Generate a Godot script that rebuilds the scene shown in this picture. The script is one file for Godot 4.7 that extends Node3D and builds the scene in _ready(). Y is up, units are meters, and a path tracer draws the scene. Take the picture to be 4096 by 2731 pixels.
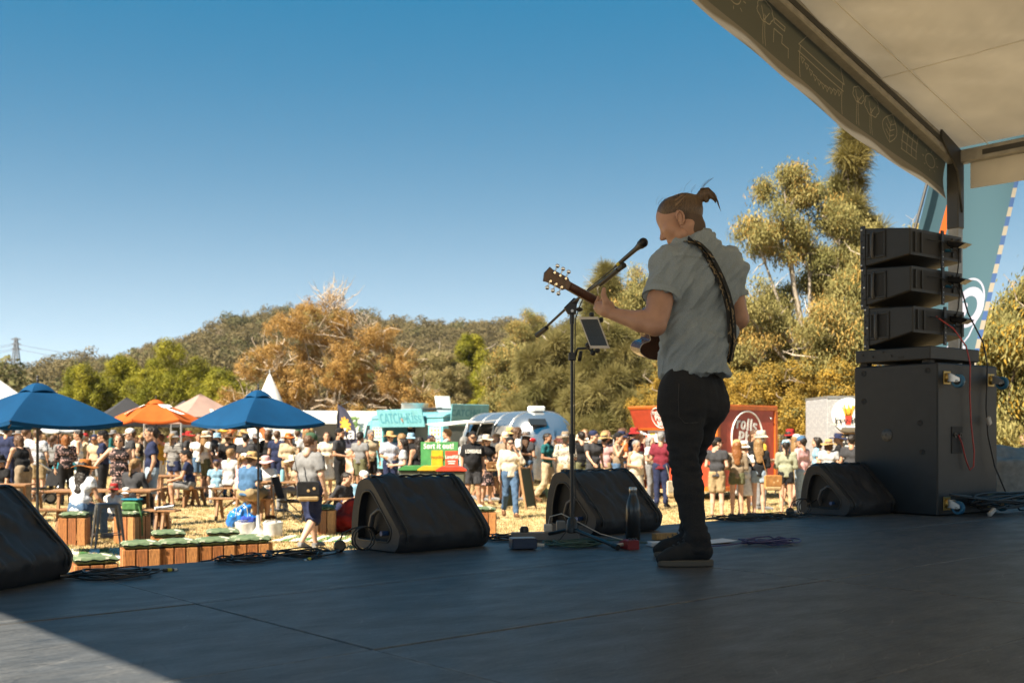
extends Node3D

# ---------------------------------------------------------------- mesh collector
class Mb:
	var v := PackedVector3Array()
	var n := PackedVector3Array()
	var uv := PackedVector2Array()
	var idx := PackedInt32Array()

	func tri(a: Vector3,b: Vector3,c: Vector3,na = null,nb = null,nc = null) -> void:
		var g := (c - a).cross(b - a)
		if na == null:
			na = g.normalized(); nb = na; nc = na
		var k := v.size()
		v.append(a); v.append(b); v.append(c)
		n.append(na); n.append(nb); n.append(nc)
		uv.append(Vector2.ZERO); uv.append(Vector2.ZERO); uv.append(Vector2.ZERO)
		if g.dot(na + nb + nc) < 0.0:
			idx.append(k); idx.append(k + 2); idx.append(k + 1)
		else:
			idx.append(k); idx.append(k + 1); idx.append(k + 2)

	func quad(a: Vector3,b: Vector3,c: Vector3,d: Vector3,nn = null) -> void:
		if nn == null:
			nn = (c - a).cross(b - a)
			if nn.length() < 1e-9:
				nn = (d - a).cross(c - a)
			nn = nn.normalized()
		var k := v.size()
		var flip: bool = (c - a).cross(b - a).dot(nn) + (d - a).cross(c - a).dot(nn) < 0.0
		for p in [a,b,c,d]:
			v.append(p); n.append(nn)
		uv.append(Vector2(0,1)); uv.append(Vector2(1,1)); uv.append(Vector2(1,0)); uv.append(Vector2(0,0))
		if flip:
			idx.append_array(PackedInt32Array([k,k + 2,k + 1,k,k + 3,k + 2]))
		else:
			idx.append_array(PackedInt32Array([k,k + 1,k + 2,k,k + 2,k + 3]))

	func vq(a: int, b: int, c: int, d: int) -> void:   # quad of vertices that are already there
		var g := (v[c] - v[a]).cross(v[b] - v[a]) + (v[d] - v[a]).cross(v[c] - v[a])
		if g.dot(n[a] + n[b] + n[c] + n[d]) < 0.0:
			idx.append_array(PackedInt32Array([a,c,b,a,d,c]))
		else:
			idx.append_array(PackedInt32Array([a,b,c,a,c,d]))

	func box(c: Vector3,s: Vector3,b := Basis(),bev := 0.0) -> Mb:
		var h := s*0.5
		if bev <= 0.0:
			for ax in 3:
				for sg in [-1.0,1.0]:
					var e := Vector3.ZERO; e[ax] = sg
					var p := Vector3.ZERO; p[(ax + 1) % 3] = 1.0
					var q := Vector3.ZERO; q[(ax + 2) % 3] = 1.0
					quad(c + b*((e - p - q)*h),c + b*((e + p - q)*h),c + b*((e + p + q)*h),c + b*((e - p + q)*h),(b*e).normalized())
			return self
		bev = minf(bev,minf(h.x,minf(h.y,h.z))*0.9)
		var i := h - Vector3.ONE*bev
		for ax in 3:
			var a1 := (ax + 1) % 3
			var a2 := (ax + 2) % 3
			for sg in [-1.0,1.0]:
				var pts := []
				for k in [[-1.0,-1.0],[1.0,-1.0],[1.0,1.0],[-1.0,1.0]]:
					var p := Vector3.ZERO
					p[ax] = sg*h[ax]; p[a1] = k[0]*i[a1]; p[a2] = k[1]*i[a2]
					pts.append(c + b*p)
				var e := Vector3.ZERO; e[ax] = sg
				quad(pts[0],pts[1],pts[2],pts[3],(b*e).normalized())
				for sg2 in [-1.0, 1.0]:   # edge between ax and a1
					var p0 := Vector3.ZERO; p0[ax] = sg*h[ax]; p0[a1] = sg2*i[a1]; p0[a2] = -i[a2]
					var p1 := p0; p1[a2] = i[a2]
					var q0 := Vector3.ZERO; q0[ax] = sg*i[ax]; q0[a1] = sg2*h[a1]; q0[a2] = -i[a2]
					var q1 := q0; q1[a2] = i[a2]
					var f := Vector3.ZERO; f[ax] = sg; f[a1] = sg2
					quad(c + b*p0,c + b*p1,c + b*q1,c + b*q0,(b*f).normalized())
		for sx in [-1.0,1.0]:
			for sy in [-1.0,1.0]:
				for sz in [-1.0,1.0]:
					var g := Vector3(sx,sy,sz)
					var nn := (b*g).normalized()
					tri(c + b*(g*Vector3(h.x,i.y,i.z)),c + b*(g*Vector3(i.x,h.y,i.z)),c + b*(g*Vector3(i.x,i.y,h.z)),nn,nn,nn)
		return self

	func bar(a: Vector3, c: Vector3, w: float, t: float, up := Vector3.UP, bev := 0.0) -> Mb:   # a square bar from a to c, w across, t along up
		var z := (c - a).normalized()
		if absf(z.dot(up)) > 0.98:
			up = Vector3.RIGHT
		var x := up.cross(z).normalized()
		var y := z.cross(x)
		return box((a + c)*0.5,Vector3(w,t,a.distance_to(c)),Basis(x,y,z),bev)

	func tube(pts: Array, r, sides := 8, caps := true, flat := 1.0, up := Vector3.UP) -> Mb:   # r: a number or one for each point; flat squeezes it along up
		var m := pts.size()
		var ref := up
		var first := v.size()
		for i in m:
			var t: Vector3 = (pts[mini(i + 1,m - 1)] - pts[maxi(i - 1,0)]).normalized()
			if absf(t.dot(ref)) > 0.95:
				ref = Vector3.RIGHT if absf(t.x) < 0.8 else Vector3.FORWARD
			var x := ref.cross(t).normalized()
			var y := t.cross(x).normalized()
			ref = y
			var rr: float = r if (r is float or r is int) else r[i]
			for k in sides:
				var a := TAU*k / sides
				var d := x*cos(a) + y*sin(a)*flat
				v.append(pts[i] + d*rr)
				n.append((x*cos(a)*flat + y*sin(a)).normalized())
				uv.append(Vector2(float(k) / sides,float(i)))
		for i in m - 1:
			for k in sides:
				var a := first + i*sides + k
				var b2 := first + i*sides + (k + 1) % sides
				vq(a,b2,b2 + sides,a + sides)
		if caps:
			for e in [0,m - 1]:
				var t2: Vector3 = (pts[0] - pts[1]).normalized() if e == 0 else (pts[m - 1] - pts[m - 2]).normalized()
				var c0: Vector3 = pts[e]
				for k in sides:
					tri(c0,v[first + e*sides + k],v[first + e*sides + (k + 1) % sides],t2,t2,t2)
		return self

	func lathe(prof: Array, sides := 16, xf := Transform3D(), smooth := true) -> Mb:   # prof: Vector2(radius, height), from one end to the other
		var m := prof.size()
		var segn := []
		for i in m - 1:
			var d: Vector2 = prof[i + 1] - prof[i]
			segn.append(Vector2(d.y,-d.x).normalized())
		var sgn := 1.0 if prof[m - 1].y >= prof[0].y else -1.0
		for i in m - 1:
			var base := v.size()
			for e in 2:
				var nn: Vector2 = segn[i]
				if smooth:
					var o: int = i - 1 if e == 0 else i + 1
					if o >= 0 and o < m - 1 and segn[o].dot(segn[i]) > 0.6:
						nn = (segn[i] + segn[o]).normalized()
				for k in sides:
					var a := TAU*k / sides
					v.append(xf*Vector3(cos(a)*prof[i + e].x,prof[i + e].y,sin(a)*prof[i + e].x))
					n.append((xf.basis*Vector3(cos(a)*nn.x,nn.y,sin(a)*nn.x)*sgn).normalized())
					uv.append(Vector2(float(k) / sides,prof[i + e].y))
			for k in sides:
				var k2 := (k + 1) % sides
				vq(base + k,base + k2,base + sides + k2,base + sides + k)
		return self

	func ball(c: Vector3,r: Vector3,b := Basis(),rings := 8,sides := 12) -> Mb:
		var first := v.size()
		for i in rings + 1:
			var th := PI*i / rings
			for k in sides:
				var a := TAU*k / sides
				var d := Vector3(sin(th)*cos(a),cos(th),sin(th)*sin(a))
				v.append(c + b*(d*r)); n.append((b*(d / r)).normalized()); uv.append(Vector2.ZERO)
		for i in rings:
			for k in sides:
				var a2 := first + i*sides + k
				var b2 := first + i*sides + (k + 1) % sides
				vq(a2,b2,b2 + sides,a2 + sides)
		return self

	func extrude(poly: Array, depth: float, xf := Transform3D(), bev := 0.0) -> Mb:   # poly in x, y; runs along z from -depth/2 to depth/2
		var p := PackedVector2Array(poly)
		if Geometry2D.is_polygon_clockwise(p):
			p.reverse()
		var q := p
		if bev > 0.0:
			var o := Geometry2D.offset_polygon(p,-bev,Geometry2D.JOIN_MITER)
			if o.size() == 1 and o[0].size() == p.size():
				q = o[0]
				var best := 0
				for i in q.size():
					if q[i].distance_to(p[0]) < q[best].distance_to(p[0]):
						best = i
				var q2 := PackedVector2Array()
				for i in q.size():
					q2.append(q[(best + i) % q.size()])
				q = q2
			else:
				bev = 0.0
		var t := Geometry2D.triangulate_polygon(q)
		for sg in [-1.0,1.0]:
			var nn: Vector3 = (xf.basis*Vector3(0,0,sg)).normalized()
			for i in range(0,t.size(),3):
				var a := q[t[i]]; var b2 := q[t[i + 1]]; var c2 := q[t[i + 2]]
				var z: float = sg*depth*0.5
				tri(xf*Vector3(a.x,a.y,z),xf*Vector3(b2.x,b2.y,z),xf*Vector3(c2.x,c2.y,z),nn,nn,nn)
		var zz := depth*0.5 - bev
		for i in p.size():
			var a3 := p[i]; var b3 := p[(i + 1) % p.size()]
			var e := b3 - a3
			var nn3: Vector3 = (xf.basis*Vector3(e.y,-e.x,0)).normalized()
			quad(xf*Vector3(a3.x,a3.y,-zz),xf*Vector3(b3.x,b3.y,-zz),xf*Vector3(b3.x,b3.y,zz),xf*Vector3(a3.x,a3.y,zz),nn3)
			if bev > 0.0:
				var a4 := q[i]; var b4 := q[(i + 1) % q.size()]
				for sg in [-1.0,1.0]:
					var n4: Vector3 = (nn3 + (xf.basis*Vector3(0,0,sg)).normalized()).normalized()
					quad(xf*Vector3(a3.x,a3.y,sg*zz),xf*Vector3(b3.x,b3.y,sg*zz),xf*Vector3(b4.x,b4.y,sg*depth*0.5),xf*Vector3(a4.x,a4.y,sg*depth*0.5),n4)
		return self

	func sheet(nx: int, ny: int, f: Callable, two := 0.0) -> Mb:   # a smooth grid of f(u, v) -> Vector3
		var first := v.size()
		for j in ny + 1:
			for i in nx + 1:
				var a := float(i) / nx
				var b := float(j) / ny
				var e := 0.002
				var p: Vector3 = f.call(a,b)
				var du: Vector3 = f.call(a + e,b) - f.call(a - e,b)
				var dv: Vector3 = f.call(a,b + e) - f.call(a,b - e)
				v.append(p); n.append(du.cross(dv).normalized()); uv.append(Vector2(a,1.0 - b))
		for j in ny:
			for i in nx:
				var k := first + j*(nx + 1) + i
				vq(k,k + 1,k + nx + 2,k + nx + 1)
		return self

	func put(o: Mb,xf := Transform3D()) -> Mb:
		var k := v.size()
		for i in o.v.size():
			v.append(xf*o.v[i]); n.append((xf.basis*o.n[i]).normalized())
		uv.append_array(o.uv)
		for i in o.idx:
			idx.append(k + i)
		return self

	func mesh() -> ArrayMesh:
		var a := []
		a.resize(Mesh.ARRAY_MAX)
		a[Mesh.ARRAY_VERTEX] = v; a[Mesh.ARRAY_NORMAL] = n; a[Mesh.ARRAY_TEX_UV] = uv; a[Mesh.ARRAY_INDEX] = idx
		var m := ArrayMesh.new()
		m.add_surface_from_arrays(Mesh.PRIMITIVE_TRIANGLES,a)
		return m

# ---------------------------------------------------------------- scene helpers
var taken := {}
var mats := {}
var tex := {}
var fn := FastNoiseLite.new()
var rng := RandomNumberGenerator.new()

func numbered(called: String) -> String:
	var k: int = taken.get(called,0)
	taken[called] = k + 1
	return called if k == 0 else "%s_%03d" % [called,k]

func meta(o: Node3D,label: String,category: String,group := "",kind := "") -> Node3D:
	if label: o.set_meta("label",label)
	if category: o.set_meta("category",category)
	if group: o.set_meta("group",group)
	if kind: o.set_meta("kind",kind)
	return o

func thing(called: String,label: String,category: String,at := Vector3.ZERO,turn := 0.0,group := "") -> Node3D:
	var o := Node3D.new()
	o.name = numbered(called)
	add_child(o)
	o.position = at
	o.rotation.y = turn
	return meta(o,label,category,group)

func part(called: String,mesh,m: Material,parent: Node,at := Vector3.ZERO) -> MeshInstance3D:
	var o := MeshInstance3D.new()
	o.name = called
	o.mesh = mesh.mesh() if mesh is Mb else mesh
	o.material_override = m
	o.position = at
	parent.add_child(o,true)
	return o

func single(called: String,mesh,m: Material,label: String,category: String,at := Vector3.ZERO,turn := 0.0,group := "") -> MeshInstance3D:
	var o := part(numbered(called),mesh,m,self,at)
	o.rotation.y = turn
	meta(o,label,category,group)
	return o

func structure(called: String,mesh,m: Material,at := Vector3.ZERO) -> MeshInstance3D:
	var o := part(numbered(called),mesh,m,self,at)
	o.set_meta("kind","structure")
	return o

func copy(src: Node3D,at: Vector3,turn: float,label: String,group := "") -> Node3D:
	var o: Node3D = src.duplicate()
	var stem: String = String(src.name)
	if stem.length() > 4 and stem[-4] == "_" and stem.right(3).is_valid_int():
		stem = stem.left(-4)
	o.name = numbered(stem)
	add_child(o)
	o.position = at
	o.rotation.y = turn
	o.set_meta("label",label)
	if group: o.set_meta("group",group)
	return o

# ---------------------------------------------------------------- materials
func noise_tex(key: String,freq: float,lo: float,hi: float,oct := 4,size := 512,kind := FastNoiseLite.TYPE_SIMPLEX_SMOOTH,stretch := 1.0) -> Texture2D:
	if tex.has(key): return tex[key]
	var f := FastNoiseLite.new()
	f.seed = hash(key) % 1000
	f.noise_type = kind
	f.frequency = freq
	f.fractal_octaves = oct
	var t := NoiseTexture2D.new()
	t.width = size; t.height = size
	t.seamless = true
	t.noise = f
	var g := Gradient.new()
	g.set_color(0,Color(lo,lo,lo)); g.set_color(1,Color(hi,hi,hi))
	t.color_ramp = g
	tex[key] = t
	return t

func grain_tex(key: String, fx: float, fy: float, lo: float, hi: float, size := 256) -> Texture2D:   # streaks that run along y
	if tex.has(key): return tex[key]
	var f := FastNoiseLite.new()
	f.seed = hash(key) % 1000
	f.frequency = 1.0
	f.fractal_octaves = 3
	var im := Image.create(size,size,false,Image.FORMAT_RGB8)
	for y in size:
		for x in size:
			var a := TAU*x / size
			var b := TAU*y / size
			var k := f.get_noise_3d(cos(a)*fx + 7.0,sin(a)*fx,cos(b)*fy) + 0.6*f.get_noise_3d(sin(a)*fx*2.7,cos(a)*fx*2.7 + 3.0,sin(b)*fy)
			var c := clampf(lerpf(lo,hi,0.5 + k),0.0,1.0)
			im.set_pixel(x,y,Color(c,c,c))
	tex[key] = ImageTexture.create_from_image(im)
	return tex[key]

func lin(r: float,g: float,b: float) -> Color:
	return Color(r,g,b).linear_to_srgb()

func mat(key: String, c: Color, rough := 0.8, o := {}) -> StandardMaterial3D:   # c in linear real-world values
	if mats.has(key): return mats[key]
	var m := StandardMaterial3D.new()
	m.resource_name = key
	m.albedo_color = c.linear_to_srgb()
	m.roughness = rough
	m.metallic = o.get("metal",0.0)
	m.metallic_specular = o.get("spec",0.5)
	if o.has("tex"):
		m.albedo_texture = o.tex
		var s: float = o.get("scale",1.0)
		m.uv1_triplanar = o.get("tri",true)
		m.uv1_world_triplanar = o.get("world",false)
		m.uv1_scale = o.get("scale3",Vector3(s,s,s))
	if o.has("bump"):
		m.heightmap_enabled = true
		m.heightmap_texture = o.bump
		m.heightmap_scale = o.get("bump_cm",0.3)
	if o.has("rtex"):
		m.roughness_texture = o.rtex
	if o.has("back"):
		m.backlight_enabled = true
		m.backlight = Color(o.back,o.back,o.back).linear_to_srgb() if o.back is float else (o.back as Color).linear_to_srgb()
	if o.has("coat"):
		m.clearcoat_enabled = true
		m.clearcoat = o.coat
		m.clearcoat_roughness = 0.08
	if o.has("rim"):
		m.rim_enabled = true
		m.rim = o.rim
	if o.has("glow"):
		m.emission_enabled = true
		m.emission = (o.glow as Color).linear_to_srgb()
	if o.has("alpha"):
		m.albedo_color.a = o.alpha
		m.transparency = BaseMaterial3D.TRANSPARENCY_ALPHA
	if o.has("vc"):
		m.vertex_color_use_as_albedo = true
	if o.get("sss",0.0) > 0.0:
		m.subsurf_scatter_enabled = true
		m.subsurf_scatter_strength = o.sss
	mats[key] = m
	return m

func cloth(c: Color,key := "") -> StandardMaterial3D:
	if key == "": key = "cloth " + c.to_html(false)
	return mat(key,c,0.92,{"tex": noise_tex("weave",0.02,0.78,1.0,4,256),"scale": 2.2,"spec": 0.25})

func paint(c: Color,rough := 0.45) -> StandardMaterial3D:
	return mat("paint %s %.2f" % [c.to_html(false),rough],c,rough,{"tex": noise_tex("scuff",0.01,0.82,1.0,5,512),"scale": 0.7})

func text(words: String,size: float,m: Material,parent: Node,xf: Transform3D,depth := 0.006,font := "Droid Sans",called := "lettering",bold := 700) -> MeshInstance3D:
	var t := TextMesh.new()
	var f := SystemFont.new()
	f.font_names = PackedStringArray([font])
	f.font_weight = bold
	t.font = f
	t.text = words
	t.font_size = 64
	t.pixel_size = size / 64.0
	t.depth = depth
	t.curve_step = 4.0
	var o := MeshInstance3D.new()
	o.name = called
	o.mesh = t
	o.material_override = m
	parent.add_child(o,true)
	o.transform = xf
	return o

# ---------------------------------------------------------------- blended capsules, meshed as surface nets
# a prim is [a, b, radius at a, radius at b, blend, flat ends, squash]
func nets(prims: Array,cell: float,fold := 0.0,ffreq := 9.0,fseed := 3) -> Mb:
	var lo := Vector3(1e9,1e9,1e9)
	var hi := -lo
	for p in prims:
		var r := maxf(p[2],p[3]) + cell*3.0
		var sq: Vector3 = p[6] if p.size() > 6 else Vector3.ONE
		var ext := sq*r
		for q in [p[0],p[1]]:
			lo = lo.min(q - ext)
			hi = hi.max(q + ext)
	var nx := int((hi.x - lo.x) / cell) + 2
	var ny := int((hi.y - lo.y) / cell) + 2
	var nz := int((hi.z - lo.z) / cell) + 2
	var f := PackedFloat32Array()
	f.resize(nx*ny*nz)
	f.fill(1.0)
	var mark := PackedByteArray()
	mark.resize(f.size())
	var near := PackedInt32Array()
	for p in prims:
		var a: Vector3 = p[0]
		var ba: Vector3 = p[1] - a
		var ra: float = p[2]
		var dr: float = p[3] - ra
		var k: float = p[4] if p.size() > 4 else 0.03
		var flat: bool = p[5] if p.size() > 5 else false
		var sq: Vector3 = p[6] if p.size() > 6 else Vector3.ONE
		var sm := minf(sq.x,minf(sq.y,sq.z))
		var inv := Vector3.ONE / sq
		ba = ba*inv
		var l2 := maxf(ba.length_squared(),1e-9)
		var ln := sqrt(l2)
		var ext := sq*(maxf(ra,p[3]) + cell*2.2) + Vector3.ONE*k*0.6
		var l := (a.min(p[1]) - ext - lo) / cell
		var h := (a.max(p[1]) + ext - lo) / cell
		var x0 := maxi(0,int(l.x)); var x1 := mini(nx - 1,int(h.x) + 1)
		var y0 := maxi(0,int(l.y)); var y1 := mini(ny - 1,int(h.y) + 1)
		var z0 := maxi(0,int(l.z)); var z1 := mini(nz - 1,int(h.z) + 1)
		var band := cell*2.0 + k*0.25
		for iz in range(z0,z1 + 1):
			for iy in range(y0,y1 + 1):
				var row := (iz*ny + iy)*nx
				for ix in range(x0,x1 + 1):
					var q := (lo + Vector3(ix,iy,iz)*cell - a)*inv
					var s := q.dot(ba)
					var t := clampf(s / l2,0.0,1.0)
					var d := (q - ba*t).length() - ra - dr*t
					if flat:
						d = maxf(d,maxf(-s / ln,s / ln - ln))
					d *= sm
					var i := row + ix
					if d < band and mark[i] == 0 and d > -band - 0.02:
						mark[i] = 1
						near.append(i)
					var o := f[i]
					var w := k - absf(o - d)
					f[i] = minf(o,d) - (w*w / k*0.25 if w > 0.0 else 0.0)
	var cellv := PackedInt32Array()
	cellv.resize(f.size())
	cellv.fill(-1)
	var b := Mb.new()
	var sxy := nx*ny
	var offs := [0,1,nx,nx + 1,sxy,sxy + 1,sxy + nx,sxy + nx + 1]
	var corner := [Vector3(0,0,0),Vector3(1,0,0),Vector3(0,1,0),Vector3(1,1,0),Vector3(0,0,1),Vector3(1,0,1),Vector3(0,1,1),Vector3(1,1,1)]
	var edges := [0,1,2,3,4,5,6,7,0,2,1,3,4,6,5,7,0,4,1,5,2,6,3,7]
	for i in near:
		for back in [0,1,nx,nx + 1,sxy,sxy + 1,sxy + nx,sxy + nx + 1]:
			var j: int = i - back
			if j < 0 or cellv[j] != -1: continue
			var jx := j % nx
			var jy := (j / nx) % ny
			var jz := j / sxy
			if jx >= nx - 1 or jy >= ny - 1 or jz >= nz - 1: continue
			var neg := 0
			for o in offs:
				if f[j + o] < 0.0: neg += 1
			if neg == 0 or neg == 8:
				cellv[j] = -2
				continue
			var sum := Vector3.ZERO
			var cnt := 0
			for e in 12:
				var c0: int = edges[e*2]
				var c1: int = edges[e*2 + 1]
				var f0 := f[j + offs[c0]]
				var f1 := f[j + offs[c1]]
				if (f0 < 0.0) != (f1 < 0.0):
					sum += corner[c0].lerp(corner[c1],f0 / (f0 - f1))
					cnt += 1
			cellv[j] = b.v.size()
			b.v.append(lo + (Vector3(jx,jy,jz) + sum / cnt)*cell)
	var nn := PackedVector3Array()
	nn.resize(b.v.size())
	var seen := PackedInt32Array()
	for j in cellv.size():
		if cellv[j] >= 0: seen.append(j)
	for j in seen:
		for ax in 3:
			var st: int = [1,nx,sxy][ax]
			var u: int = [nx,sxy,1][ax]
			var w2: int = [sxy,1,nx][ax]
			var in0 := f[j] < 0.0
			if in0 == (f[j + st] < 0.0): continue
			if j - u - w2 < 0: continue
			var a := cellv[j - u - w2]; var b2 := cellv[j - w2]; var c := cellv[j]; var d := cellv[j - u]
			if a < 0 or b2 < 0 or c < 0 or d < 0: continue
			if in0:
				b.idx.append_array(PackedInt32Array([a,c,b2,a,d,c]))
			else:
				b.idx.append_array(PackedInt32Array([a,b2,c,a,c,d]))
	for t in range(0,b.idx.size(),3):
		var g := (b.v[b.idx[t + 2]] - b.v[b.idx[t]]).cross(b.v[b.idx[t + 1]] - b.v[b.idx[t]])
		for e in 3:
			nn[b.idx[t + e]] += g
	for i in nn.size():
		nn[i] = nn[i].normalized()
	b.n = nn
	if fold > 0.0:
		fn.seed = fseed
		fn.frequency = 1.0
		fn.fractal_octaves = 2
		for i in b.v.size():
			var q := b.v[i]
			b.v[i] = q + nn[i]*fn.get_noise_3d(q.x*ffreq,q.y*ffreq*0.6,q.z*ffreq)*fold
		var n2 := PackedVector3Array()
		n2.resize(b.v.size())
		for t in range(0,b.idx.size(),3):
			var g := (b.v[b.idx[t + 2]] - b.v[b.idx[t]]).cross(b.v[b.idx[t + 1]] - b.v[b.idx[t]])
			for e in 3:
				n2[b.idx[t + e]] += g
		for i in n2.size():
			n2[i] = n2[i].normalized()
		b.n = n2
	b.uv.resize(b.v.size())
	return b

const TURN := 0.7191          # the stage front runs 41.2 degrees across the view
const DECK := 1.0

func st(s: float, w: float, y := 1.0) -> Vector3:   # along the stage front, towards the audience, height
	return Vector3(s*cos(TURN) - w*sin(TURN),y,-(s*sin(TURN) + w*cos(TURN)))

func _ready() -> void:
	rng.seed = 7
	look()
	land()
	stage()
	tent()
	pa_stack()
	monitors()
	stage_bits()
	musician()
	vendors()
	picnic()
	crowd()
	woods()

func look() -> void:
	var cam := Camera3D.new()
	cam.name = "camera"
	add_child(cam)
	cam.position = Vector3(0,1.65,0)
	var at := CameraAttributesPhysical.new()
	at.frustum_focal_length = 39.0
	at.frustum_focus_distance = 5.9
	at.frustum_near = 0.1
	at.frustum_far = 6000.0
	at.exposure_aperture = 4.0
	cam.attributes = at
	cam.projection = Camera3D.PROJECTION_FRUSTUM
	cam.near = 0.1
	cam.far = 6000.0
	cam.keep_aspect = Camera3D.KEEP_HEIGHT
	cam.size = 0.0620682
	cam.frustum_offset = Vector2(0,0.008625)
	cam.current = true
	var e := Environment.new()
	e.background_mode = Environment.BG_SKY
	e.tonemap_mode = Environment.TONE_MAPPER_LINEAR
	e.tonemap_exposure = 3.7
	e.sdfgi_enabled = true
	e.ssao_enabled = true
	e.ssil_enabled = true
	var sky := ProceduralSkyMaterial.new()
	sky.sky_top_color = lin(0.0,0.057,0.118)
	sky.sky_horizon_color = lin(0.31,0.375,0.405)
	sky.sky_curve = 0.08
	sky.ground_bottom_color = lin(0.2,0.15,0.09)
	sky.ground_horizon_color = lin(0.22,0.21,0.18)
	sky.sun_angle_max = 12.0
	sky.sun_curve = 0.1
	e.sky = Sky.new()
	e.sky.sky_material = sky
	e.fog_enabled = true
	e.fog_density = 0.00006
	e.fog_light_color = lin(0.75,0.74,0.7)
	var w := WorldEnvironment.new()
	w.name = "surroundings"
	w.environment = e
	add_child(w)
	var sun := DirectionalLight3D.new()
	sun.name = "sun"
	add_child(sun)
	var to := Vector3(-0.72,0,0.69).normalized()*cos(deg_to_rad(48.0)) + Vector3.UP*sin(deg_to_rad(48.0))
	sun.basis = Basis.looking_at(-to)
	sun.light_energy = 1.6
	sun.light_color = Color(1.0,0.95,0.86)
	sun.light_angular_distance = 0.5
	sun.shadow_enabled = true

# ---------------------------------------------------------------- pictures for prints
func stroke(im: Image,a: Vector2,b: Vector2,w: float,c: Color,soft := 1.0) -> void:
	var r := int(ceil(w + 1.0))
	var x0 := maxi(0,int(minf(a.x,b.x)) - r); var x1 := mini(im.get_width() - 1,int(maxf(a.x,b.x)) + r)
	var y0 := maxi(0,int(minf(a.y,b.y)) - r); var y1 := mini(im.get_height() - 1,int(maxf(a.y,b.y)) + r)
	var ab := b - a
	var l2 := maxf(ab.length_squared(),1e-6)
	for y in range(y0,y1 + 1):
		for x in range(x0,x1 + 1):
			var p := Vector2(x,y)
			var t := clampf((p - a).dot(ab) / l2,0.0,1.0)
			var k := clampf(w*0.5 + 0.5 - p.distance_to(a + ab*t),0.0,1.0)*soft
			if k > 0.0:
				im.set_pixel(x,y,im.get_pixel(x,y).lerp(c,k))

func strokes(im: Image,pts: Array,w: float,c: Color,closed := false,soft := 1.0) -> void:
	for i in pts.size() - (0 if closed else 1):
		stroke(im,pts[i],pts[(i + 1) % pts.size()],w,c,soft)

func land() -> void:
	# dry grass field, as one sheet that rises into the hills far behind
	var g := Mb.new()
	g.sheet(60,60,func(a: float,b: float) -> Vector3:
		var x := (a - 0.5)*700.0
		var z := 40.0 - b*500.0
		return Vector3(x,-0.02 + 0.02*sin(x*0.9)*cos(z*0.7),z))
	var gm := mat("dry grass",Color(1,1,1),0.95,{"spec": 0.15})
	var im := Image.create(1024,1024,false,Image.FORMAT_RGB8)
	var f := FastNoiseLite.new()
	f.frequency = 1.0
	f.seed = 11
	f.fractal_octaves = 3
	for y in 1024:
		for x in 1024:
			var a := TAU*x / 1024.0
			var b := TAU*y / 1024.0
			var p := Vector3(cos(a)*1.3,sin(a)*1.3,cos(b)*1.3 + 5.0)
			var k := f.get_noise_3d(p.x + sin(b),p.y,p.z)*0.9
			var q := f.get_noise_2d(x*0.11,y*0.11)*0.55 + f.get_noise_2d(x*0.4 + 90.0,y*0.4)*0.4
			var s := clampf(0.55 + k*0.35 + q*0.45,0.0,1.0)
			var c := Color(0.28,0.20,0.095).lerp(Color(0.50,0.385,0.215),s)
			if k < -0.28:
				c = c.lerp(Color(0.18,0.145,0.06),clampf((-0.28 - k)*2.5,0.0,0.6))
			im.set_pixel(x,y,c.linear_to_srgb())
	gm.albedo_texture = ImageTexture.create_from_image(im)
	gm.uv1_triplanar = true
	gm.uv1_world_triplanar = true
	gm.uv1_scale = Vector3(0.16,0.16,0.16)
	structure("ground",g,gm)
	# short dry grass standing on it, where the picture is near enough to show it
	var tuft := Mb.new()
	for k in 7:
		var a := TAU*k / 7.0
		var d := Vector3(cos(a),0,sin(a))
		var s := Vector3(-d.z,0,d.x)*0.007
		var h := 0.03 + 0.025*fmod(k*0.37,1.0)
		var r := 0.02 + 0.02*fmod(k*0.61,1.0)
		tuft.quad(d*r - s,d*r + s,d*(r + 0.03) + s*0.2 + Vector3.UP*h,d*(r + 0.03) - s*0.2 + Vector3.UP*h)
	var mm := MultiMesh.new()
	mm.transform_format = MultiMesh.TRANSFORM_3D
	mm.use_colors = true
	mm.mesh = tuft.mesh()
	mm.instance_count = 110000
	for i in mm.instance_count:
		var z := 7.0 + 45.0*pow(rng.randf(),1.7)
		var x := rng.randf_range(-0.52,0.3 + 0.24*z / 40.0)*z
		var k := rng.randf_range(0.5,1.3)
		var bs := Basis(Vector3.UP,rng.randf()*TAU).scaled(Vector3(k,k*rng.randf_range(0.5,1.2),k))
		mm.set_instance_transform(i,Transform3D(bs,Vector3(x,-0.01,-z)))
		var c := Color(0.30,0.22,0.105).lerp(Color(0.56,0.43,0.24),rng.randf())
		if rng.randf() < 0.12: c = Color(0.2,0.2,0.07)
		mm.set_instance_color(i,c)
	var mi := MultiMeshInstance3D.new()
	mi.name = "grass"
	mi.multimesh = mm
	mi.material_override = mat("straw",Color(1,1,1),0.9,{"vc": true,"back": 0.3,"spec": 0.2})
	add_child(mi)
	meta(mi,"short dry straw coloured grass on the field","grass","","stuff")

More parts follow.
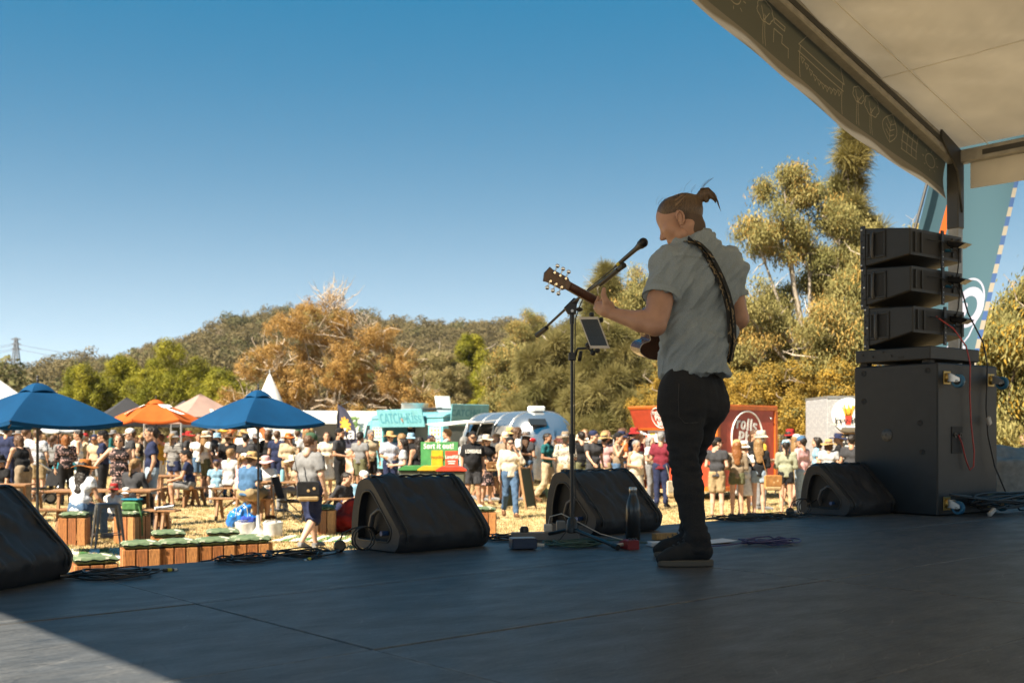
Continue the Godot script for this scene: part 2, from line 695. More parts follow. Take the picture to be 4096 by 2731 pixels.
# ---------------------------------------------------------------- stage deck
func stage() -> void:
	var o := thing("stage","low black stage of plywood deck panels under the marquee","stage",Vector3.ZERO,TURN)
	var im := Image.create(1024,512,false,Image.FORMAT_RGB8)
	var f := FastNoiseLite.new()
	f.frequency = 1.0
	f.fractal_octaves = 3
	f.seed = 5
	for y in 512:
		for x in 1024:
			var k := f.get_noise_2d(x*0.014,y*0.19)*0.8 + f.get_noise_2d(x*0.006 + 40.0,y*0.012)*0.4 + f.get_noise_2d(x*0.1,y*0.6)*0.8
			var c := Color(0.025,0.027,0.030).lerp(Color(0.086,0.090,0.096),clampf(0.42 + k*0.7,0.0,1.0))
			im.set_pixel(x,y,c.linear_to_srgb())
	for k in 420:   # rubbed panel edges
		var h := k % 2 == 0
		var p := Vector2(512 + rng.randfn(0,3.0),rng.randf()*512.0) if h else Vector2(rng.randf()*1024.0,256 + rng.randfn(0,3.0))
		strokes(im,[p,p + (Vector2(0,rng.randf_range(4,26)) if h else Vector2(rng.randf_range(4,40),0))],rng.randf_range(0.6,2.0),lin(0.18,0.175,0.17),false,rng.randf_range(0.25,0.85))
	for k in 420:
		var p := Vector2(rng.randf()*1024.0,rng.randf()*512.0)
		var d := Vector2.from_angle(rng.randfn(0.0,0.5))*rng.randf_range(4.0,60.0)
		var q := p + d*0.5 + Vector2(0,rng.randf_range(-3,3))
		var dark := rng.randf() < 0.5
		strokes(im,[p,q,p + d],rng.randf_range(0.5,1.6),lin(0.01,0.01,0.012) if dark else lin(0.19,0.185,0.18),false,rng.randf_range(0.25,0.85))
	var dm := mat("deck ply",Color(1,1,1),0.58,{"spec": 0.48,"rtex": noise_tex("deckrough",0.012,0.75,1.0,5)})
	dm.albedo_texture = ImageTexture.create_from_image(im)
	dm.uv1_triplanar = true
	dm.uv1_scale = Vector3(0.41,0.82,0.82)
	var rows := [5.36,4.02,2.80,1.58,0.36,-0.86,-2.08]
	for r in rows.size() - 1:
		var w0: float = rows[r]
		var w1: float = rows[r + 1]
		var d := w0 - w1 - 0.006
		var pm := Mb.new().box(Vector3.ZERO,Vector3(2.434,0.03,d),Basis(),0.003).mesh()
		for c in 6:
			var s := -2.99 + 2.44*c + 1.22
			var p := part("deck_panel",pm,dm,o,Vector3(s,DECK - 0.015 + 0.0012*sin(s*7.0 + w0*3.0),-(w0 + w1)*0.5))
			p.rotation.y = 0.0 if (r + c) % 2 == 0 else PI
	var black := mat("stage steel",Color(0.02,0.02,0.022),0.6)
	part("frame",Mb.new().box(Vector3(4.33,DECK - 0.09,-1.64),Vector3(14.6,0.11,7.3)),black,o)
	var sk := Mb.new()
	sk.sheet(160,3,func(a: float,b: float) -> Vector3: return Vector3(-2.95 + a*14.56,0.02 + b*0.92,-5.33 + 0.025*sin(a*160.0)))
	part("skirt",sk,cloth(Color(0.015,0.015,0.017),"stage skirt"),o)

# ---------------------------------------------------------------- marquee over the stage
func tent() -> void:
	var o := thing("stage_marquee","white gabled marquee roof with dark printed valance over the stage","marquee",Vector3.ZERO,TURN)
	var steel := mat("tent frame",Color(0.34,0.33,0.31),0.5,{"metal": 0.2,"tex": noise_tex("scuff",0.01,0.82,1.0,5,512),"scale": 1.3})
	var dark := mat("tent bracket",Color(0.05,0.05,0.05),0.55,{"metal": 0.4})
	var roofm := mat("tent canvas",Color(0.60,0.58,0.54),0.75,{"back": Color(0.19,0.175,0.15),"spec": 0.3,"tex": noise_tex("canvas",0.006,0.86,1.0,4),"scale": 0.35})
	var sr := 10.56
	var sl := -1.47
	var sm := (sr + sl)*0.5
	var ye := 4.42
	var yr := ye + 0.282*(sr - sm)
	var wf := 5.34
	var wb := -5.2
	# roof canvas, each slope a taut sheet with wrinkles that run from the corners
	fn.seed = 21; fn.frequency = 1.0; fn.fractal_octaves = 2
	for side in [0,1]:
		var se := sr if side == 0 else sl
		var rf := Mb.new()
		rf.sheet(90,120,func(a: float,b: float) -> Vector3:
			var s := lerpf(sm,se,a)
			var w := lerpf(wb,wf,b)
			var y := lerpf(yr,ye,a) + 0.10
			var wr := fn.get_noise_2d(s*0.9 + w*0.55,w*0.35 - s*0.3)*0.055 + fn.get_noise_2d(s*3.1 + w*2.2,w*0.8)*0.014
			return Vector3(s,y + wr*sin(PI*clampf(a,0,1)) - 0.05*sin(PI*clampf(a,0,1)),-w))
		part("roof_canvas",rf,roofm,o)
	var seam := mat("tent seam",Color(0.60,0.58,0.54),0.7,{"back": Color(0.25,0.23,0.2)})
	# purlins sewn into the canvas
	for k in 4:
		var w := 5.0 - 2.2*k
		part("seam",Mb.new().tube([Vector3(sm,yr + 0.06,-w),Vector3(lerpf(sm,sr,0.5),lerpf(yr,ye,0.5) + 0.0,-w),Vector3(sr,ye + 0.07,-w)],0.0045,5),seam,o)
	for k in 3:
		var a := 0.25 + 0.25*k
		part("seam",Mb.new().tube([Vector3(lerpf(sm,sr,a),lerpf(yr,ye,a) + 0.04 ,-wf),Vector3(lerpf(sm,sr,a),lerpf(yr,ye,a) + 0.035,0),Vector3(lerpf(sm,sr,a),lerpf(yr,ye,a) + 0.04,-wb)],0.004,5),seam,o)
	# rafters, eave beams, legs
	for w in [wf,wb]:
		for side in [0,1]:
			var se2 := sr if side == 0 else sl
			var ra := part("rafter",Mb.new().bar(Vector3(sm,yr,-w),Vector3(se2,ye,-w),0.11,0.15,Vector3.UP,0.012),steel,o)
			part("groove",Mb.new().bar(Vector3(sm,yr,-w + 0.058),Vector3(se2,ye,-w + 0.058),0.008,0.05),dark,ra)
	for se3 in [sr,sl]:
		var eb := part("eave_beam",Mb.new().bar(Vector3(se3,ye,-wf),Vector3(se3,ye,-wb),0.10,0.13,Vector3.UP,0.01),steel,o)
		part("groove",Mb.new().bar(Vector3(se3 - 0.052*signf(se3 - sm),ye,-wf + 0.3),Vector3(se3 - 0.052*signf(se3 - sm),ye,-wb),0.006,0.05),dark,eb)
		for w in [wf,wb]:
			var leg := part("leg",Mb.new().box(Vector3(se3,ye*0.5 - 0.05,-w),Vector3(0.105,ye,0.105),Basis(),0.008),steel,o)
			part("bracket",Mb.new().box(Vector3(se3,ye - 0.33,-w),Vector3(0.125,0.75,0.125),Basis(),0.01),dark,leg)
			part("foot_plate",Mb.new().box(Vector3(se3,0.008,-w),Vector3(0.3,0.016,0.3)),dark,leg)
			for hk in 4:
				part("hook",Mb.new().tube([Vector3(se3 + 0.06,ye - 0.35 - hk*0.17,-w),Vector3(se3 + 0.085,ye - 0.36 - hk*0.17,-w + 0.02),Vector3(se3 + 0.085,ye - 0.42 - hk*0.17,-w + 0.02),Vector3(se3 + 0.06,ye - 0.43 - hk*0.17,-w)],0.006,6),dark,leg)
			var kn := Mb.new()
			kn.extrude([Vector2(0,0.05),Vector2(0,-0.55),Vector2(-0.10,-0.15),Vector2(-0.42,0.12),Vector2(-0.42,0.2)],0.02,Transform3D(Basis().scaled(Vector3(signf(se3 - sm),1,1)),Vector3(se3,ye,-w + 0.07)))
			part("gusset",kn,dark,leg)
		var sv := Mb.new()
		sv.sheet(60,4,func(a: float,b: float) -> Vector3: return Vector3(se3 + 0.07*signf(se3 - sm),ye + 0.05 - 0.36*(1.0 - b) - 0.02*sin(a*9.0)*(1.0 - b),-lerpf(wf - 0.12,wb,a) ))
		part("side_valance",sv,roofm,o)
	# printed valance hung along the gable
	var im := Image.create(2048,192,false,Image.FORMAT_RGB8)
	im.fill(lin(0.115,0.122,0.108))
	for y in range(150,192):
		for x in 2048:
			im.set_pixel(x,y,lin(0.21,0.2,0.18))
	var ln := lin(0.36,0.32,0.25)
	for rep in 2:
		var ox := rep*1070.0
		var T := func(x: float,y: float) -> Vector2: return Vector2(ox + x*1.55,y)
		# sun with rays
		var sp := []
		for k in 24: sp.append(T.call(60 + 20*cos(TAU*k / 24),75 + 24*sin(TAU*k / 24)))
		strokes(im,sp,2.4,ln,true)
		for k in 8: stroke(im,T.call(60 + 28*cos(TAU*k / 8),75 + 33*sin(TAU*k / 8)),T.call(60 + 34*cos(TAU*k / 8),75 + 40*sin(TAU*k / 8)),2.2,ln)
		# window grid
		for k in 4: stroke(im,T.call(120 + k*19,25),T.call(120 + k*19,112),2.2,ln)
		for k in 4: stroke(im,T.call(118,25 + k*29),T.call(180,25 + k*29),2.2,ln)
		# leaf
		var lp := []
		for k in 17:
			var a := PI*k / 16.0
			lp.append(T.call(225 + 30*sin(a),120 - 90*k / 16.0))
		for k in 17:
			var a := PI*k / 16.0
			lp.append(T.call(225 - 26*sin(a),30 + 90*k / 16.0))
		strokes(im,lp,2.2,ln,true)
		stroke(im,T.call(225,118),T.call(225,50),2,ln)
		for k in 3:
			stroke(im,T.call(225,100 - k*18),T.call(241,86 - k*18),2,ln)
			stroke(im,T.call(225,100 - k*18),T.call(210,86 - k*18),2,ln)
		# trees
		for tr in [[300.0,1.0],[350.0,0.75],[660.0,0.9]]:
			var cp := []
			for k in 40:
				var a := TAU*k / 40.0
				var rr: float = (24.0 + 4.0*absf(sin(a*3.5)))*tr[1]
				cp.append(T.call(tr[0] + cos(a)*rr,55.0 + sin(a)*rr))
			strokes(im,cp,2.2,ln,true)
			stroke(im,T.call(tr[0] - 4,140),T.call(tr[0] - 2,62),2,ln)
			stroke(im,T.call(tr[0] + 4,140),T.call(tr[0] + 2,62),2,ln)
			stroke(im,T.call(tr[0],75),T.call(tr[0] - 12,50),2,ln)
			stroke(im,T.call(tr[0],75),T.call(tr[0] + 12,48),2,ln)
		# market stall with bunting
		strokes(im,[T.call(400,60),T.call(425,18),T.call(530,18),T.call(555,60)],2.2,ln,true)
		stroke(im,T.call(405,60),T.call(405,145),2.2,ln)
		stroke(im,T.call(550,60),T.call(550,145),2.2,ln)
		stroke(im,T.call(400,78),T.call(555,78),2.2,ln)
		for k in 10:
			var bx := 408.0 + k*14.0
			var by := 86.0 + 20.0*sin(PI*k / 9.0)
			strokes(im,[T.call(bx,by),T.call(bx + 12,by),T.call(bx + 6,by + 14)],1.8,ln,true)
		# tap
		strokes(im,[T.call(585,120),T.call(585,95),T.call(605,95),T.call(605,75),T.call(630,75),T.call(630,110)],2.2,ln)
		strokes(im,[T.call(600,60),T.call(632,60),T.call(632,50),T.call(600,50)],2.2,ln,true)
	var vm := mat("valance print",Color(1,1,1),0.8,{"back": Color(0.22,0.22,0.18),"spec": 0.25})
	vm.albedo_texture = ImageTexture.create_from_image(im)
	for side in [0,1]:
		var se4 := sr if side == 0 else sl
		var va := Mb.new()
		va.sheet(80,10,func(a: float,b: float) -> Vector3:
			var s := lerpf(se4,sm,a)
			var y := lerpf(ye,yr,a) + 0.06
			var drop := 0.45 + 0.16*smoothstep(0.0,0.3,a) + 0.006*sin(a*23.0)
			var k := 1.0 - b
			return Vector3(s,y - drop*k,-wf - 0.075 - 0.05*sin(k*PI*0.9) - 0.006*sin(a*40.0 + k*2.0)*k))
		part("printed_valance",va,vm,o)
	# tall slanted banner beside the marquee leg
	var bn := thing("teal_banner","tall slanted teal banner with white lettering and checked edge behind speakers","banner",Vector3(5.59,0,-14.2))
	var B0 := bn.position
	var corners := [Vector3(4.686,2.247,-14.2) - B0,Vector3(5.945,2.247,-14.2) - B0,Vector3(6.784,5.765,-14.2) - B0,Vector3(5.67,5.765,-14.2) - B0]
	var bim := Image.create(512,1024,false,Image.FORMAT_RGB8)
	bim.fill(lin(0.06,0.12,0.155))
	for y in 1024:
		var blk := (y / 36) % 2
		for x in range(488,512):
			bim.set_pixel(x,y,lin(0.05,0.10,0.24) if blk == 0 else lin(0.30,0.27,0.22))
	for y in range(300, 720):      # orange stripe
		for x in range(int(140 - (y - 330)*0.05),int(182 - (y - 330)*0.05)):
			bim.set_pixel(x,y,lin(0.62,0.14,0.03))
	# round mirrored letter in a drop shaped outline
	var wh := lin(0.38,0.38,0.48)
	var gp := []
	for k in 28:
		var a := deg_to_rad(-140.0 + 250.0*k / 27.0)
		gp.append(Vector2(405 + 60*cos(a),705 + 62*sin(a)))
	strokes(bim,gp,34.0,wh)
	strokes(bim,[Vector2(345,700),Vector2(385,700),Vector2(385,728)],26.0,wh)
	var dp := []
	for k in 24:
		var a := deg_to_rad(-120.0 + 150.0*k / 23.0)
		dp.append(Vector2(392 + 84*cos(a),690 + 95*sin(a)))
	dp.append(Vector2(440,815)); dp.append(Vector2(405,860))
	strokes(bim,dp,8.0,wh)
	strokes(bim,[Vector2(345,870),Vector2(420,870),Vector2(430,1010)],36.0,wh)
	strokes(bim,[Vector2(350,940),Vector2(420,940)],30.0,wh)
	var bm := mat("banner print",Color(1,1,1),0.75,{"back": Color(0.5,0.5,0.5),"spec": 0.3})
	bm.albedo_texture = ImageTexture.create_from_image(bim)
	var bs := Mb.new()
	bs.sheet(16,30,func(a: float,b: float) -> Vector3:
		var lo: Vector3 = corners[0].lerp(corners[1],a)
		var hi: Vector3 = corners[3].lerp(corners[2],a)
		return lo.lerp(hi,b) + Vector3(0.05*sin(b*PI),0,-0.25*sin(b*2.6) + 0.05*sin(a*5.0 + b*4.0)))
	part("cloth",bs,bm,bn)
	part("pole",Mb.new().tube([Vector3(-0.95,0,-0.05),corners[0] + Vector3(-0.03,0,-0.03),corners[3] + Vector3(-0.03,0,-0.15),corners[3] + Vector3(0.2,0.6,-0.2)],0.02,8),dark,bn)
	part("base",Mb.new().box(Vector3(-0.95,0.03,-0.05),Vector3(0.5,0.06,0.5),Basis(),0.01),dark,bn)

# ---------------------------------------------------------------- speaker stack
func pa_stack() -> void:
	var at := Vector3(3.461,1,-8.937)
	var turn := 0.6435
	var black := mat("speaker paint",Color(0.0115,0.0125,0.0145),0.55,{"tex": noise_tex("scuff",0.01,0.82,1.0,5,512),"scale": 1.5,"bump": noise_tex("orange peel",0.12,0.3,0.7,2,256),"bump_cm": 0.05})
	var deep := mat("speaker deep black",Color(0.008,0.008,0.009),0.7)
	var steel := mat("bright zinc",Color(0.55,0.55,0.55),0.35,{"metal": 0.9})
	var brass := mat("yellow zinc",Color(0.36,0.25,0.08),0.4,{"metal": 0.8})
	var tyre := mat("blue tyre",Color(0.015,0.11,0.21),0.5)
	var sub := thing("subwoofer","large black subwoofer cabinet standing on end with blue castors","loudspeaker",at,turn)
	part("cabinet",Mb.new().box(Vector3(0.455,0.6275,-0.4),Vector3(0.91,1.25,0.8),Basis(),0.012),black,sub)
	for p in [[0.10,1.19],[0.71,1.19],[0.10,0.95],[0.64,0.76],[0.66,0.52],[0.06,0.08]]:
		part("stacking_dimple",Mb.new().lathe([Vector2(0.0,0.001),Vector2(0.017,0.001),Vector2(0.021,0.003),Vector2(0.024,0.003),Vector2(0.025,0.0)],14,Transform3D(Basis(Vector3(0,0,1),PI / 2),Vector3(-0.001,p[1],-0.8 + p[0]))),deep,sub)
	var plate := part("pole_plate",Mb.new().lathe([Vector2(0.052,0.0),Vector2(0.052,0.004),Vector2(0.05,0.005),Vector2(0.012,0.005),Vector2(0.01,0.001),Vector2(0.0,0.001)],24,Transform3D(Basis(Vector3(0,0,1),PI / 2),Vector3(0.0,0.66,-0.47))),mat("plate",Color(0.05,0.05,0.05),0.4,{"metal": 0.5}),sub)
	for k in 6:
		part("screw",Mb.new().ball(Vector3(-0.006,0.66 + 0.04*sin(TAU*k / 6),-0.47 + 0.04*cos(TAU*k / 6)),Vector3(0.002,0.005,0.005),Basis(),4,6),deep,plate)
	for p in [[0.13,1.13],[0.80,1.13],[0.13,0.10],[0.80,0.10]]:
		var c := part("castor",Mb.new().box(Vector3(0,0,0.004),Vector3(0.10,0.11,0.008),Basis(),0.003),brass,sub,Vector3(p[0],p[1],0.0))
		part("swivel",Mb.new().lathe([Vector2(0.04,0),Vector2(0.04,0.015),Vector2(0.03,0.025),Vector2(0.0,0.025)],14,Transform3D(Basis(Vector3(1,0,0),PI / 2),Vector3(0,0,0.008))),brass,c)
		for sx in [-1.0,1.0]:
			part("fork",Mb.new().extrude([Vector2(0.0,0.03),Vector2(0.03,0.035),Vector2(0.11,-0.005),Vector2(0.115,-0.03),Vector2(0.09,-0.04),Vector2(0.0,-0.03)],0.005,Transform3D(Basis(Vector3(0,0,1),Vector3(0,1,0),Vector3(1,0,0)),Vector3(sx*0.024,0,0.02))),steel,c)
		var tr := Mb.new()
		tr.lathe([Vector2(0.032,-0.018),Vector2(0.05,-0.018),Vector2(0.0555,-0.01),Vector2(0.0555,0.01),Vector2(0.05,0.018),Vector2(0.032,0.018)],24,Transform3D(Basis(Vector3(0,0,1),PI / 2),Vector3(0,-0.03,0.105)))
		part("tyre",tr,tyre,c)
		part("hub",Mb.new().lathe([Vector2(0,-0.02),Vector2(0.032,-0.02),Vector2(0.032,0.02),Vector2(0,0.02)],16,Transform3D(Basis(Vector3(0,0,1),PI / 2),Vector3(0,-0.03,0.105)),false),deep,c)
		part("axle_bolt",Mb.new().lathe([Vector2(0.009,-0.036),Vector2(0.009,0.036)],6,Transform3D(Basis(Vector3(0,0,1),PI / 2),Vector3(0,-0.03,0.105)),false),steel,c)
	part("connector_panel",Mb.new().box(Vector3(0.28,0.62,0.003),Vector3(0.16,0.22,0.006),Basis(),0.002),deep,sub)
	for k in 2:
		part("socket",Mb.new().lathe([Vector2(0.018,0),Vector2(0.018,0.012),Vector2(0.012,0.012),Vector2(0.011,0.004),Vector2(0,0.004)],14,Transform3D(Basis(Vector3(1,0,0),PI / 2),Vector3(0.24 + k*0.08,0.66,0.006))),mat("plate",Color(0.05,0.05,0.05),0.4),sub)
	# bumper frame under the array
	var fr := thing("array_base_frame","flat black steel frame carrying the speaker array on the subwoofer","speaker frame",at,turn)
	part("frame",Mb.new().box(Vector3(0.36,1.336,-0.42),Vector3(0.74,0.108,0.72),Basis(),0.008),black,fr)
	for p in [[0.06,-0.12],[0.66,-0.12],[0.06,-0.72],[0.66,-0.72]]:
		part("foot",Mb.new().box(Vector3(p[0],1.267,p[1]),Vector3(0.07,0.028,0.07)),deep,fr)
	part("slot",Mb.new().box(Vector3(-0.0105,1.31,-0.33),Vector3(0.003,0.016,0.05)),deep,fr)
	for p in [-0.70,-0.60,-0.50,-0.42]:
		part("bolt",Mb.new().ball(Vector3(-0.012,1.345 - 0.02*sin(p*40.0),p),Vector3(0.006,0.009,0.009),Basis(),5,8),deep,fr)
	# three array cabinets
	var lab := ["topmost black array speaker of the stack of three","middle black array speaker of the stack of three","lowest black array speaker with a red cable, of the stack of three"]
	var spec := [[0.742,0.25,2.108,2.45,2.164,2.385],[0.735,0.245,1.76,2.102,1.861,2.069],[0.705,0.225,1.408,1.755,1.516,1.732]]
	for k in 3:
		var q: Array = spec[k]
		var a := thing("array_speaker",lab[k],"loudspeaker",at,turn,"speakers of the stacked array")
		var f0 := -float(q[0]); var f1 := -float(q[1])
		var ex := Mb.new()
		# side outline (z, y) runs along x
		var xf := Transform3D(Basis(Vector3(0,0,1),Vector3(0,1,0),Vector3(-1,0,0)),Vector3(0.389,0,0))
		ex.extrude([Vector2(f0,q[2]),Vector2(f0,q[3]),Vector2(f1,q[5]),Vector2(f1,q[4])],0.778,xf,0.01)
		part("cabinet",ex,black,a)
		var fz := f0
		# rigging strip with bolts along the front edge
		var strip := part("rigging_plate",Mb.new().box(Vector3(-0.004,(q[2] + q[3])*0.5,fz + 0.035),Vector3(0.008,q[3] - q[2] + 0.03,0.05),Basis(),0.002),mat("rigging",Color(0.03,0.03,0.032),0.45,{"metal": 0.5}),a)
		for b in 7:
			part("bolt",Mb.new().ball(Vector3(-0.009,lerpf(q[2],q[3],0.05 + b*0.15),fz + 0.025 + 0.02*(b % 2)),Vector3(0.004,0.009,0.009),Basis(),5,8),deep if b % 3 else steel,strip)
		# handle
		var hy: float = (q[2] + q[3])*0.5 + 0.01
		var hz := fz + 0.165
		var hd := part("handle_recess",Mb.new().box(Vector3(-0.001,hy,hz),Vector3(0.004,0.19,0.15),Basis(),0.001),deep,a)  # uncut dark plate, shade of a handle hollow put into its colour
		for s in [[0.0,0.105,0.19,0.022],[0.0,-0.105,0.19,0.022]]:
			part("rim",Mb.new().box(Vector3(-0.005,hy + s[1],hz),Vector3(0.012,s[3],s[2]),Basis(),0.004),black,hd)
		for s in [-1.0,1.0]:
			part("rim",Mb.new().box(Vector3(-0.005,hy,hz + s*0.085),Vector3(0.012,0.19,0.02),Basis(),0.004),black,hd)
		part("grip",Mb.new().tube([Vector3(-0.004,hy - 0.105,hz - 0.025),Vector3(-0.022,hy - 0.09,hz - 0.025),Vector3(-0.024,hy,hz - 0.025),Vector3(-0.022,hy + 0.09,hz - 0.025),Vector3(-0.004,hy + 0.105,hz - 0.025)],0.014,10),mat("grip",Color(0.035,0.035,0.037),0.4),hd)
		# back: flat dark plate coloured like a shaded recess, struts, covers over the connectors
		var ym: float = (q[4] + q[5])*0.5
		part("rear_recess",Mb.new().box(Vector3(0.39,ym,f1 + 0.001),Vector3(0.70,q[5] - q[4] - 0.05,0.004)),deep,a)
		for s in [0.06,0.15,0.62,0.72]:
			part("rear_rib",Mb.new().box(Vector3(s,ym,f1 + 0.008),Vector3(0.018,q[5] - q[4] - 0.05,0.016),Basis(),0.004),black,a)
		var cover := Mb.new().extrude([Vector2(0,0),Vector2(0.11,-0.02),Vector2(0.17,-0.045),Vector2(0.10,-0.075),Vector2(0,-0.05)],0.12,Transform3D(Basis(Vector3(0,0,1),Vector3(0,1,0),Vector3(1,0,0)),Vector3(0.60,ym + 0.06,f1)),0.008)
		part("connector_cover",cover,mat("glossy plastic",Color(0.02,0.02,0.022),0.25),a)
		part("plug",Mb.new().tube([Vector3(0.52,ym - 0.03,f1),Vector3(0.52,ym - 0.035,f1 + 0.06)],0.014,10),tyre,a)
		var lp := Mb.new()
		lp.tube([Vector3(0.52,ym - 0.035,f1 + 0.06),Vector3(0.53,ym - 0.04,f1 + 0.1),Vector3(0.55,ym - 0.1,f1 + 0.11),Vector3(0.56,ym - 0.22,f1 + 0.09),Vector3(0.58,ym - 0.3,f1 + 0.05)],0.006,6)
		lp.tube([Vector3(0.22,ym + 0.03,f1 + 0.02),Vector3(0.36,ym + 0.02,f1 + 0.07),Vector3(0.5,ym - 0.06,f1 + 0.09),Vector3(0.6,ym - 0.02,f1 + 0.06)],0.005,6)
		part("link_cable",lp,deep,a)
		var br := part("rear_strut",Mb.new().bar(Vector3(0.44,q[4] - 0.09,f1 + 0.02),Vector3(0.44,q[5] + 0.02,f1 + 0.02),0.035,0.012,Vector3.BACK),mat("rigging",Color(0.03,0.03,0.032),0.45),a)
		for b in 4:
			part("hole",Mb.new().ball(Vector3(0.44,lerpf(q[4] - 0.07,q[4] + 0.06,b / 3.0),f1 + 0.028),Vector3(0.005,0.006,0.002),Basis(),4,6),steel,br)
	# cables hanging down the back
	var red := Mb.new()
	red.tube([Vector3(0.30,1.66,-0.2),Vector3(0.33,1.55,-0.06),Vector3(0.37,1.40,0.03),Vector3(0.40,1.25,0.05),Vector3(0.41,1.0,0.04),Vector3(0.43,0.75,0.04),Vector3(0.46,0.52,0.05),Vector3(0.45,0.40,0.05),Vector3(0.41,0.37,0.04),Vector3(0.37,0.45,0.03),Vector3(0.32,0.6,0.02),Vector3(0.28,0.66,0.015)],0.006,8)
	single("red_cable",red,mat("red jacket",Color(0.36,0.035,0.03),0.45),"thin red cable looping down from the array to the subwoofer","cable",at,turn)
	var bk := Mb.new()
	bk.tube([Vector3(0.58,1.95,-0.15),Vector3(0.62,1.7,-0.1),Vector3(0.68,1.45,0.0),Vector3(0.70,1.25,0.03),Vector3(0.68,0.9,0.03),Vector3(0.69,0.66,0.04),Vector3(0.76,0.4,0.06),Vector3(0.86,0.18,0.10),Vector3(1.0,0.02,0.15),Vector3(1.2,0.008,0.2)],0.007,8)
	var bc := thing("speaker_cable","black speaker cable dropping down the back of the subwoofer","cable",at,turn)
	part("lead",bk,mat("rubber",Color(0.012,0.012,0.013),0.5),bc)
	part("plug",Mb.new().box(Vector3(0.685,0.78,0.05),Vector3(0.05,0.07,0.03),Basis(Vector3(0,0,1),0.4),0.008),mat("grey plug",Color(0.4,0.38,0.36),0.5),bc)
	var pl := thing("cable_pile","tangled pile of black cables on the deck behind the subwoofer","cables",at,turn)
	var tg := Mb.new()
	for k in 9:
		var pts := []
		var c := Vector3(0.75 + 0.1*(k % 4),0.02,0.18)
		for i in 26:
			var a := TAU*i / 24.0 + k
			pts.append(c + Vector3(cos(a)*(0.42 + 0.05*k),0.03 + 0.035*(1.0 + sin(a*1.7 + k*1.3)) + 0.008*k,sin(a)*0.09 + 0.02*sin(a*3.0 + k)))
		tg.tube(pts,0.009,6)
	part("leads",tg,mat("rubber",Color(0.012,0.012,0.013),0.5),pl)
	part("plug",Mb.new().box(Vector3(0.36,0.035,0.26),Vector3(0.10,0.035,0.035),Basis(Vector3(0,0,1),0.5),0.008),mat("grey plug",Color(0.4,0.38,0.36),0.5),pl)
	# grey sheeted crate off the end of the stage
	var cv := Mb.new()
	cv.put(nets([[Vector3(0,0.12,0),Vector3(0,1.42,0),0.36,0.34,0.04,true,Vector3(1.15,1,0.9)],[Vector3(-0.2,1.42,0),Vector3(0.2,1.42,0),0.13,0.13,0.15]],0.04,0.03,4.0))
	single("covered_equipment",cv,cloth(Color(0.3,0.29,0.27),"grey sheet"),"upright equipment draped in a grey sheet behind the subwoofer","covered equipment",Vector3(5.083,0,-11.4))

# ---------------------------------------------------------------- wedge monitors in zipped covers
func wedge_section() -> Array:
	return [Vector2(0.0,0.0),Vector2(-0.035,0.03),Vector2(-0.05,0.085),Vector2(-0.045,0.115),Vector2(0.02,0.185),Vector2(0.10,0.265),Vector2(0.18,0.345),Vector2(0.235,0.395),Vector2(0.265,0.412),Vector2(0.30,0.415),Vector2(0.35,0.408),Vector2(0.385,0.385),Vector2(0.42,0.30),Vector2(0.445,0.2),Vector2(0.455,0.1),Vector2(0.45,0.03),Vector2(0.43,0.0)]

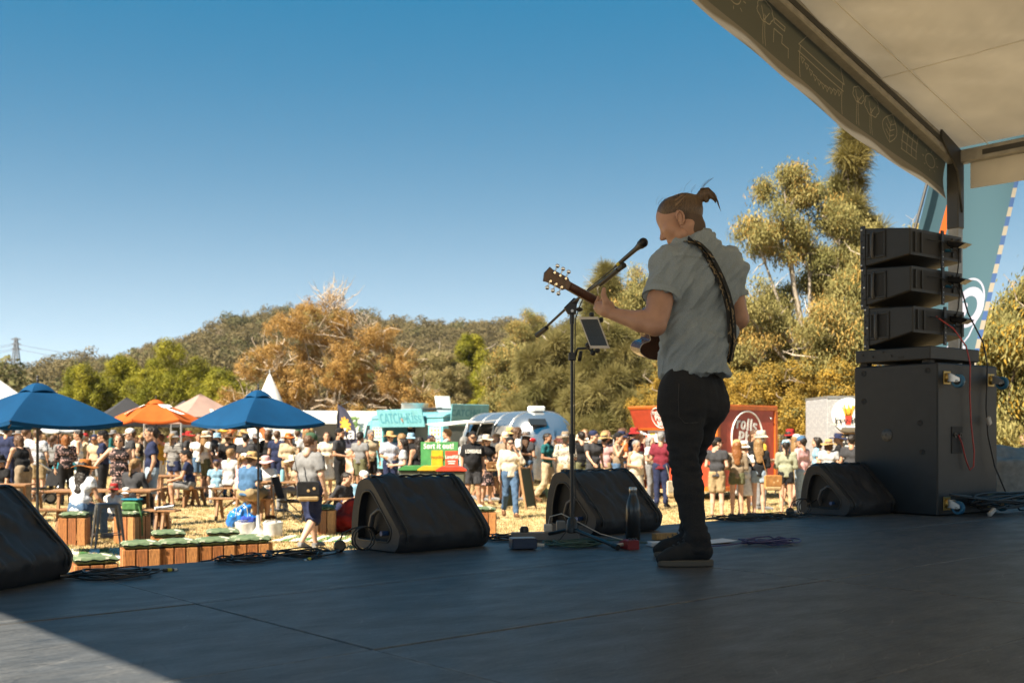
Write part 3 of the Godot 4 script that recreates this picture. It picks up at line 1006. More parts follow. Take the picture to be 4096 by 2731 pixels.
func monitors() -> void:
	var coverm := mat("nylon cover",Color(0.022,0.023,0.027),0.58,{"spec": 0.45,"rim": 0.25,"bump": noise_tex("nylon",0.25,0.3,0.7,2,256),"bump_cm": 0.04,"tex": noise_tex("scuff",0.01,0.82,1.0,5,512),"scale": 1.5})
	var inner := mat("speaker deep black",Color(0.008,0.008,0.009),0.7)
	var zipm := mat("zip",Color(0.03,0.03,0.03),0.35,{"metal": 0.4})
	var grey := mat("handle grey",Color(0.07,0.07,0.075),0.4)
	var sec := wedge_section()
	var W := 0.655
	# smooth outline
	var cu := Curve2D.new()
	for i in sec.size():
		var p: Vector2 = sec[i]
		var d: Vector2 = (sec[(i + 1) % sec.size()] - sec[(i + sec.size() - 1) % sec.size()])*0.16
		cu.add_point(p,-d,d)
	cu.add_point(sec[0])
	var N := 64
	var ring := []
	var len := cu.get_baked_length()
	for i in N:
		ring.append(cu.sample_baked(len*i / N,true))
	var mid := Vector2(0.23,0.19)
	var spots := [[Vector3(-2.055,1,-5.062) - Vector3(W*cos(1.32),0,-W*sin(1.32)),"black covered wedge monitor beside the coiled cables at the stage corner",1.32],[Vector3(-0.647,1,-6.098),"black covered wedge monitor with a coiled plug beside it at the stage front",TURN],[Vector3(0.524,1,-7.204),"black covered wedge monitor behind the microphone stand and bottle",TURN],[Vector3(2.707,1,-8.91),"black covered wedge monitor in front of the subwoofer",TURN - 0.05]]
	for m in 4:
		var o := thing("wedge_monitor",spots[m][1],"stage monitor",spots[m][0],spots[m][2],"wedge monitors along the stage front")
		fn.seed = 40 + m; fn.frequency = 1.0; fn.fractal_octaves = 3
		var b := Mb.new()
		var M := 44
		for j in M + 1:
			var x := W*j / M
			var e := minf(x,W - x)
			var sc := 1.0 - 0.045*pow(clampf(1.0 - e / 0.05,0.0,1.0),2.0)
			for i in N:
				var p: Vector2 = mid + (ring[i] - mid)*sc
				var out: Vector2 = (ring[i] - mid).normalized()
				var lift := smoothstep(0.02,0.12,p.y)
				var wv := fn.get_noise_3d(x*5.0,p.y*4.0 + p.x*2.0,m*3.0)*0.030 + fn.get_noise_3d(x*16.0 + p.y*9.0,p.y*6.0,p.x*5.0)*0.013
				# pleats that gather above the front lip
				wv += 0.006*sin(x*44.0 + 6.0*fn.get_noise_2d(x*6.0,3.0))*smoothstep(0.28,0.12,p.y)*smoothstep(0.06,0.12,p.y)*(1.0 if p.x < 0.15 else 0.2)
				p += out*wv*lift*smoothstep(0.0,0.06,e)
				p.y = maxf(p.y,0.001)
				b.v.append(Vector3(x,p.y,-p.x)); b.n.append(Vector3(0,out.y,-out.x)); b.uv.append(Vector2(float(i) / N,x))
		for j in M:
			for i in N:
				b.vq(j*N + i,j*N + (i + 1) % N,(j + 1)*N + (i + 1) % N,(j + 1)*N + i)
		var nn := PackedVector3Array()
		nn.resize(b.v.size())
		for t in range(0,b.idx.size(),3):
			var g := (b.v[b.idx[t + 2]] - b.v[b.idx[t]]).cross(b.v[b.idx[t + 1]] - b.v[b.idx[t]])
			for e2 in 3: nn[b.idx[t + e2]] += g
		for i in nn.size(): nn[i] = nn[i].normalized()
		b.n = nn
		# far end closed, near end a bordered opening
		var c0 := Vector3(W,mid.y,-mid.x)
		for i in N:
			b.tri(c0,b.v[M*N + i],b.v[M*N + (i + 1) % N],Vector3.RIGHT,Vector3.RIGHT,Vector3.RIGHT)
		var inn := []
		var inn2 := []
		for i in N:
			var p: Vector2 = mid + (ring[i] - mid)*0.955
			var q: Vector2 = Vector2(0.235,0.185) + (ring[i] - mid)*Vector2(0.66,0.68)
			inn.append(Vector3(0.006,q.y,-q.x))
			inn2.append(Vector3(0.05,q.y,-q.x))
		for i in N:
			var i2 := (i + 1) % N
			b.quad(b.v[i],b.v[i2],inn[i2],inn[i])
			b.quad(inn[i],inn[i2],inn2[i2],inn2[i])
		part("cover",b,coverm,o)
		var pn := Mb.new()
		for i in N:
			pn.tri(Vector3(0.05,0.185,-0.235),inn2[i],inn2[(i + 1) % N],Vector3.LEFT,Vector3.LEFT,Vector3.LEFT)
		var ip := part("side_panel",pn,inner,o)
		part("handle",Mb.new().tube([Vector3(0.048,0.22,-0.14),Vector3(0.02,0.235,-0.19),Vector3(0.012,0.2,-0.24),Vector3(0.016,0.13,-0.27),Vector3(0.046,0.085,-0.275)],[0.016,0.018,0.018,0.018,0.016],10,true,0.7),grey,ip)
		for k in 9:
			part("vent_slat",Mb.new().bar(Vector3(0.045,0.285 - k*0.012,-0.215 + k*0.017),Vector3(0.045,0.31 - k*0.012,-0.23 + k*0.017),0.006,0.008),grey,ip)
		part("connector",Mb.new().tube([Vector3(0.05,0.10,-0.15),Vector3(0.005,0.10,-0.15)],0.014,10),mat("blue plug",Color(0.03,0.08,0.22),0.4),ip)
		var ed := Mb.new()
		for e3 in [0.045,W - 0.045,W - 0.075]:
			var pts := []
			for i in N + 1:
				var p2: Vector2 = mid + (ring[i % N] - mid)*1.006
				if p2.y > 0.05 and p2.x < 0.36:
					pts.append(Vector3(e3,p2.y + 0.006,-p2.x + 0.004))
			if pts.size() > 3: ed.tube(pts,0.0055,6)
		part("zip",ed,zipm,o)
		part("piping",Mb.new().tube(inn + [inn[0]],0.006,6),zipm,o)
		var tp := []
		for k in 20:
			tp.append(Vector3(0.02 + k*0.032,0.418 + 0.004*sin(k*1.9),-0.275))
		part("top_seam",Mb.new().tube(tp,0.009,6,true,0.7),zipm,o)

# ---------------------------------------------------------------- leads, boxes and small things on the deck
func coil_points(r: float,turns: int,seed_: int,h := 0.006,squash := 0.75) -> Array:
	var g := RandomNumberGenerator.new()
	g.seed = seed_
	var pts := []
	var ph := g.randf()*TAU
	var n := turns*18
	for i in n + 1:
		var a := TAU*i / 18.0 + ph
		var k := i / 18
		var rr := r*(0.78 + 0.22*sin(k*2.3 + seed_) + 0.06*sin(a*2.0 + k))
		var off := Vector3(sin(k*1.7 + seed_)*r*0.16,0,cos(k*2.1)*r*0.1)
		pts.append(off + Vector3(cos(a)*rr*1.15,h + 0.005*(k % 5) + 0.006*(1.0 + sin(a*3.0 + k*1.1)),sin(a)*rr*squash))
	return pts

func coil(at: Vector3,r: float,turns: int,col: Color,label: String,sd: int,tail := Vector3(0.3,0,0.1),band := true,rad := 0.0042) -> Node3D:
	var o := thing("cable_coil",label,"cable",at,rng.randf()*0.6)
	var pts := coil_points(r,turns,sd)
	var e: Vector3 = pts[-1]
	var more := [e.lerp(tail,0.35) + Vector3(0,0.02,0.03),e.lerp(tail,0.7) + Vector3(0,0.012,0.04),tail + Vector3(0,0.008,0)]
	var jm := mat("jacket " + col.to_html(false),col,0.45)
	part("lead",Mb.new().tube(pts + more,rad,6),jm,o)
	if band:
		var d: Vector3 = (more[2] - more[1]).normalized()
		var p := part("plug",Mb.new().tube([more[2],more[2] + d*0.05,more[2] + d*0.075],[0.0085,0.0095,0.0095],10),mat("plug black",Color(0.02,0.02,0.02),0.35),o)
		part("collar",Mb.new().tube([more[2] + d*0.02,more[2] + d*0.042],0.0102,10),mat("yellow tape",Color(0.45,0.38,0.03),0.6),p)
		part("shell",Mb.new().tube([more[2] + d*0.055,more[2] + d*0.072],0.0101,10),mat("bright zinc",Color(0.55,0.55,0.55),0.35,{"metal": 0.9}),p)
		var s: Vector3 = pts[0]
		part("plug",Mb.new().tube([s,s + Vector3(-0.03,0.004,0.03),s + Vector3(-0.07,0.006,0.05)],[0.006,0.009,0.0095],10),mat("plug black",Color(0.02,0.02,0.02),0.35),o)
	return o

func stage_bits() -> void:
	var rub := Color(0.013,0.013,0.014)
	coil(Vector3(-1.839,1,-5.08),0.17,7,rub,"black coiled cable with yellow banded plug beside the corner monitor",3,Vector3(0.2,0,-0.16))
	coil(Vector3(-1.399,1,-5.709),0.13,6,rub,"black coiled cable touching another coil at the stage edge",8,Vector3(-0.2,0,-0.06),false)
	coil(Vector3(-1.153,1,-5.946),0.17,6,rub,"black coiled cable with yellow plug near the round power plug",12,Vector3(0.02,0,0.16))
	coil(Vector3(-0.013,1,-6.925),0.15,6,rub,"black cable coil by the grey power board",15,Vector3(0.3,0,0.1),false)
	coil(Vector3(0.357,1,-6.485),0.15,7,Color(0.03,0.075,0.06),"dark green instrument cable coiled under the microphone stand",19,Vector3(0.52,0,-0.02),false,0.0045)
	coil(Vector3(1.549,1,-6.605),0.17,5,Color(0.05,0.04,0.12),"purple cable coiled on the deck beside the guitarist",23,Vector3(-0.5,0,0.06),false,0.0045)
	coil(Vector3(1.765,1,-8.563),0.24,7,rub,"black coiled cable with a tail beside the trailer side of the stage edge",27,Vector3(-0.36,0,0.0),false)
	coil(Vector3(2.127,1,-8.773),0.2,5,rub,"black coiled cable with yellow plug by the subwoofer monitor",31,Vector3(-0.18,0,-0.1))
	# round power plugs with a loop of lead beside two monitors
	for d in [[Vector3(-0.949,1,-6.177),"round black power plug on a looped lead beside the red bean bag monitor",1.0],[Vector3(2.293,1,-8.994),"round black power plug on a looped lead before the subwoofer monitor",1.2]]:
		var o := thing("power_plug",d[1],"plug",d[0],0.3,"round power plugs by the monitors")
		part("head",Mb.new().lathe([Vector2(0,-0.02),Vector2(0.03,-0.02),Vector2(0.034,-0.012),Vector2(0.034,0.012),Vector2(0.028,0.022),Vector2(0,0.024)],18,Transform3D(Basis(Vector3(1,0,0),1.2),Vector3(-0.02,0.034,0))),mat("plug black",Color(0.02,0.02,0.02),0.35),o)
		var pts := [Vector3(-0.02,0.06,0),Vector3(0.0,0.11,0.0),Vector3(0.06,0.13,-0.02)]
		for i in 26:
			var a := PI*0.5 - TAU*i / 12.0
			pts.append(Vector3(0.10 + cos(a)*0.062 + i*0.0012,0.075 + sin(a)*0.066,-0.02 + 0.001*i))
		pts.append(Vector3(0.19,0.09,-0.05)); pts.append(Vector3(0.26*d[2],0.13,-0.1))
		part("lead",Mb.new().tube(pts,0.0045,6),mat("rubber",Color(0.012,0.012,0.013),0.5),o)
	# bottle
	var bt := thing("drink_bottle","tall black steel drink bottle with silver cap on the deck","bottle",Vector3(0.758,1,-6.892))
	part("body",Mb.new().lathe([Vector2(0,0.0),Vector2(0.042,0.0),Vector2(0.046,0.004),Vector2(0.046,0.19),Vector2(0.044,0.215),Vector2(0.036,0.25),Vector2(0.026,0.275),Vector2(0.0235,0.29),Vector2(0.0235,0.302)],28),mat("bottle black",Color(0.012,0.012,0.013),0.32,{"coat": 0.3}),bt)
	part("cap",Mb.new().lathe([Vector2(0.024,0.302),Vector2(0.0255,0.304),Vector2(0.0255,0.328),Vector2(0.0235,0.332),Vector2(0,0.332)],24),mat("brushed steel",Color(0.45,0.44,0.43),0.3,{"metal": 0.9}),bt)
	# direct box and pedal
	var di := thing("direct_box","small dark blue metal signal box with a cable plugged in","audio box",Vector3(0.063,1,-6.341),TURN - 0.5)
	part("case",Mb.new().box(Vector3(0,0.036,0),Vector3(0.145,0.062,0.1),Basis(),0.004),mat("blue case",Color(0.012,0.022,0.055),0.3),di)
	part("end_plate",Mb.new().box(Vector3(0.0735,0.036,0),Vector3(0.003,0.05,0.088),Basis(),0.001),mat("end plate",Color(0.02,0.02,0.025),0.4),di)
	for k in 3:
		part("switch",Mb.new().box(Vector3(0.077,0.045,-0.02 + k*0.02),Vector3(0.006,0.012,0.006)),mat("bright zinc",Color(0.55,0.55,0.55),0.35,{"metal": 0.9}),di)
	part("jack_plug",Mb.new().tube([Vector3(0.075,0.024,0.02),Vector3(0.12,0.022,0.022)],[0.011,0.009],10),mat("pale plastic",Color(0.5,0.47,0.42),0.5),di)
	var pd := thing("effects_pedal","red effects pedal with black tread and cables either side","pedal",Vector3(0.676,1,-6.37),TURN - 0.35)
	part("case",Mb.new().extrude([Vector2(-0.065,0),Vector2(-0.065,0.052),Vector2(-0.02,0.056),Vector2(0.02,0.046),Vector2(0.065,0.03),Vector2(0.065,0)],0.073,Transform3D(Basis(Vector3(0,1,0),PI / 2),Vector3.ZERO),0.003),mat("red enamel",Color(0.22,0.012,0.012),0.35),pd)
	part("tread",Mb.new().box(Vector3(0,0.045,-0.035),Vector3(0.062,0.006,0.05),Basis(Vector3(1,0,0),-0.25),0.002),mat("rubber",Color(0.012,0.012,0.013),0.5),pd)
	for k in 3:
		part("knob",Mb.new().lathe([Vector2(0.007,0),Vector2(0.006,0.01),Vector2(0,0.01)],10,Transform3D(Basis(),Vector3(-0.02 + k*0.02,0.055,0.05))),mat("plug black",Color(0.02,0.02,0.02),0.35),pd)
	part("jack_plug",Mb.new().tube([Vector3(-0.037,0.026,0.0),Vector3(-0.085,0.024,0.01)],[0.011,0.008],10),mat("pale plastic",Color(0.5,0.47,0.42),0.5),pd)
	# power board with plugs
	var pb := thing("power_board","long grey power board with white plugs behind the microphone stand","power board",Vector3(0.205,1,-6.842),TURN - 0.62)
	part("case",Mb.new().box(Vector3(0,0.03,0),Vector3(0.42,0.05,0.07),Basis(),0.005),mat("grey case",Color(0.16,0.155,0.15),0.5),pb)
	part("plug",Mb.new().box(Vector3(0.02,0.08,0),Vector3(0.05,0.05,0.045),Basis(),0.006),mat("pale plastic",Color(0.5,0.47,0.42),0.5),pb)
	part("plug",Mb.new().box(Vector3(0.1,0.085,0.0),Vector3(0.055,0.08,0.05),Basis(),0.006),mat("grey case",Color(0.16,0.155,0.15),0.5),pb)
	part("plug",Mb.new().lathe([Vector2(0.028,0),Vector2(0.028,0.02),Vector2(0.02,0.035),Vector2(0,0.036)],14,Transform3D(Basis(),Vector3(-0.13,0.056,0))),mat("plug black",Color(0.02,0.02,0.02),0.35),pb)
	part("lead",Mb.new().tube([Vector3(0.02,0.1,0),Vector3(0.03,0.15,0.0),Vector3(0.1,0.17,0.02),Vector3(0.2,0.12,0.06),Vector3(0.33,0.05,0.1),Vector3(0.46,0.02,0.22)],0.003,6),mat("pale plastic",Color(0.5,0.47,0.42),0.5),pb)
	# wooden block, folded paper
	var wb := thing("wood_block","short offcut of bare timber on the deck beside the guitarist's shoe","wood block",Vector3(0.963,1,-6.925),0.5)
	part("timber",Mb.new().box(Vector3(0,0.022,0),Vector3(0.17,0.04,0.05),Basis(),0.003),mat("raw pine",Color(0.42,0.26,0.10),0.75,{"tex": grain_tex("pine",9.0,1.2,0.7,1.0),"scale": 3.0}),wb)
	var pp := thing("paper_stack","folded stack of white paper under the cables by the guitarist's shoe","paper",Vector3(0.884,1,-6.545),0.2)
	for k in 5:
		part("sheet",Mb.new().box(Vector3(0.002*k,0.003 + 0.0045*k,0),Vector3(0.15,0.003,0.1)),mat("paper",Color(0.62,0.64,0.68),0.9),pp)
	var p2 := thing("set_list","white paper set list lying on the deck behind the guitarist","paper",Vector3(1.234,1,-6.729),0.4)
	part("sheet",Mb.new().sheet(10,6,func(a: float,b: float) -> Vector3: return Vector3(a*0.24 - 0.12,0.004 + 0.012*a*a,b*0.17 - 0.085)),mat("paper",Color(0.62,0.64,0.68),0.9),p2)

# ---------------------------------------------------------------- heads, hands, bodies
func head_prims() -> Array:   # face towards +z, left towards +x, origin between the ears
	var p := [
		[Vector3(0,0.042,-0.03),Vector3(0,0.048,0.018),0.088,0.086,0.03,false,Vector3(0.88,1,1.05)],
		[Vector3(0,-0.02,0.042),Vector3(0,-0.078,0.05),0.062,0.044,0.03,false,Vector3(0.98,1,1)],
		[Vector3(-0.036,-0.068,0.015),Vector3(0.036,-0.068,0.015),0.04,0.04,0.025],
		[Vector3(0,-0.106,0.062),Vector3(0,-0.104,0.058),0.022,0.022,0.02],
		[Vector3(0,0.004,0.094),Vector3(0,-0.036,0.115),0.009,0.0125,0.010],
		[Vector3(-0.012,-0.04,0.103),Vector3(0.012,-0.04,0.103),0.009,0.009,0.006],
		[Vector3(-0.034,0.022,0.080),Vector3(0.034,0.022,0.080),0.013,0.013,0.014],
		[Vector3(-0.018,-0.070,0.090),Vector3(0.018,-0.070,0.090),0.0085,0.0085,0.006],
		[Vector3(0,-0.055,-0.03),Vector3(0,-0.17,-0.05),0.055,0.06,0.02],
	]
	for s in [-1.0,1.0]:
		p.append([Vector3(s*0.043,-0.018,0.055),Vector3(s*0.045,-0.03,0.05),0.034,0.03,0.02])
		p.append([Vector3(s*0.086,0.016,-0.012),Vector3(s*0.082,-0.022,-0.006),0.025,0.016,0.004,false,Vector3(0.42,1.15,0.8)])
	return p

var head_cache := {}
func head_mesh(cell: float) -> Mb:
	if not head_cache.has(cell):
		head_cache[cell] = nets(head_prims(),cell)
	return head_cache[cell]

func features(xf: Transform3D) -> Mb:   # eyes and brows
	var b := Mb.new()
	for s in [-1.0,1.0]:
		b.ball(xf*Vector3(s*0.031,0.003,0.083),Vector3(0.012,0.0055,0.006),xf.basis.orthonormalized(),5,8)
		b.tube([xf*Vector3(s*0.016,0.026,0.0925),xf*Vector3(s*0.032,0.03,0.090),xf*Vector3(s*0.048,0.022,0.080)],0.0042,5)
	return b

func fingers(b: Mb, wrist: Vector3, dir: Vector3, palm: Vector3, side: float, k := 1.0, curl := 0.5) -> void:   # a relaxed hand
	var d := dir.normalized()
	var p := (palm - d*palm.dot(d)).normalized()
	var x := d.cross(p)*side
	b.tube([wrist - d*0.01,wrist + d*0.03*k,wrist + d*0.075*k,wrist + d*0.09*k],[0.024*k,0.038*k,0.040*k,0.034*k],8,true,0.45,p)
	var long := [0.066,0.076,0.071,0.055]
	for i in 4:
		var o: Vector3 = wrist + d*0.082*k + x*(0.028 - 0.0185*i)*k
		var l: float = long[i]*k
		b.tube([o,o + d*l*0.45 + p*l*0.12*curl,o + d*l*0.75 + p*l*0.4*curl,o + d*l*(1.0 - 0.25*curl) + p*l*0.75*curl],[0.0095*k,0.009*k,0.0082*k,0.006*k],6)
	var t: Vector3 = wrist + d*0.025*k + x*0.03*k
	b.tube([t,t + (d*0.7 + x*0.7 + p*0.3).normalized()*0.038*k,t + (d*0.9 + x*0.55 + p*0.55).normalized()*0.068*k],[0.013*k,0.0105*k,0.0075*k],6)

func skin_mat(i: int) -> StandardMaterial3D:
	var cols := [Color(0.46,0.27,0.18),Color(0.40,0.22,0.135),Color(0.30,0.155,0.09),Color(0.16,0.08,0.045),Color(0.50,0.31,0.22)]
	return mat("skin %d" % i,cols[i],0.55,{"tex": noise_tex("skin tone",0.02,0.9,1.0,3,256),"scale": 3.0,"spec": 0.4})

# ---------------------------------------------------------------- the guitarist
func musician() -> void:
	var base := Vector3(0.932,1,-5.72)
	var o := thing("person","man with hair tied back playing acoustic guitar at the microphone, grey shirt, black jeans","person",base)
	var sk := mat("guitarist skin",Color(0.43,0.235,0.155),0.5,{"tex": noise_tex("skin tone",0.02,0.9,1.0,3,256),"scale": 3.0,"spec": 0.45})
	var shL := Vector3(0.792,2.53,-5.62) - base
	var shR := Vector3(1.168,2.546,-5.86) - base
	var elL := Vector3(0.718,2.206,-5.5) - base
	var wrL := Vector3(0.514,2.272,-5.6) - base
	var elR := Vector3(1.226,2.283,-5.93) - base
	var wrR := Vector3(1.063,2.098,-6.06) - base
	var neck := Vector3(0.936,2.638,-5.72) - base
	var hc := Vector3(0.871,2.756,-5.7) - base
	var hipL := Vector3(0.88,1.811,-5.66) - base
	var hipR := Vector3(1.005,1.814,-5.79) - base
	var knL := Vector3(0.878,1.516,-5.6) - base
	var knR := Vector3(0.942,1.517,-5.84) - base
	var anL := Vector3(0.927,1.1,-5.5) - base
	var anR := Vector3(0.961,1.105,-5.92) - base
	var pel := (hipL + hipR)*0.5 + Vector3(0.01,0.06,0)
	var chest := Vector3(0.974,2.426,-5.74) - base
	# head, turned to the neck of the guitar and tipped down
	var fwd := Vector3(-0.90,-0.38,-0.22).normalized()
	var left := Vector3.UP.cross(fwd).normalized()
	left = (left + Vector3(0,0.06,0)).normalized()
	var hb := Basis(left,fwd.cross(left),fwd)*Basis().scaled(Vector3(1.0,1.0,1.0))
	var hx := Transform3D(hb,hc)
	var body := Mb.new()
	var hps := head_prims()
	hps.remove_at(8)
	body.put(nets(hps,0.0055),hx)
	var arms := [
		[neck + Vector3(0.01,-0.03,0.0),hx*Vector3(0,-0.035,-0.03),0.066,0.066,0.03],
		[hx*Vector3(0,-0.03,-0.03),hx*Vector3(0,0.01,-0.03),0.066,0.06,0.03],
		[shL,shR,0.035,0.035,0.03],[chest,pel,0.05,0.05,0.03],
		[shL,elL,0.05,0.054,0.02],[shL.lerp(elL,0.55),shL.lerp(elL,0.8),0.066,0.060,0.03],
		[elL,elL.lerp(wrL,0.35),0.051,0.053,0.02],[elL.lerp(wrL,0.35),wrL,0.052,0.032,0.02],
		[shR,elR,0.05,0.05,0.02],[elR,wrR,0.05,0.032,0.02],
		[pel,hipL.lerp(knL,0.8),0.05,0.04,0.02],[pel,hipR.lerp(knR,0.8),0.05,0.04,0.02],[hipL.lerp(knL,0.8),anL,0.04,0.035,0.02],[hipR.lerp(knR,0.8),anR,0.04,0.035,0.02],
	]
	body.put(nets(arms,0.012))
	# fretting hand: thumb up behind the neck, fingers round the far side
	var H := func(u: float,v: float,z: float) -> Vector3: return Vector3((u - 2048.0)*z / 4400.0,1.65 + (1745.0 - v)*z / 4400.0,-z) - base
	var th := [H.call(2432,1242,5.605),H.call(2424,1205,5.585),H.call(2414,1180,5.58),H.call(2416,1156,5.588)]
	var hand := [
		[wrL,H.call(2425,1240,5.62),0.030,0.034,0.02],[H.call(2425,1240,5.62),H.call(2400,1228,5.645),0.033,0.03,0.02],
		[H.call(2436,1222,5.62),H.call(2405,1240,5.66),0.026,0.026,0.02],
		[th[0],th[1],0.021,0.017,0.015],[th[1],th[2],0.0165,0.014,0.006],[th[2],th[3],0.0135,0.0105,0.006],
	]
	for i in 4:
		var du := i*13.0
		var a: Vector3 = H.call(2388 + du,1226 + du*0.5,5.665)
		var b1: Vector3 = H.call(2382 + du,1232 + du*0.5,5.71)
		var c1: Vector3 = H.call(2386 + du,1210 + du*0.5,5.745)
		var d1: Vector3 = H.call(2394 + du,1188 + du*0.5,5.735)
		hand.append([a,b1,0.0125,0.0105,0.006]); hand.append([b1,c1,0.0105,0.0095,0.004]); hand.append([c1,d1,0.0095,0.0075,0.004])
	body.put(nets(hand,0.0045))
	# strumming hand in front of the strings
	fingers(body,wrR,(H.call(2760,1440,6.12) - wrR),Vector3(0,0,-1),1.0,1.1,0.7)
	for s in [-1.0,1.0]:
		var hel := []
		for k in 11:
			var a := deg_to_rad(-70.0 + 250.0*k / 10.0)
			hel.append(hx*Vector3(s*(0.094 + 0.004*sin(a)),0.0 + 0.031*sin(a),-0.012 - 0.019*cos(a - 0.3)))
		body.tube(hel,[0.003,0.0045,0.005,0.005,0.005,0.005,0.005,0.005,0.005,0.0045,0.003],6)
	part("body",body,sk,o)
	part("eyes",features(hx),mat("brow",Color(0.09,0.055,0.03),0.6),o)
	# hair swept back into a tied tail
	var hairm := mat("hair tied",Color(0.17,0.10,0.052),0.5,{"tex": grain_tex("hair",16.0,1.5,0.4,1.0),"scale": 7.0,"spec": 0.5})
	var hp := [
		[Vector3(0,0.050,-0.040),Vector3(0,0.062,0.012),0.090,0.083,0.03,false,Vector3(0.92,1,1.05)],
		[Vector3(0,0.025,-0.068),Vector3(0,-0.028,-0.066),0.062,0.04,0.03],
		[Vector3(-0.045,0.088,0.022),Vector3(0.045,0.088,0.022),0.034,0.034,0.03],
		[Vector3(0,0.068,-0.09),Vector3(0,0.075,-0.132),0.052,0.02,0.03],
		[Vector3(0,0.075,-0.132),Vector3(0,0.088,-0.160),0.016,0.024,0.01],[Vector3(0,0.088,-0.160),Vector3(0,0.084,-0.185),0.025,0.024,0.01],
		[Vector3(0,0.084,-0.185),Vector3(0,0.05,-0.208),0.022,0.014,0.01],[Vector3(0,0.05,-0.208),Vector3(0,0.012,-0.205),0.012,0.002,0.01],
		[Vector3(0,0.075,-0.165),Vector3(0,0.052,-0.168),0.02,0.014,0.01],
	]
	var hair := part("hair",Mb.new().put(nets(hp,0.0055),hx),hairm,o)
	var g := RandomNumberGenerator.new()
	g.seed = 4
	var locks := Mb.new()
	var pale := Mb.new()
	for k in 110:      # combed locks, laid on the hair
		var a := g.randf_range(-1.55,1.55)
		var pts := []
		for i in 8:
			var t := i / 7.0
			var aa := a*(1.0 - 0.8*pow(t,3.0))
			var el := lerpf(0.62,-0.95,t) if absf(a) < 1.0 else lerpf(0.35,-1.0,t)
			var d := Vector3(sin(aa)*cos(el),cos(aa)*cos(el),sin(el)).normalized()
			var c := Vector3(0,0.045,-0.015)
			var r := 0.16
			while r > 0.05 and hair_gap(hp,c + d*r) > 0.0008: r -= 0.0015
			pts.append(hx*(c + d*r))
		(locks if k % 3 else pale).tube(pts,[0.001,0.0026,0.003,0.003,0.003,0.003,0.0026,0.0016],4)
	for k in 26:      # tail strands
		var q := Vector3(g.randf_range(-0.014,0.014),g.randf_range(-0.012,0.016),0)
		locks.tube([hx*(Vector3(0,0.076,-0.132) + q*0.4),hx*(Vector3(0,0.098,-0.165) + q*1.3),hx*(Vector3(0,0.086,-0.2) + q*1.2),hx*(Vector3(0,0.04,-0.218) + q*1.4),hx*(Vector3(0,-0.005 + g.randf_range(-0.02,0.03),-0.212) + q*1.8)],[0.003,0.004,0.004,0.003,0.0008],4)
	part("locks",locks,hairm,hair)
	part("fair_locks",pale,mat("hair fair",Color(0.235,0.145,0.078),0.5),hair)
	var under := [[Vector3(0,0.015,-0.04),Vector3(0,-0.05,-0.052),0.083,0.066,0.03,false,Vector3(0.93,1,1)]]
	part("short_back",Mb.new().put(nets(under,0.008),hx),mat("hair short",Color(0.15,0.09,0.055),0.7,{"tex": noise_tex("stubble",0.3,0.5,1.0,2,256),"scale": 9.0}),hair)
	var fly := Mb.new()
	for k in 22:      # loose hairs
		var a := g.randf_range(-1.2,1.2)
		var z := g.randf_range(-0.11,0.09)
		var s := Vector3(sin(a)*0.075,0.055 + cos(a)*0.085,z)
		var d := Vector3(sin(a),cos(a) + 0.2,-0.4 + g.randf_range(-0.7,0.7)).normalized()*g.randf_range(0.03,0.07)
		fly.tube([hx*s,hx*(s + d*0.5),hx*(s + d + Vector3(0,-0.01,-0.015))],0.0006,3)
	for k in 6:
		var s := Vector3(g.randf_range(-0.01,0.01),0.1,-0.155)
		fly.tube([hx*s,hx*(s + Vector3(0,0.03,-0.02 - k*0.004)),hx*(s + Vector3(0,0.045,-0.05 - k*0.008))],0.0007,3)
	part("loose_hairs",fly,hairm,hair)
	part("hair_tie",Mb.new().tube([hx*Vector3(0,0.073,-0.126),hx*Vector3(0,0.078,-0.138)],0.0195,10),mat("rubber",Color(0.012,0.012,0.013),0.5),hair)
	# shirt
	var shirtm := mat("chambray shirt",Color(0.29,0.335,0.365),0.9,{"spec": 0.2,"rim": 0.3,"tex": noise_tex("chambray",0.09,0.8,1.0,3,512),"scale": 3.0})
	var hem := Vector3(0.946,1.961,-5.72) - base
	var sp := [
		[shL + Vector3(0.02,-0.02,0.01),shR + Vector3(-0.01,-0.02,0),0.078,0.080,0.06],
		[Vector3(0.864,2.415,-5.66) - base,Vector3(1.085,2.424,-5.82) - base,0.118,0.118,0.08],
		[Vector3(0.876,2.185,-5.67) - base,Vector3(1.06,2.197,-5.8) - base,0.114,0.114,0.09],
		[hem + Vector3(0.0,0,0.01),hem + Vector3(0,0.2,0.0),0.150,0.142,0.06,true,Vector3(1.2,1,1.05)],
		[neck + Vector3(0.01,-0.09,0),neck + Vector3(0.014,0.0,0),0.10,0.076,0.05],
		[neck + Vector3(0.02,-0.005,0),shL.lerp(neck,0.1),0.07,0.076,0.09],[neck + Vector3(0.02,-0.005,0),shR.lerp(neck,0.1),0.072,0.078,0.09],
		[shL + Vector3(0,0.01,0),shL.lerp(elL,0.56),0.078,0.088,0.035,true],
		[shL,shL,0.074,0.074,0.03],
		[shR + Vector3(0,0.01,0),shR.lerp(elR,0.56),0.068,0.072,0.035,true],[shR,shR,0.07,0.07,0.03],
	]
	var shb := nets(sp,0.0105)
	# folds: drag lines that run from the strap and armpit down to the hem
	fn.seed = 77; fn.frequency = 1.0; fn.fractal_octaves = 3
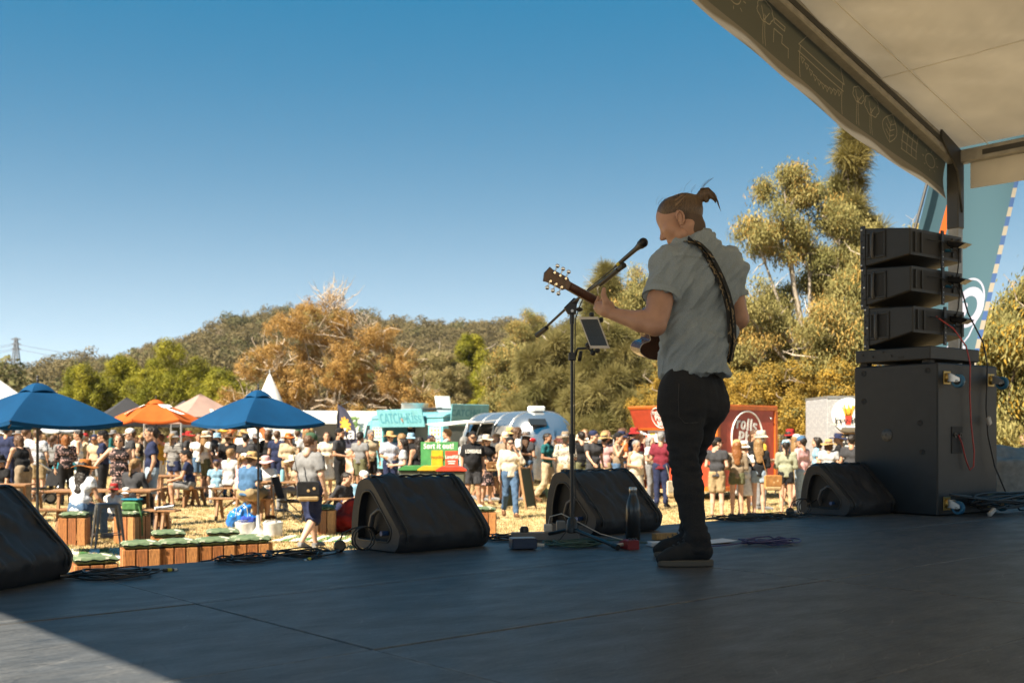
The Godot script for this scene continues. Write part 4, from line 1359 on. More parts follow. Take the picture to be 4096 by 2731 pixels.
	for i in shb.v.size():
		var q := shb.v[i]
		var al := (q.x*0.62 + q.y*0.78)
		var ac := (q.x*0.78 - q.y*0.62)
		var f1 := fn.get_noise_3d(ac*13.0,al*2.2,q.z*5.0)
		var f2 := fn.get_noise_3d(q.x*8.0,q.y*3.0 + 9.0,q.z*8.0)
		var low := smoothstep(0.85,0.6,q.y)
		var f3 := sin(q.x*60.0 + 4.0*fn.get_noise_2d(q.x*9.0,q.y*3.0))*0.5
		shb.v[i] = q + shb.n[i]*(f1*0.034 + f2*0.014 + f3*0.002*low + fn.get_noise_3d(q.x*30.0,q.y*12.0,q.z*30.0)*0.003)
	var n2 := PackedVector3Array()
	n2.resize(shb.v.size())
	for t in range(0,shb.idx.size(),3):
		var gg := (shb.v[shb.idx[t + 2]] - shb.v[shb.idx[t]]).cross(shb.v[shb.idx[t + 1]] - shb.v[shb.idx[t]])
		for e in 3: n2[shb.idx[t + e]] += gg
	for i in n2.size(): n2[i] = n2[i].normalized()
	shb.n = n2
	var shirt := part("shirt",shb,shirtm,o)
	var col := Mb.new()
	var cring := []
	var ccen := neck + Vector3(0.014,0.05,0.0)
	for i in 25:
		var a := deg_to_rad(-84.0 + 250.0*i / 24.0)
		cring.append(ccen + Vector3(cos(a)*0.088,0.008 + 0.022*cos(a - 0.72),sin(a)*0.086))
	for i in 24:
		var a: Vector3 = cring[i]; var b3: Vector3 = cring[i + 1]
		var oa := (a - ccen)*Vector3(0.2,0,0.2) + Vector3(0,-0.05,0)
		var ob := (b3 - ccen)*Vector3(0.2,0,0.2) + Vector3(0,-0.05,0)
		col.quad(a,b3,b3 + ob,a + oa)
		col.quad(a,b3,b3 + Vector3(0,-0.07,0),a + Vector3(0,-0.07,0))
	col.tube(cring,0.0035,6)
	part("collar",col,shirtm,shirt)
	var cuff := Mb.new()
	var ce := shL.lerp(elL,0.56)
	var cd := (elL - shL).normalized()
	cuff.tube([ce - cd*0.03,ce + cd*0.004],[0.094,0.095],26,false)
	part("cuff",cuff,shirtm,shirt)
	var sl := [[2640,1505],[2652,1400],[2662,1300],[2668,1230]]
	var pts2 := []
	for q in sl:
		var w: Vector3 = H.call(q[0] + 14,q[1],5.6)
		pts2.append(Vector3(w.x,w.y,on_surface(shb,w.x,w.y) + 0.0005))
	part("seam",Mb.new().tube(pts2,0.0016,5),shirtm,shirt)
	var yk := []
	for k in 10:
		var w: Vector3 = H.call(2672 + k*26,1040 - 16*sin(k / 9.0*PI) + k*2.0,5.62)
		yk.append(Vector3(w.x,w.y,on_surface(shb,w.x,w.y) + 0.0005))
	part("yoke_seam",Mb.new().tube(yk,0.0015,5),shirtm,shirt)
	# jeans
	var jm := mat("black denim",Color(0.03,0.03,0.032),0.85,{"spec": 0.25,"tex": noise_tex("denim",0.05,0.75,1.0,4,512),"scale": 4.0,"rim": 0.1})
	var jp := [
		[hipL + Vector3(0.0,0.09,0.005),hipR + Vector3(-0.01,0.09,0),0.118,0.118,0.05],[hipL + Vector3(-0.005,0.0,0),hipR + Vector3(0.015,0.0,0),0.128,0.126,0.05],
		[hipL,hipL.lerp(knL,0.45),0.112,0.096,0.03],[hipL.lerp(knL,0.45),knL,0.096,0.072,0.02],[knL,knL.lerp(anL,0.35),0.071,0.072,0.02],[knL.lerp(anL,0.35),anL,0.072,0.055,0.02],
		[hipR,hipR.lerp(knR,0.45),0.112,0.094,0.03],[hipR.lerp(knR,0.45),knR,0.094,0.07,0.02],[knR,knR.lerp(anR,0.35),0.069,0.07,0.02],[knR.lerp(anR,0.35),anR,0.07,0.054,0.02],
		[anL + Vector3(0.005,0.01,0),anL + Vector3(0.005,0.045,0),0.062,0.064,0.015],[anL + Vector3(0,-0.035,0),anL + Vector3(0,0.0,0),0.058,0.06,0.012,true],
		[anR + Vector3(0.0,0.01,0),anR + Vector3(0,0.045,0),0.062,0.063,0.015],[anR + Vector3(0,-0.035,0),anR,0.058,0.06,0.012,true],
	]
	var jb := nets(jp,0.011)
	fn.seed = 31; fn.fractal_octaves = 2
	for i in jb.v.size():
		var q := jb.v[i]
		var kn := exp(-pow((q.y - 0.52) / 0.16,2.0)) + 1.1*exp(-pow((q.y - 0.14) / 0.09,2.0)) + 0.5*exp(-pow((q.y - 0.78) / 0.07,2.0))
		var w := fn.get_noise_3d(q.x*7.0 + q.y*6.0,q.y*22.0,q.z*7.0)
		jb.v[i] = q + jb.n[i]*(w*0.014*kn + fn.get_noise_3d(q.x*10.0,q.y*4.0,q.z*10.0)*0.006)
	var n3 := PackedVector3Array()
	n3.resize(jb.v.size())
	for t in range(0,jb.idx.size(),3):
		var gg := (jb.v[jb.idx[t + 2]] - jb.v[jb.idx[t]]).cross(jb.v[jb.idx[t + 1]] - jb.v[jb.idx[t]])
		for e in 3: n3[jb.idx[t + e]] += gg
	for i in n3.size(): n3[i] = n3[i].normalized()
	jb.n = n3
	var jeans := part("jeans",jb,jm,o)
	var stm := mat("dark stitch",Color(0.05,0.045,0.04),0.8)
	var pk := []
	for q in [[2712,1535],[2708,1600],[2712,1668],[2735,1692],[2790,1690]]:
		var w: Vector3 = H.call(q[0],q[1],5.58)
		pk.append(Vector3(w.x,w.y,on_surface(jb,w.x,w.y) + 0.0008))
	part("pocket_seam",Mb.new().tube(pk,0.0016,4),stm,jeans)
	# shoes
	for s in [[anL,Vector3(0.739,1.022,-5.49) - base],[anR,Vector3(0.779,1.029,-5.93) - base]]:
		var an: Vector3 = s[0]
		var toe: Vector3 = s[1]
		toe.y = 0.045
		var heel := Vector3(an.x + 0.03,0.05,an.z)
		var d := (toe - heel); d.y = 0; d = d.normalized()
		var L := heel.distance_to(toe)
		var upper := nets([[heel + Vector3(0,0.02,0),heel + d*0.08 + Vector3(0,0.03,0),0.04,0.043,0.03],[heel + d*0.07 + Vector3(0,0.02,0),heel + d*0.16 + Vector3(0,0.004,0),0.046,0.039,0.03],[heel + d*0.15 + Vector3(0,0.0,0),heel + d*(L - 0.01) + Vector3(0,-0.012,0),0.041,0.03,0.03],[heel + Vector3(0.0,0.03,0),an + Vector3(0,0.0,0),0.045,0.047,0.03]],0.009)
		var shoe := part("shoe",upper,mat("black canvas",Color(0.012,0.012,0.013),0.85,{"tex": noise_tex("weave",0.02,0.78,1.0,4,256),"scale": 6.0}),o)
		var sn := d.cross(Vector3.UP)
		var outl := []
		for k in 28:
			var a := TAU*k / 28.0
			var t := 0.5 + 0.5*cos(a)
			var wdt := 0.050*pow(absf(sin(a)),0.6)*(0.82 + 0.25*sin(PI*t*0.9))
			outl.append(Vector2(-0.052 + (L + 0.066)*t,signf(sin(a))*wdt))
		part("sole",Mb.new().extrude(outl,0.034,Transform3D(Basis(d,sn,Vector3.UP),heel*Vector3(1,0,1) + Vector3(0,0.0185,0)),0.006),mat("rubber sole",Color(0.075,0.065,0.052),0.7),shoe)
		var lc := Mb.new()
		for k in 3:
			var c := heel + d*(0.10 + 0.025*k) + Vector3(0,0.078 - 0.012*k,0)
			lc.tube([c - sn*0.022,c + Vector3(0,0.006,0),c + sn*0.022],0.003,5)
		part("lace",lc,mat("lace",Color(0.03,0.03,0.03),0.8),shoe)
	guitar(base,shb,H)
	mic_stand()

func hair_gap(prims: Array,p: Vector3) -> float:
	var best := 9.0
	for k in 4:
		var q: Array = prims[k]
		var sq: Vector3 = q[6] if q.size() > 6 else Vector3.ONE
		var ba: Vector3 = (q[1] - q[0]) / sq
		var pa: Vector3 = (p - q[0]) / sq
		var t := clampf(pa.dot(ba) / maxf(ba.length_squared(),1e-9),0.0,1.0)
		best = minf(best,(pa - ba*t).length() - lerpf(q[2],q[3],t))
	return best

func on_surface(b: Mb, x: float, y: float) -> float:   # how far a body reaches towards +z at (x, y)
	var best := -9.0
	for q in b.v:
		if absf(q.x - x) < 0.012 and absf(q.y - y) < 0.012 and q.z > best:
			best = q.z
	return best

func guitar(base: Vector3,shb: Mb,H: Callable) -> void:
	var o := thing("acoustic_guitar","brown acoustic guitar held by the man in the grey shirt","guitar",base)
	var nut: Vector3 = H.call(2308,1150,5.645)
	var joint: Vector3 = H.call(2577,1302,5.875)
	var yv := (nut - joint).normalized()
	var zv := (Vector3(0.08,-0.06,1.0) - yv*yv.dot(Vector3(0.08,-0.06,1.0))).normalized()
	var xv := yv.cross(zv)
	var fr := Transform3D(Basis(xv,yv,zv),joint)
	var NL := nut.distance_to(joint)
	var maho := mat("mahogany",Color(0.12,0.042,0.02),0.35,{"tex": grain_tex("mahogany grain",14.0,1.2,0.6,1.0),"scale": 4.0,"coat": 0.3})
	var side := mat("guitar side",Color(0.24,0.12,0.07),0.2,{"tex": grain_tex("mahogany grain",14.0,1.2,0.6,1.0),"scale": 4.0,"coat": 0.6})
	# outline: x across, y towards the neck; the bass side is +x or -x alike, one shoulder cut away
	var ol := []
	for q in [[0.0,0.0],[0.05,0.005],[0.10,-0.015],[0.135,-0.06],[0.142,-0.11],[0.128,-0.17],[0.115,-0.22],[0.122,-0.27],[0.16,-0.33],[0.188,-0.39],[0.18,-0.45],[0.13,-0.492],[0.06,-0.505],[0.0,-0.507],[-0.06,-0.505],[-0.13,-0.492],[-0.18,-0.45],[-0.188,-0.39],[-0.16,-0.33],[-0.122,-0.27],[-0.115,-0.22],[-0.128,-0.17],[-0.142,-0.11],[-0.13,-0.05],[-0.09,-0.045],[-0.055,-0.08],[-0.03,-0.06]]:
		ol.append(Vector2(q[0],q[1]))
	var cu := Curve2D.new()
	for i in ol.size():
		var d: Vector2 = (ol[(i + 1) % ol.size()] - ol[(i + ol.size() - 1) % ol.size()])*0.17
		cu.add_point(ol[i],-d,d)
	cu.add_point(ol[0])
	var fine := []
	for i in 90:
		fine.append(cu.sample_baked(cu.get_baked_length()*i / 90.0,true))
	var bodyp := part("body",Mb.new().extrude(fine,0.094,fr*Transform3D(Basis(),Vector3(0,0,-0.052))),side,o)
	part("back_plate",Mb.new().extrude(fine,0.004,fr*Transform3D(Basis(),Vector3(0,0,-0.0025))),maho,bodyp)
	part("soundboard",Mb.new().extrude(fine,0.004,fr*Transform3D(Basis(),Vector3(0,0,-0.1015))),mat("spruce",Color(0.42,0.26,0.11),0.3,{"coat": 0.4}),bodyp)
	var bd := []
	for q in fine: bd.append(fr*Vector3(q.x,q.y,-0.004))
	bd.append(bd[0])
	part("binding",Mb.new().tube(bd,0.0035,5),mat("cream binding",Color(0.45,0.36,0.25),0.4),bodyp)
	var nk := Mb.new()
	nk.tube([fr*Vector3(0,-0.02,-0.07),fr*Vector3(0,NL*0.15,-0.083),fr*Vector3(0,NL*0.6,-0.084),fr*Vector3(0,NL - 0.005,-0.085)],[0.03,0.0275,0.025,0.0225],14,true,0.75,zv)
	nk.tube([fr*Vector3(0,0.03,-0.05),fr*Vector3(0,-0.01,-0.03),fr*Vector3(0,-0.015,-0.01)],[0.024,0.022,0.018],10)
	part("neck",nk,maho,o)
	part("fretboard",Mb.new().extrude([Vector2(-0.027,-0.12),Vector2(0.027,-0.12),Vector2(0.0225,NL),Vector2(-0.0225,NL)],0.006,fr*Transform3D(Basis(),Vector3(0,0,-0.107))),mat("rosewood",Color(0.03,0.018,0.012),0.4),o)
	var hf := fr*Transform3D(Basis(Vector3(1,0,0),-0.2),Vector3(0,NL,-0.09))
	var hs := part("headstock",Mb.new().extrude([Vector2(-0.021,-0.0076),Vector2(-0.024,0.0091),Vector2(-0.036,0.0213),Vector2(-0.036,0.114),Vector2(-0.041,0.1353),Vector2(-0.022,0.1414),Vector2(0.0,0.149),Vector2(0.022,0.1414),Vector2(0.041,0.1353),Vector2(0.036,0.114),Vector2(0.036,0.0213),Vector2(0.024,0.0091),Vector2(0.021,-0.0076)],0.016,hf,0.002),maho,o)
	var chrome := mat("chrome",Color(0.7,0.7,0.7),0.12,{"metal": 1.0})
	for sx in [-1.0,1.0]:
		for k in 3:
			var y := 0.036 + k*0.034
			var m := Mb.new()
			m.lathe([Vector2(0.009,0),Vector2(0.009,0.012),Vector2(0.006,0.016),Vector2(0,0.016)],12,hf*Transform3D(Basis(Vector3(1,0,0),PI / 2),Vector3(sx*0.024,y,0.006)))
			m.tube([hf*Vector3(sx*0.024,y,0.014),hf*Vector3(sx*0.052,y,0.014)],0.0035,8)
			m.ball(hf*Vector3(sx*0.062,y,0.014),Vector3(0.011,0.012,0.0045),hf.basis,7,10)
			part("tuner",m,chrome,hs)
	# strap over the shoulder and down across the back
	var sp := [H.call(2738,990,5.83)]
	for q in [[2750,968,0],[2772,972,0],[2800,988,0],[2832,1022,0],[2862,1065,0],[2890,1115,0],[2914,1172,0],[2930,1232,0],[2938,1300,0],[2940,1370,0],[2936,1440,0]]:
		var w: Vector3 = H.call(q[0],q[1],5.62)
		var z := on_surface(shb,w.x,w.y)
		if z < -5.0: z = -0.05 if q[0] > 2850 else 0.08
		sp.append(Vector3(w.x,w.y,z + 0.009))
	for it in 3:
		for i in range(2,sp.size() - 1):
			sp[i].z = maxf(sp[i].z,(sp[i - 1].z + sp[i + 1].z)*0.5)
	var im := Image.create(64,512,false,Image.FORMAT_RGB8)
	im.fill(lin(0.012,0.012,0.012))
	var gg := RandomNumberGenerator.new(); gg.seed = 9
	for k in 60:
		var c := Vector2(gg.randf_range(12,52),k*8.6)
		strokes(im,[c,c + Vector2(gg.randf_range(-16,16),8),c + Vector2(gg.randf_range(-16,16),16)],5.0,lin(0.24,0.17,0.09))
	var stm := mat("woven strap",Color(1,1,1),0.8)
	stm.albedo_texture = ImageTexture.create_from_image(im)
	var rb := Mb.new()
	var half := 0.025
	var k0 := 0
	for i in sp.size():
		var t: Vector3 = (sp[mini(i + 1,sp.size() - 1)] - sp[maxi(i - 1,0)]).normalized()
		var nz := Vector3(0.25,0.1,1).normalized() if i > 3 else Vector3(0,0.7,0.7).normalized()
		var ac := t.cross(nz).normalized()
		for s in [-1.0,1.0]:
			rb.v.append(sp[i] + ac*half*s); rb.n.append(nz); rb.uv.append(Vector2(0.5 + 0.5*s,i / 11.0))
	for i in sp.size() - 1:
		rb.vq(i*2,i*2 + 1,i*2 + 3,i*2 + 2)
	var strap := part("strap",rb,stm,o)
	var rb2 := Mb.new()
	rb2.tube(sp,half*0.98,8,true,0.1,Vector3(0,0,1))
	part("lining",rb2,mat("rubber",Color(0.012,0.012,0.013),0.5),strap,Vector3(0,0,-0.004))

func mic_stand() -> void:
	var at := Vector3(0.367,1,-6.72)
	var o := thing("microphone_stand","black boom microphone stand on a tripod base","microphone stand",at)
	var blk := mat("black tube",Color(0.014,0.014,0.015),0.35)
	var rub := mat("rubber",Color(0.012,0.012,0.013),0.5)
	part("hub",Mb.new().lathe([Vector2(0.03,0.06),Vector2(0.038,0.065),Vector2(0.038,0.09),Vector2(0.028,0.14),Vector2(0.018,0.155),Vector2(0.0,0.156)],16),blk,o)
	for q in [Vector3(0.606,1,-6.286) - at,Vector3(0.124,1,-6.892) - at,Vector3(-0.02,0,-0.34)]:
		var lg := part("leg",Mb.new().tube([Vector3(0,0.085,0),q + Vector3(0,0.016,0)],0.0115,10),blk,o)
		part("rubber_foot",Mb.new().tube([q.lerp(Vector3(0,0.085,0),0.1) + Vector3(0,0.014,0),q + Vector3(0,0.015,0)],[0.015,0.017],12),rub,lg)
	var top := 1.405
	part("lower_tube",Mb.new().tube([Vector3(0,0.14,0),Vector3(0,0.62,0)],0.0125,12),blk,o)
	part("clutch",Mb.new().tube([Vector3(0,0.545,0),Vector3(0,0.56,0),Vector3(0,0.65,0),Vector3(0,0.665,0)],[0.015,0.0195,0.0195,0.014],14),rub,o)
	part("upper_tube",Mb.new().tube([Vector3(0,0.6,0),Vector3(0,top,0)],0.0098,12),blk,o)
	part("collar",Mb.new().tube([Vector3(0,top - 0.07,0),Vector3(0,top,0)],0.0145,12),blk,o)
	var piv := Vector3(0,top + 0.03,0)
	part("pivot",Mb.new().extrude([Vector2(-0.025,-0.04),Vector2(0.025,-0.04),Vector2(0.03,0.02),Vector2(0.045,0.05),Vector2(0.01,0.06),Vector2(-0.05,0.0)],0.034,Transform3D(Basis(),piv),0.004),blk,o)
	part("pivot_bolt",Mb.new().lathe([Vector2(0,0.02),Vector2(0.009,0.02),Vector2(0.009,0.022),Vector2(0,0.022)],10,Transform3D(Basis(Vector3(1,0,0),PI / 2),piv + Vector3(0,-0.02,0))),mat("bright zinc",Color(0.55,0.55,0.55),0.35,{"metal": 0.9}),o)
	part("wing_knob",Mb.new().ball(piv + Vector3(0.045,-0.01,0.0),Vector3(0.022,0.014,0.012),Basis(),6,10),rub,o)
	var a := Vector3(0.162,2.294,-7) - at
	var b := Vector3(0.6,2.585,-6.14) - at
	part("boom",Mb.new().tube([a,piv + Vector3(0,0.03,0),b],0.0085,10),blk,o)
	part("counterweight",Mb.new().tube([a.lerp(piv,-0.02),a.lerp(piv,0.28)],[0.016,0.0155],12),rub,o)
	part("foam_sleeve",Mb.new().tube([piv.lerp(b,0.62),piv.lerp(b,0.985)],0.0165,10,true,0.8),rub,o)
	var cl := part("mic_clip",Mb.new().tube([b,b + (b - a).normalized()*0.05],[0.014,0.017],12),rub,o)
	# microphone
	var m0 := Vector3(0.616,2.627,-6.1)
	var m1 := Vector3(0.706,2.692,-5.93)
	var md := (m1 - m0).normalized()
	var mc := thing("microphone","black handheld microphone clipped to the boom stand","microphone",m0)
	var L := m0.distance_to(m1)
	var up := Basis(md.cross(Vector3.UP).normalized(),md,md.cross(Vector3.UP).normalized().cross(md))
	part("barrel",Mb.new().lathe([Vector2(0,-0.02),Vector2(0.0115,-0.02),Vector2(0.012,0.0),Vector2(0.0135,L - 0.07),Vector2(0.019,L - 0.035),Vector2(0.0205,L - 0.025),Vector2(0.0205,L - 0.02)],18,Transform3D(up,Vector3.ZERO)),mat("mic grey",Color(0.02,0.02,0.022),0.4),mc)
	part("ring",Mb.new().lathe([Vector2(0.021,L - 0.024),Vector2(0.0245,L - 0.021),Vector2(0.0245,L - 0.013),Vector2(0.021,L - 0.01)],20,Transform3D(up,Vector3.ZERO)),mat("mic ring",Color(0.08,0.08,0.08),0.35,{"metal": 0.6}),mc)
	part("grille",Mb.new().ball(md*(L + 0.004),Vector3(0.0265,0.0265,0.0265),Basis(),12,18),mat("mic mesh",Color(0.05,0.05,0.052),0.45,{"metal": 0.6,"tex": noise_tex("fine mesh",0.35,0.2,1.0,1,256),"scale": 8.0}),mc)
	part("plug",Mb.new().tube([-md*0.02,-md*0.085],[0.0105,0.007],10),mat("plug black",Color(0.02,0.02,0.02),0.35),mc)
	part("collar",Mb.new().tube([-md*0.03,-md*0.055],0.0112,12),mat("yellow tape",Color(0.45,0.38,0.03),0.6),mc)
	var cb := thing("microphone_cable","black cable running from the microphone down the stand","cable",at)
	var e := m0 - md*0.085 - at
	part("lead",Mb.new().tube([e,e.lerp(piv,0.3) + Vector3(-0.01,0.0,0.02),e.lerp(piv,0.62) + Vector3(0.0,0.02,0.02),piv + Vector3(0.05,0.02,0.03),piv + Vector3(0.02,-0.07,0.02),Vector3(0.014,1.0,0.012),Vector3(0.016,0.6,0.016),Vector3(0.02,0.3,0.02),Vector3(0.0,0.12,0.05),Vector3(-0.08,0.03,0.12),Vector3(-0.16,0.008,0.16)],0.0036,6),rub,cb)
	# tablet in a clamp holder
	var td := 6.62
	var h := thing("tablet_holder","black clamp arm with round grips holding a tablet on the stand","tablet holder",at)
	var P := func(u: float,v: float,z: float) -> Vector3: return Vector3((u - 2048.0)*z / 4400.0,1.65 + (1745.0 - v)*z / 4400.0,-z) - at
	part("clamp",Mb.new().box(P.call(2289,1427,6.71),Vector3(0.045,0.05,0.05),Basis(),0.005),blk,h)
	part("knob",Mb.new().lathe([Vector2(0,-0.008),Vector2(0.03,-0.008),Vector2(0.033,0.0),Vector2(0.03,0.012),Vector2(0,0.012)],12,Transform3D(Basis(Vector3(0,0,1),1.4),P.call(2322,1425,6.68))),rub,h)
	part("arm",Mb.new().tube([P.call(2300,1427,6.7),P.call(2310,1395,6.68),P.call(2352,1392,6.66),P.call(2366,1405,6.66),P.call(2375,1385,6.66)],0.008,8),blk,h)
	for q in [[2367,1259],[2404,1280],[2352,1381],[2390,1402],[2372,1412]]:
		part("grip",Mb.new().ball(P.call(q[0],q[1],6.63),Vector3(0.0165,0.0165,0.02),Basis(),8,12),rub,h)
	var tb := thing("tablet","small white framed tablet with a dark screen clamped to the stand","tablet",at)
	var tl: Vector3 = P.call(2316,1268,6.65); var tr: Vector3 = P.call(2392,1267,6.60)
	var bl: Vector3 = P.call(2363,1394,6.60)
	var ex := (tr - tl).normalized()
	var ey := (tl - bl).normalized()
	ey = (ey + Vector3(0,0,0)).normalized()
	var ez := ex.cross(ey).normalized()
	var tf := Transform3D(Basis(ex,ey,ez),(tl + bl)*0.5 + (tr - tl)*0.5)
	var wv := tl.distance_to(tr)*0.5
	var hv := tl.distance_to(bl)*0.5
	var quadp := [Vector2(-wv,-hv),Vector2(wv,-hv),Vector2(wv,hv),Vector2(-wv,hv)]
	part("case",Mb.new().extrude(quadp,0.008,tf,0.002),mat("tablet white",Color(0.55,0.49,0.42),0.3),tb)
	var scr := part("screen",Mb.new().extrude([Vector2(-wv*0.88,-hv*0.82),Vector2(wv*0.88,-hv*0.82),Vector2(wv*0.88,hv*0.84),Vector2(-wv*0.88,hv*0.84)],0.001,tf*Transform3D(Basis(),Vector3(0,0,0.0047))),mat("screen dark",Color(0.045,0.045,0.04),0.15),tb)
	for k in 2:
		part("grid_line",Mb.new().bar(tf*Vector3(-wv*0.88 + wv*0.587*(k + 1),-hv*0.82,0.0054),tf*Vector3(-wv*0.88 + wv*0.587*(k + 1),hv*0.84,0.0054),0.0014,0.0006,ez),mat("screen line",Color(0.01,0.01,0.01),0.3),scr)
		part("grid_line",Mb.new().bar(tf*Vector3(-wv*0.88,-hv*0.82 + hv*0.553*(k + 1),0.0054),tf*Vector3(wv*0.88,-hv*0.82 + hv*0.553*(k + 1),0.0054),0.0014,0.0006,ez),mat("screen line",Color(0.01,0.01,0.01),0.3),scr)

# ---------------------------------------------------------------- people in the field
# joints are for a body 1.72 m tall that faces +z, its left towards +x
func joints(legs: String,arms: String,lean: float) -> Dictionary:
	var j := {"hip": 0.92,"pel": Vector3(0,0.95,0)}
	j.legs = []
	var drop := 0.0
	match legs:
		"walk": j.legs = [[Vector3(0.09,0.92,0),Vector3(0.09,0.52,0.14),Vector3(0.09,0.10,0.22),Vector3(0.10,0.06,0.37)],[Vector3(-0.09,0.92,0),Vector3(-0.09,0.50,-0.02),Vector3(-0.09,0.17,-0.30),Vector3(-0.10,0.05,-0.18)]]
		"sit":
			drop = 0.43
			j.legs = [[Vector3(0.09,0.50,0),Vector3(0.13,0.52,0.42),Vector3(0.13,0.09,0.36),Vector3(0.15,0.04,0.50)],[Vector3(-0.09,0.50,0),Vector3(-0.13,0.52,0.42),Vector3(-0.13,0.09,0.44),Vector3(-0.15,0.04,0.58)]]
		"ground":
			drop = 0.80
			j.legs = [[Vector3(0.09,0.12,0),Vector3(0.17,0.42,0.34),Vector3(0.13,0.08,0.56),Vector3(0.14,0.04,0.70)],[Vector3(-0.09,0.12,0),Vector3(-0.2,0.36,0.36),Vector3(-0.12,0.08,0.6),Vector3(-0.13,0.04,0.74)]]
		"wide": j.legs = [[Vector3(0.09,0.92,0),Vector3(0.13,0.50,0.03),Vector3(0.16,0.09,-0.02),Vector3(0.20,0.04,0.13)],[Vector3(-0.09,0.92,0),Vector3(-0.11,0.50,0.02),Vector3(-0.13,0.09,-0.02),Vector3(-0.17,0.04,0.13)]]
		_: j.legs = [[Vector3(0.09,0.92,0),Vector3(0.095,0.50,0.015),Vector3(0.10,0.09,-0.02),Vector3(0.125,0.04,0.13)],[Vector3(-0.09,0.92,0),Vector3(-0.095,0.50,0.03),Vector3(-0.11,0.09,0.0),Vector3(-0.14,0.04,0.15)]]
	# upper body turns about the pelvis
	var piv := Vector3(0,0.95,0)
	var b := Basis(Vector3(1,0,0),lean)
	var U := func(p: Vector3) -> Vector3: return piv + b*(p - piv) - Vector3(0,drop,0)
	j.pel = piv - Vector3(0,drop,0)
	j.waist = U.call(Vector3(0,1.12,0)); j.chest = U.call(Vector3(0,1.30,0.005)); j.neck = U.call(Vector3(0,1.46,-0.01)); j.head = U.call(Vector3(0,1.605,0.012))
	j.sh = [U.call(Vector3(0.175,1.41,-0.01)),U.call(Vector3(-0.175,1.41,-0.01))]
	var down := [Vector3(0.235,1.14,-0.03),Vector3(0.245,0.90,0.05),Vector3(0.0,-1,0.25)]
	var A := {
		"down": down,
		"fold": [Vector3(0.24,1.14,0.0),Vector3(0.06,1.13,0.2),Vector3(-1,0.1,0.3)],
		"front": [Vector3(0.23,1.13,-0.02),Vector3(0.13,1.10,0.24),Vector3(-0.3,0.0,1)],
		"hip": [Vector3(0.37,1.20,-0.06),Vector3(0.2,0.99,0.05),Vector3(-0.6,-0.6,0.3)],
		"table": [Vector3(0.25,1.15,0.12),Vector3(0.16,1.10,0.38),Vector3(-0.2,0.0,1)],
		"mouth": [Vector3(0.27,1.20,0.12),Vector3(0.09,1.47,0.20),Vector3(-0.4,0.8,-0.1)],
		"back": [Vector3(0.24,1.15,-0.12),Vector3(0.22,0.93,-0.18),Vector3(0.0,-1,0.1)],
		"fwd": [Vector3(0.22,1.2,0.14),Vector3(0.2,1.02,0.36),Vector3(0,-0.4,1)],
		"reach": [Vector3(0.36,1.22,0.08),Vector3(0.50,1.02,0.2),Vector3(0.5,-0.6,0.3)],
		"up": [Vector3(0.27,1.40,0.2),Vector3(0.22,1.60,0.38),Vector3(0,0.7,0.6)],
		"knee": [Vector3(0.24,1.16,0.1),Vector3(0.17,1.0,0.30),Vector3(0,-0.3,1)],
		"prop": [Vector3(0.24,1.15,-0.1),Vector3(0.26,0.9,-0.2),Vector3(0,-1,-0.1)],
	}
	var ab := arms.split(",")
	j.arm = []
	for s in 2:
		var q: Array = A[ab[mini(s,ab.size() - 1)]]
		var m := Vector3(1.0 if s == 0 else -1.0,1,1)
		j.arm.append([U.call(q[0]*m),U.call(q[1]*m),b*(q[2]*m)])
	return j

var mesh_cache := {}

func body_mesh(legs: String,arms: String,lean: float,w: float,cell: float,hy: float,hp: float) -> ArrayMesh:
	var key := "body %s %s %.2f %.2f %.3f %.2f %.2f" % [legs,arms,lean,w,cell,hy,hp]
	if mesh_cache.has(key): return mesh_cache[key]
	var j := joints(legs,arms,lean)
	var p := []
	var x := Vector3(0.06*w,0,0)
	p.append([j.pel - x,j.pel + x,0.10*w,0.10*w,0.05]); p.append([j.waist - x*0.8,j.waist + x*0.8,0.088*w,0.088*w,0.06]); p.append([j.chest - x*1.3,j.chest + x*1.3,0.095*w,0.095*w,0.06])
	p.append([j.sh[0],j.sh[1],0.056,0.056,0.05]); p.append([j.neck,j.head + Vector3(0,-0.06,-0.02),0.055,0.053,0.03])
	for s in 2:
		var a: Array = j.arm[s]
		p.append([j.sh[s],a[0],0.047*w,0.037*w,0.02]); p.append([a[0],a[1],0.038*w,0.026,0.015])
		var l: Array = j.legs[s]
		p.append([l[0],l[1],0.078*w,0.054*w,0.03]); p.append([l[1],l[1].lerp(l[2],0.4),0.052*w,0.052*w,0.02]); p.append([l[1].lerp(l[2],0.4),l[2],0.052*w,0.034,0.02]); p.append([l[2],l[3],0.034,0.028,0.02])
	var b := nets(p,cell)
	for s in 2:
		var a: Array = j.arm[s]
		fingers(b,a[1],a[2],Vector3(-1.0 if s == 0 else 1.0,0,0.3),1.0 if s == 0 else -1.0,1.0,0.6)
	b.put(head_mesh(0.011),head_frame(j,hy,hp))
	mesh_cache[key] = b.mesh()
	return mesh_cache[key]

func head_frame(j: Dictionary,hy: float,hp: float) -> Transform3D:
	return Transform3D(Basis(Vector3.UP,hy)*Basis(Vector3.RIGHT,hp),j.head)

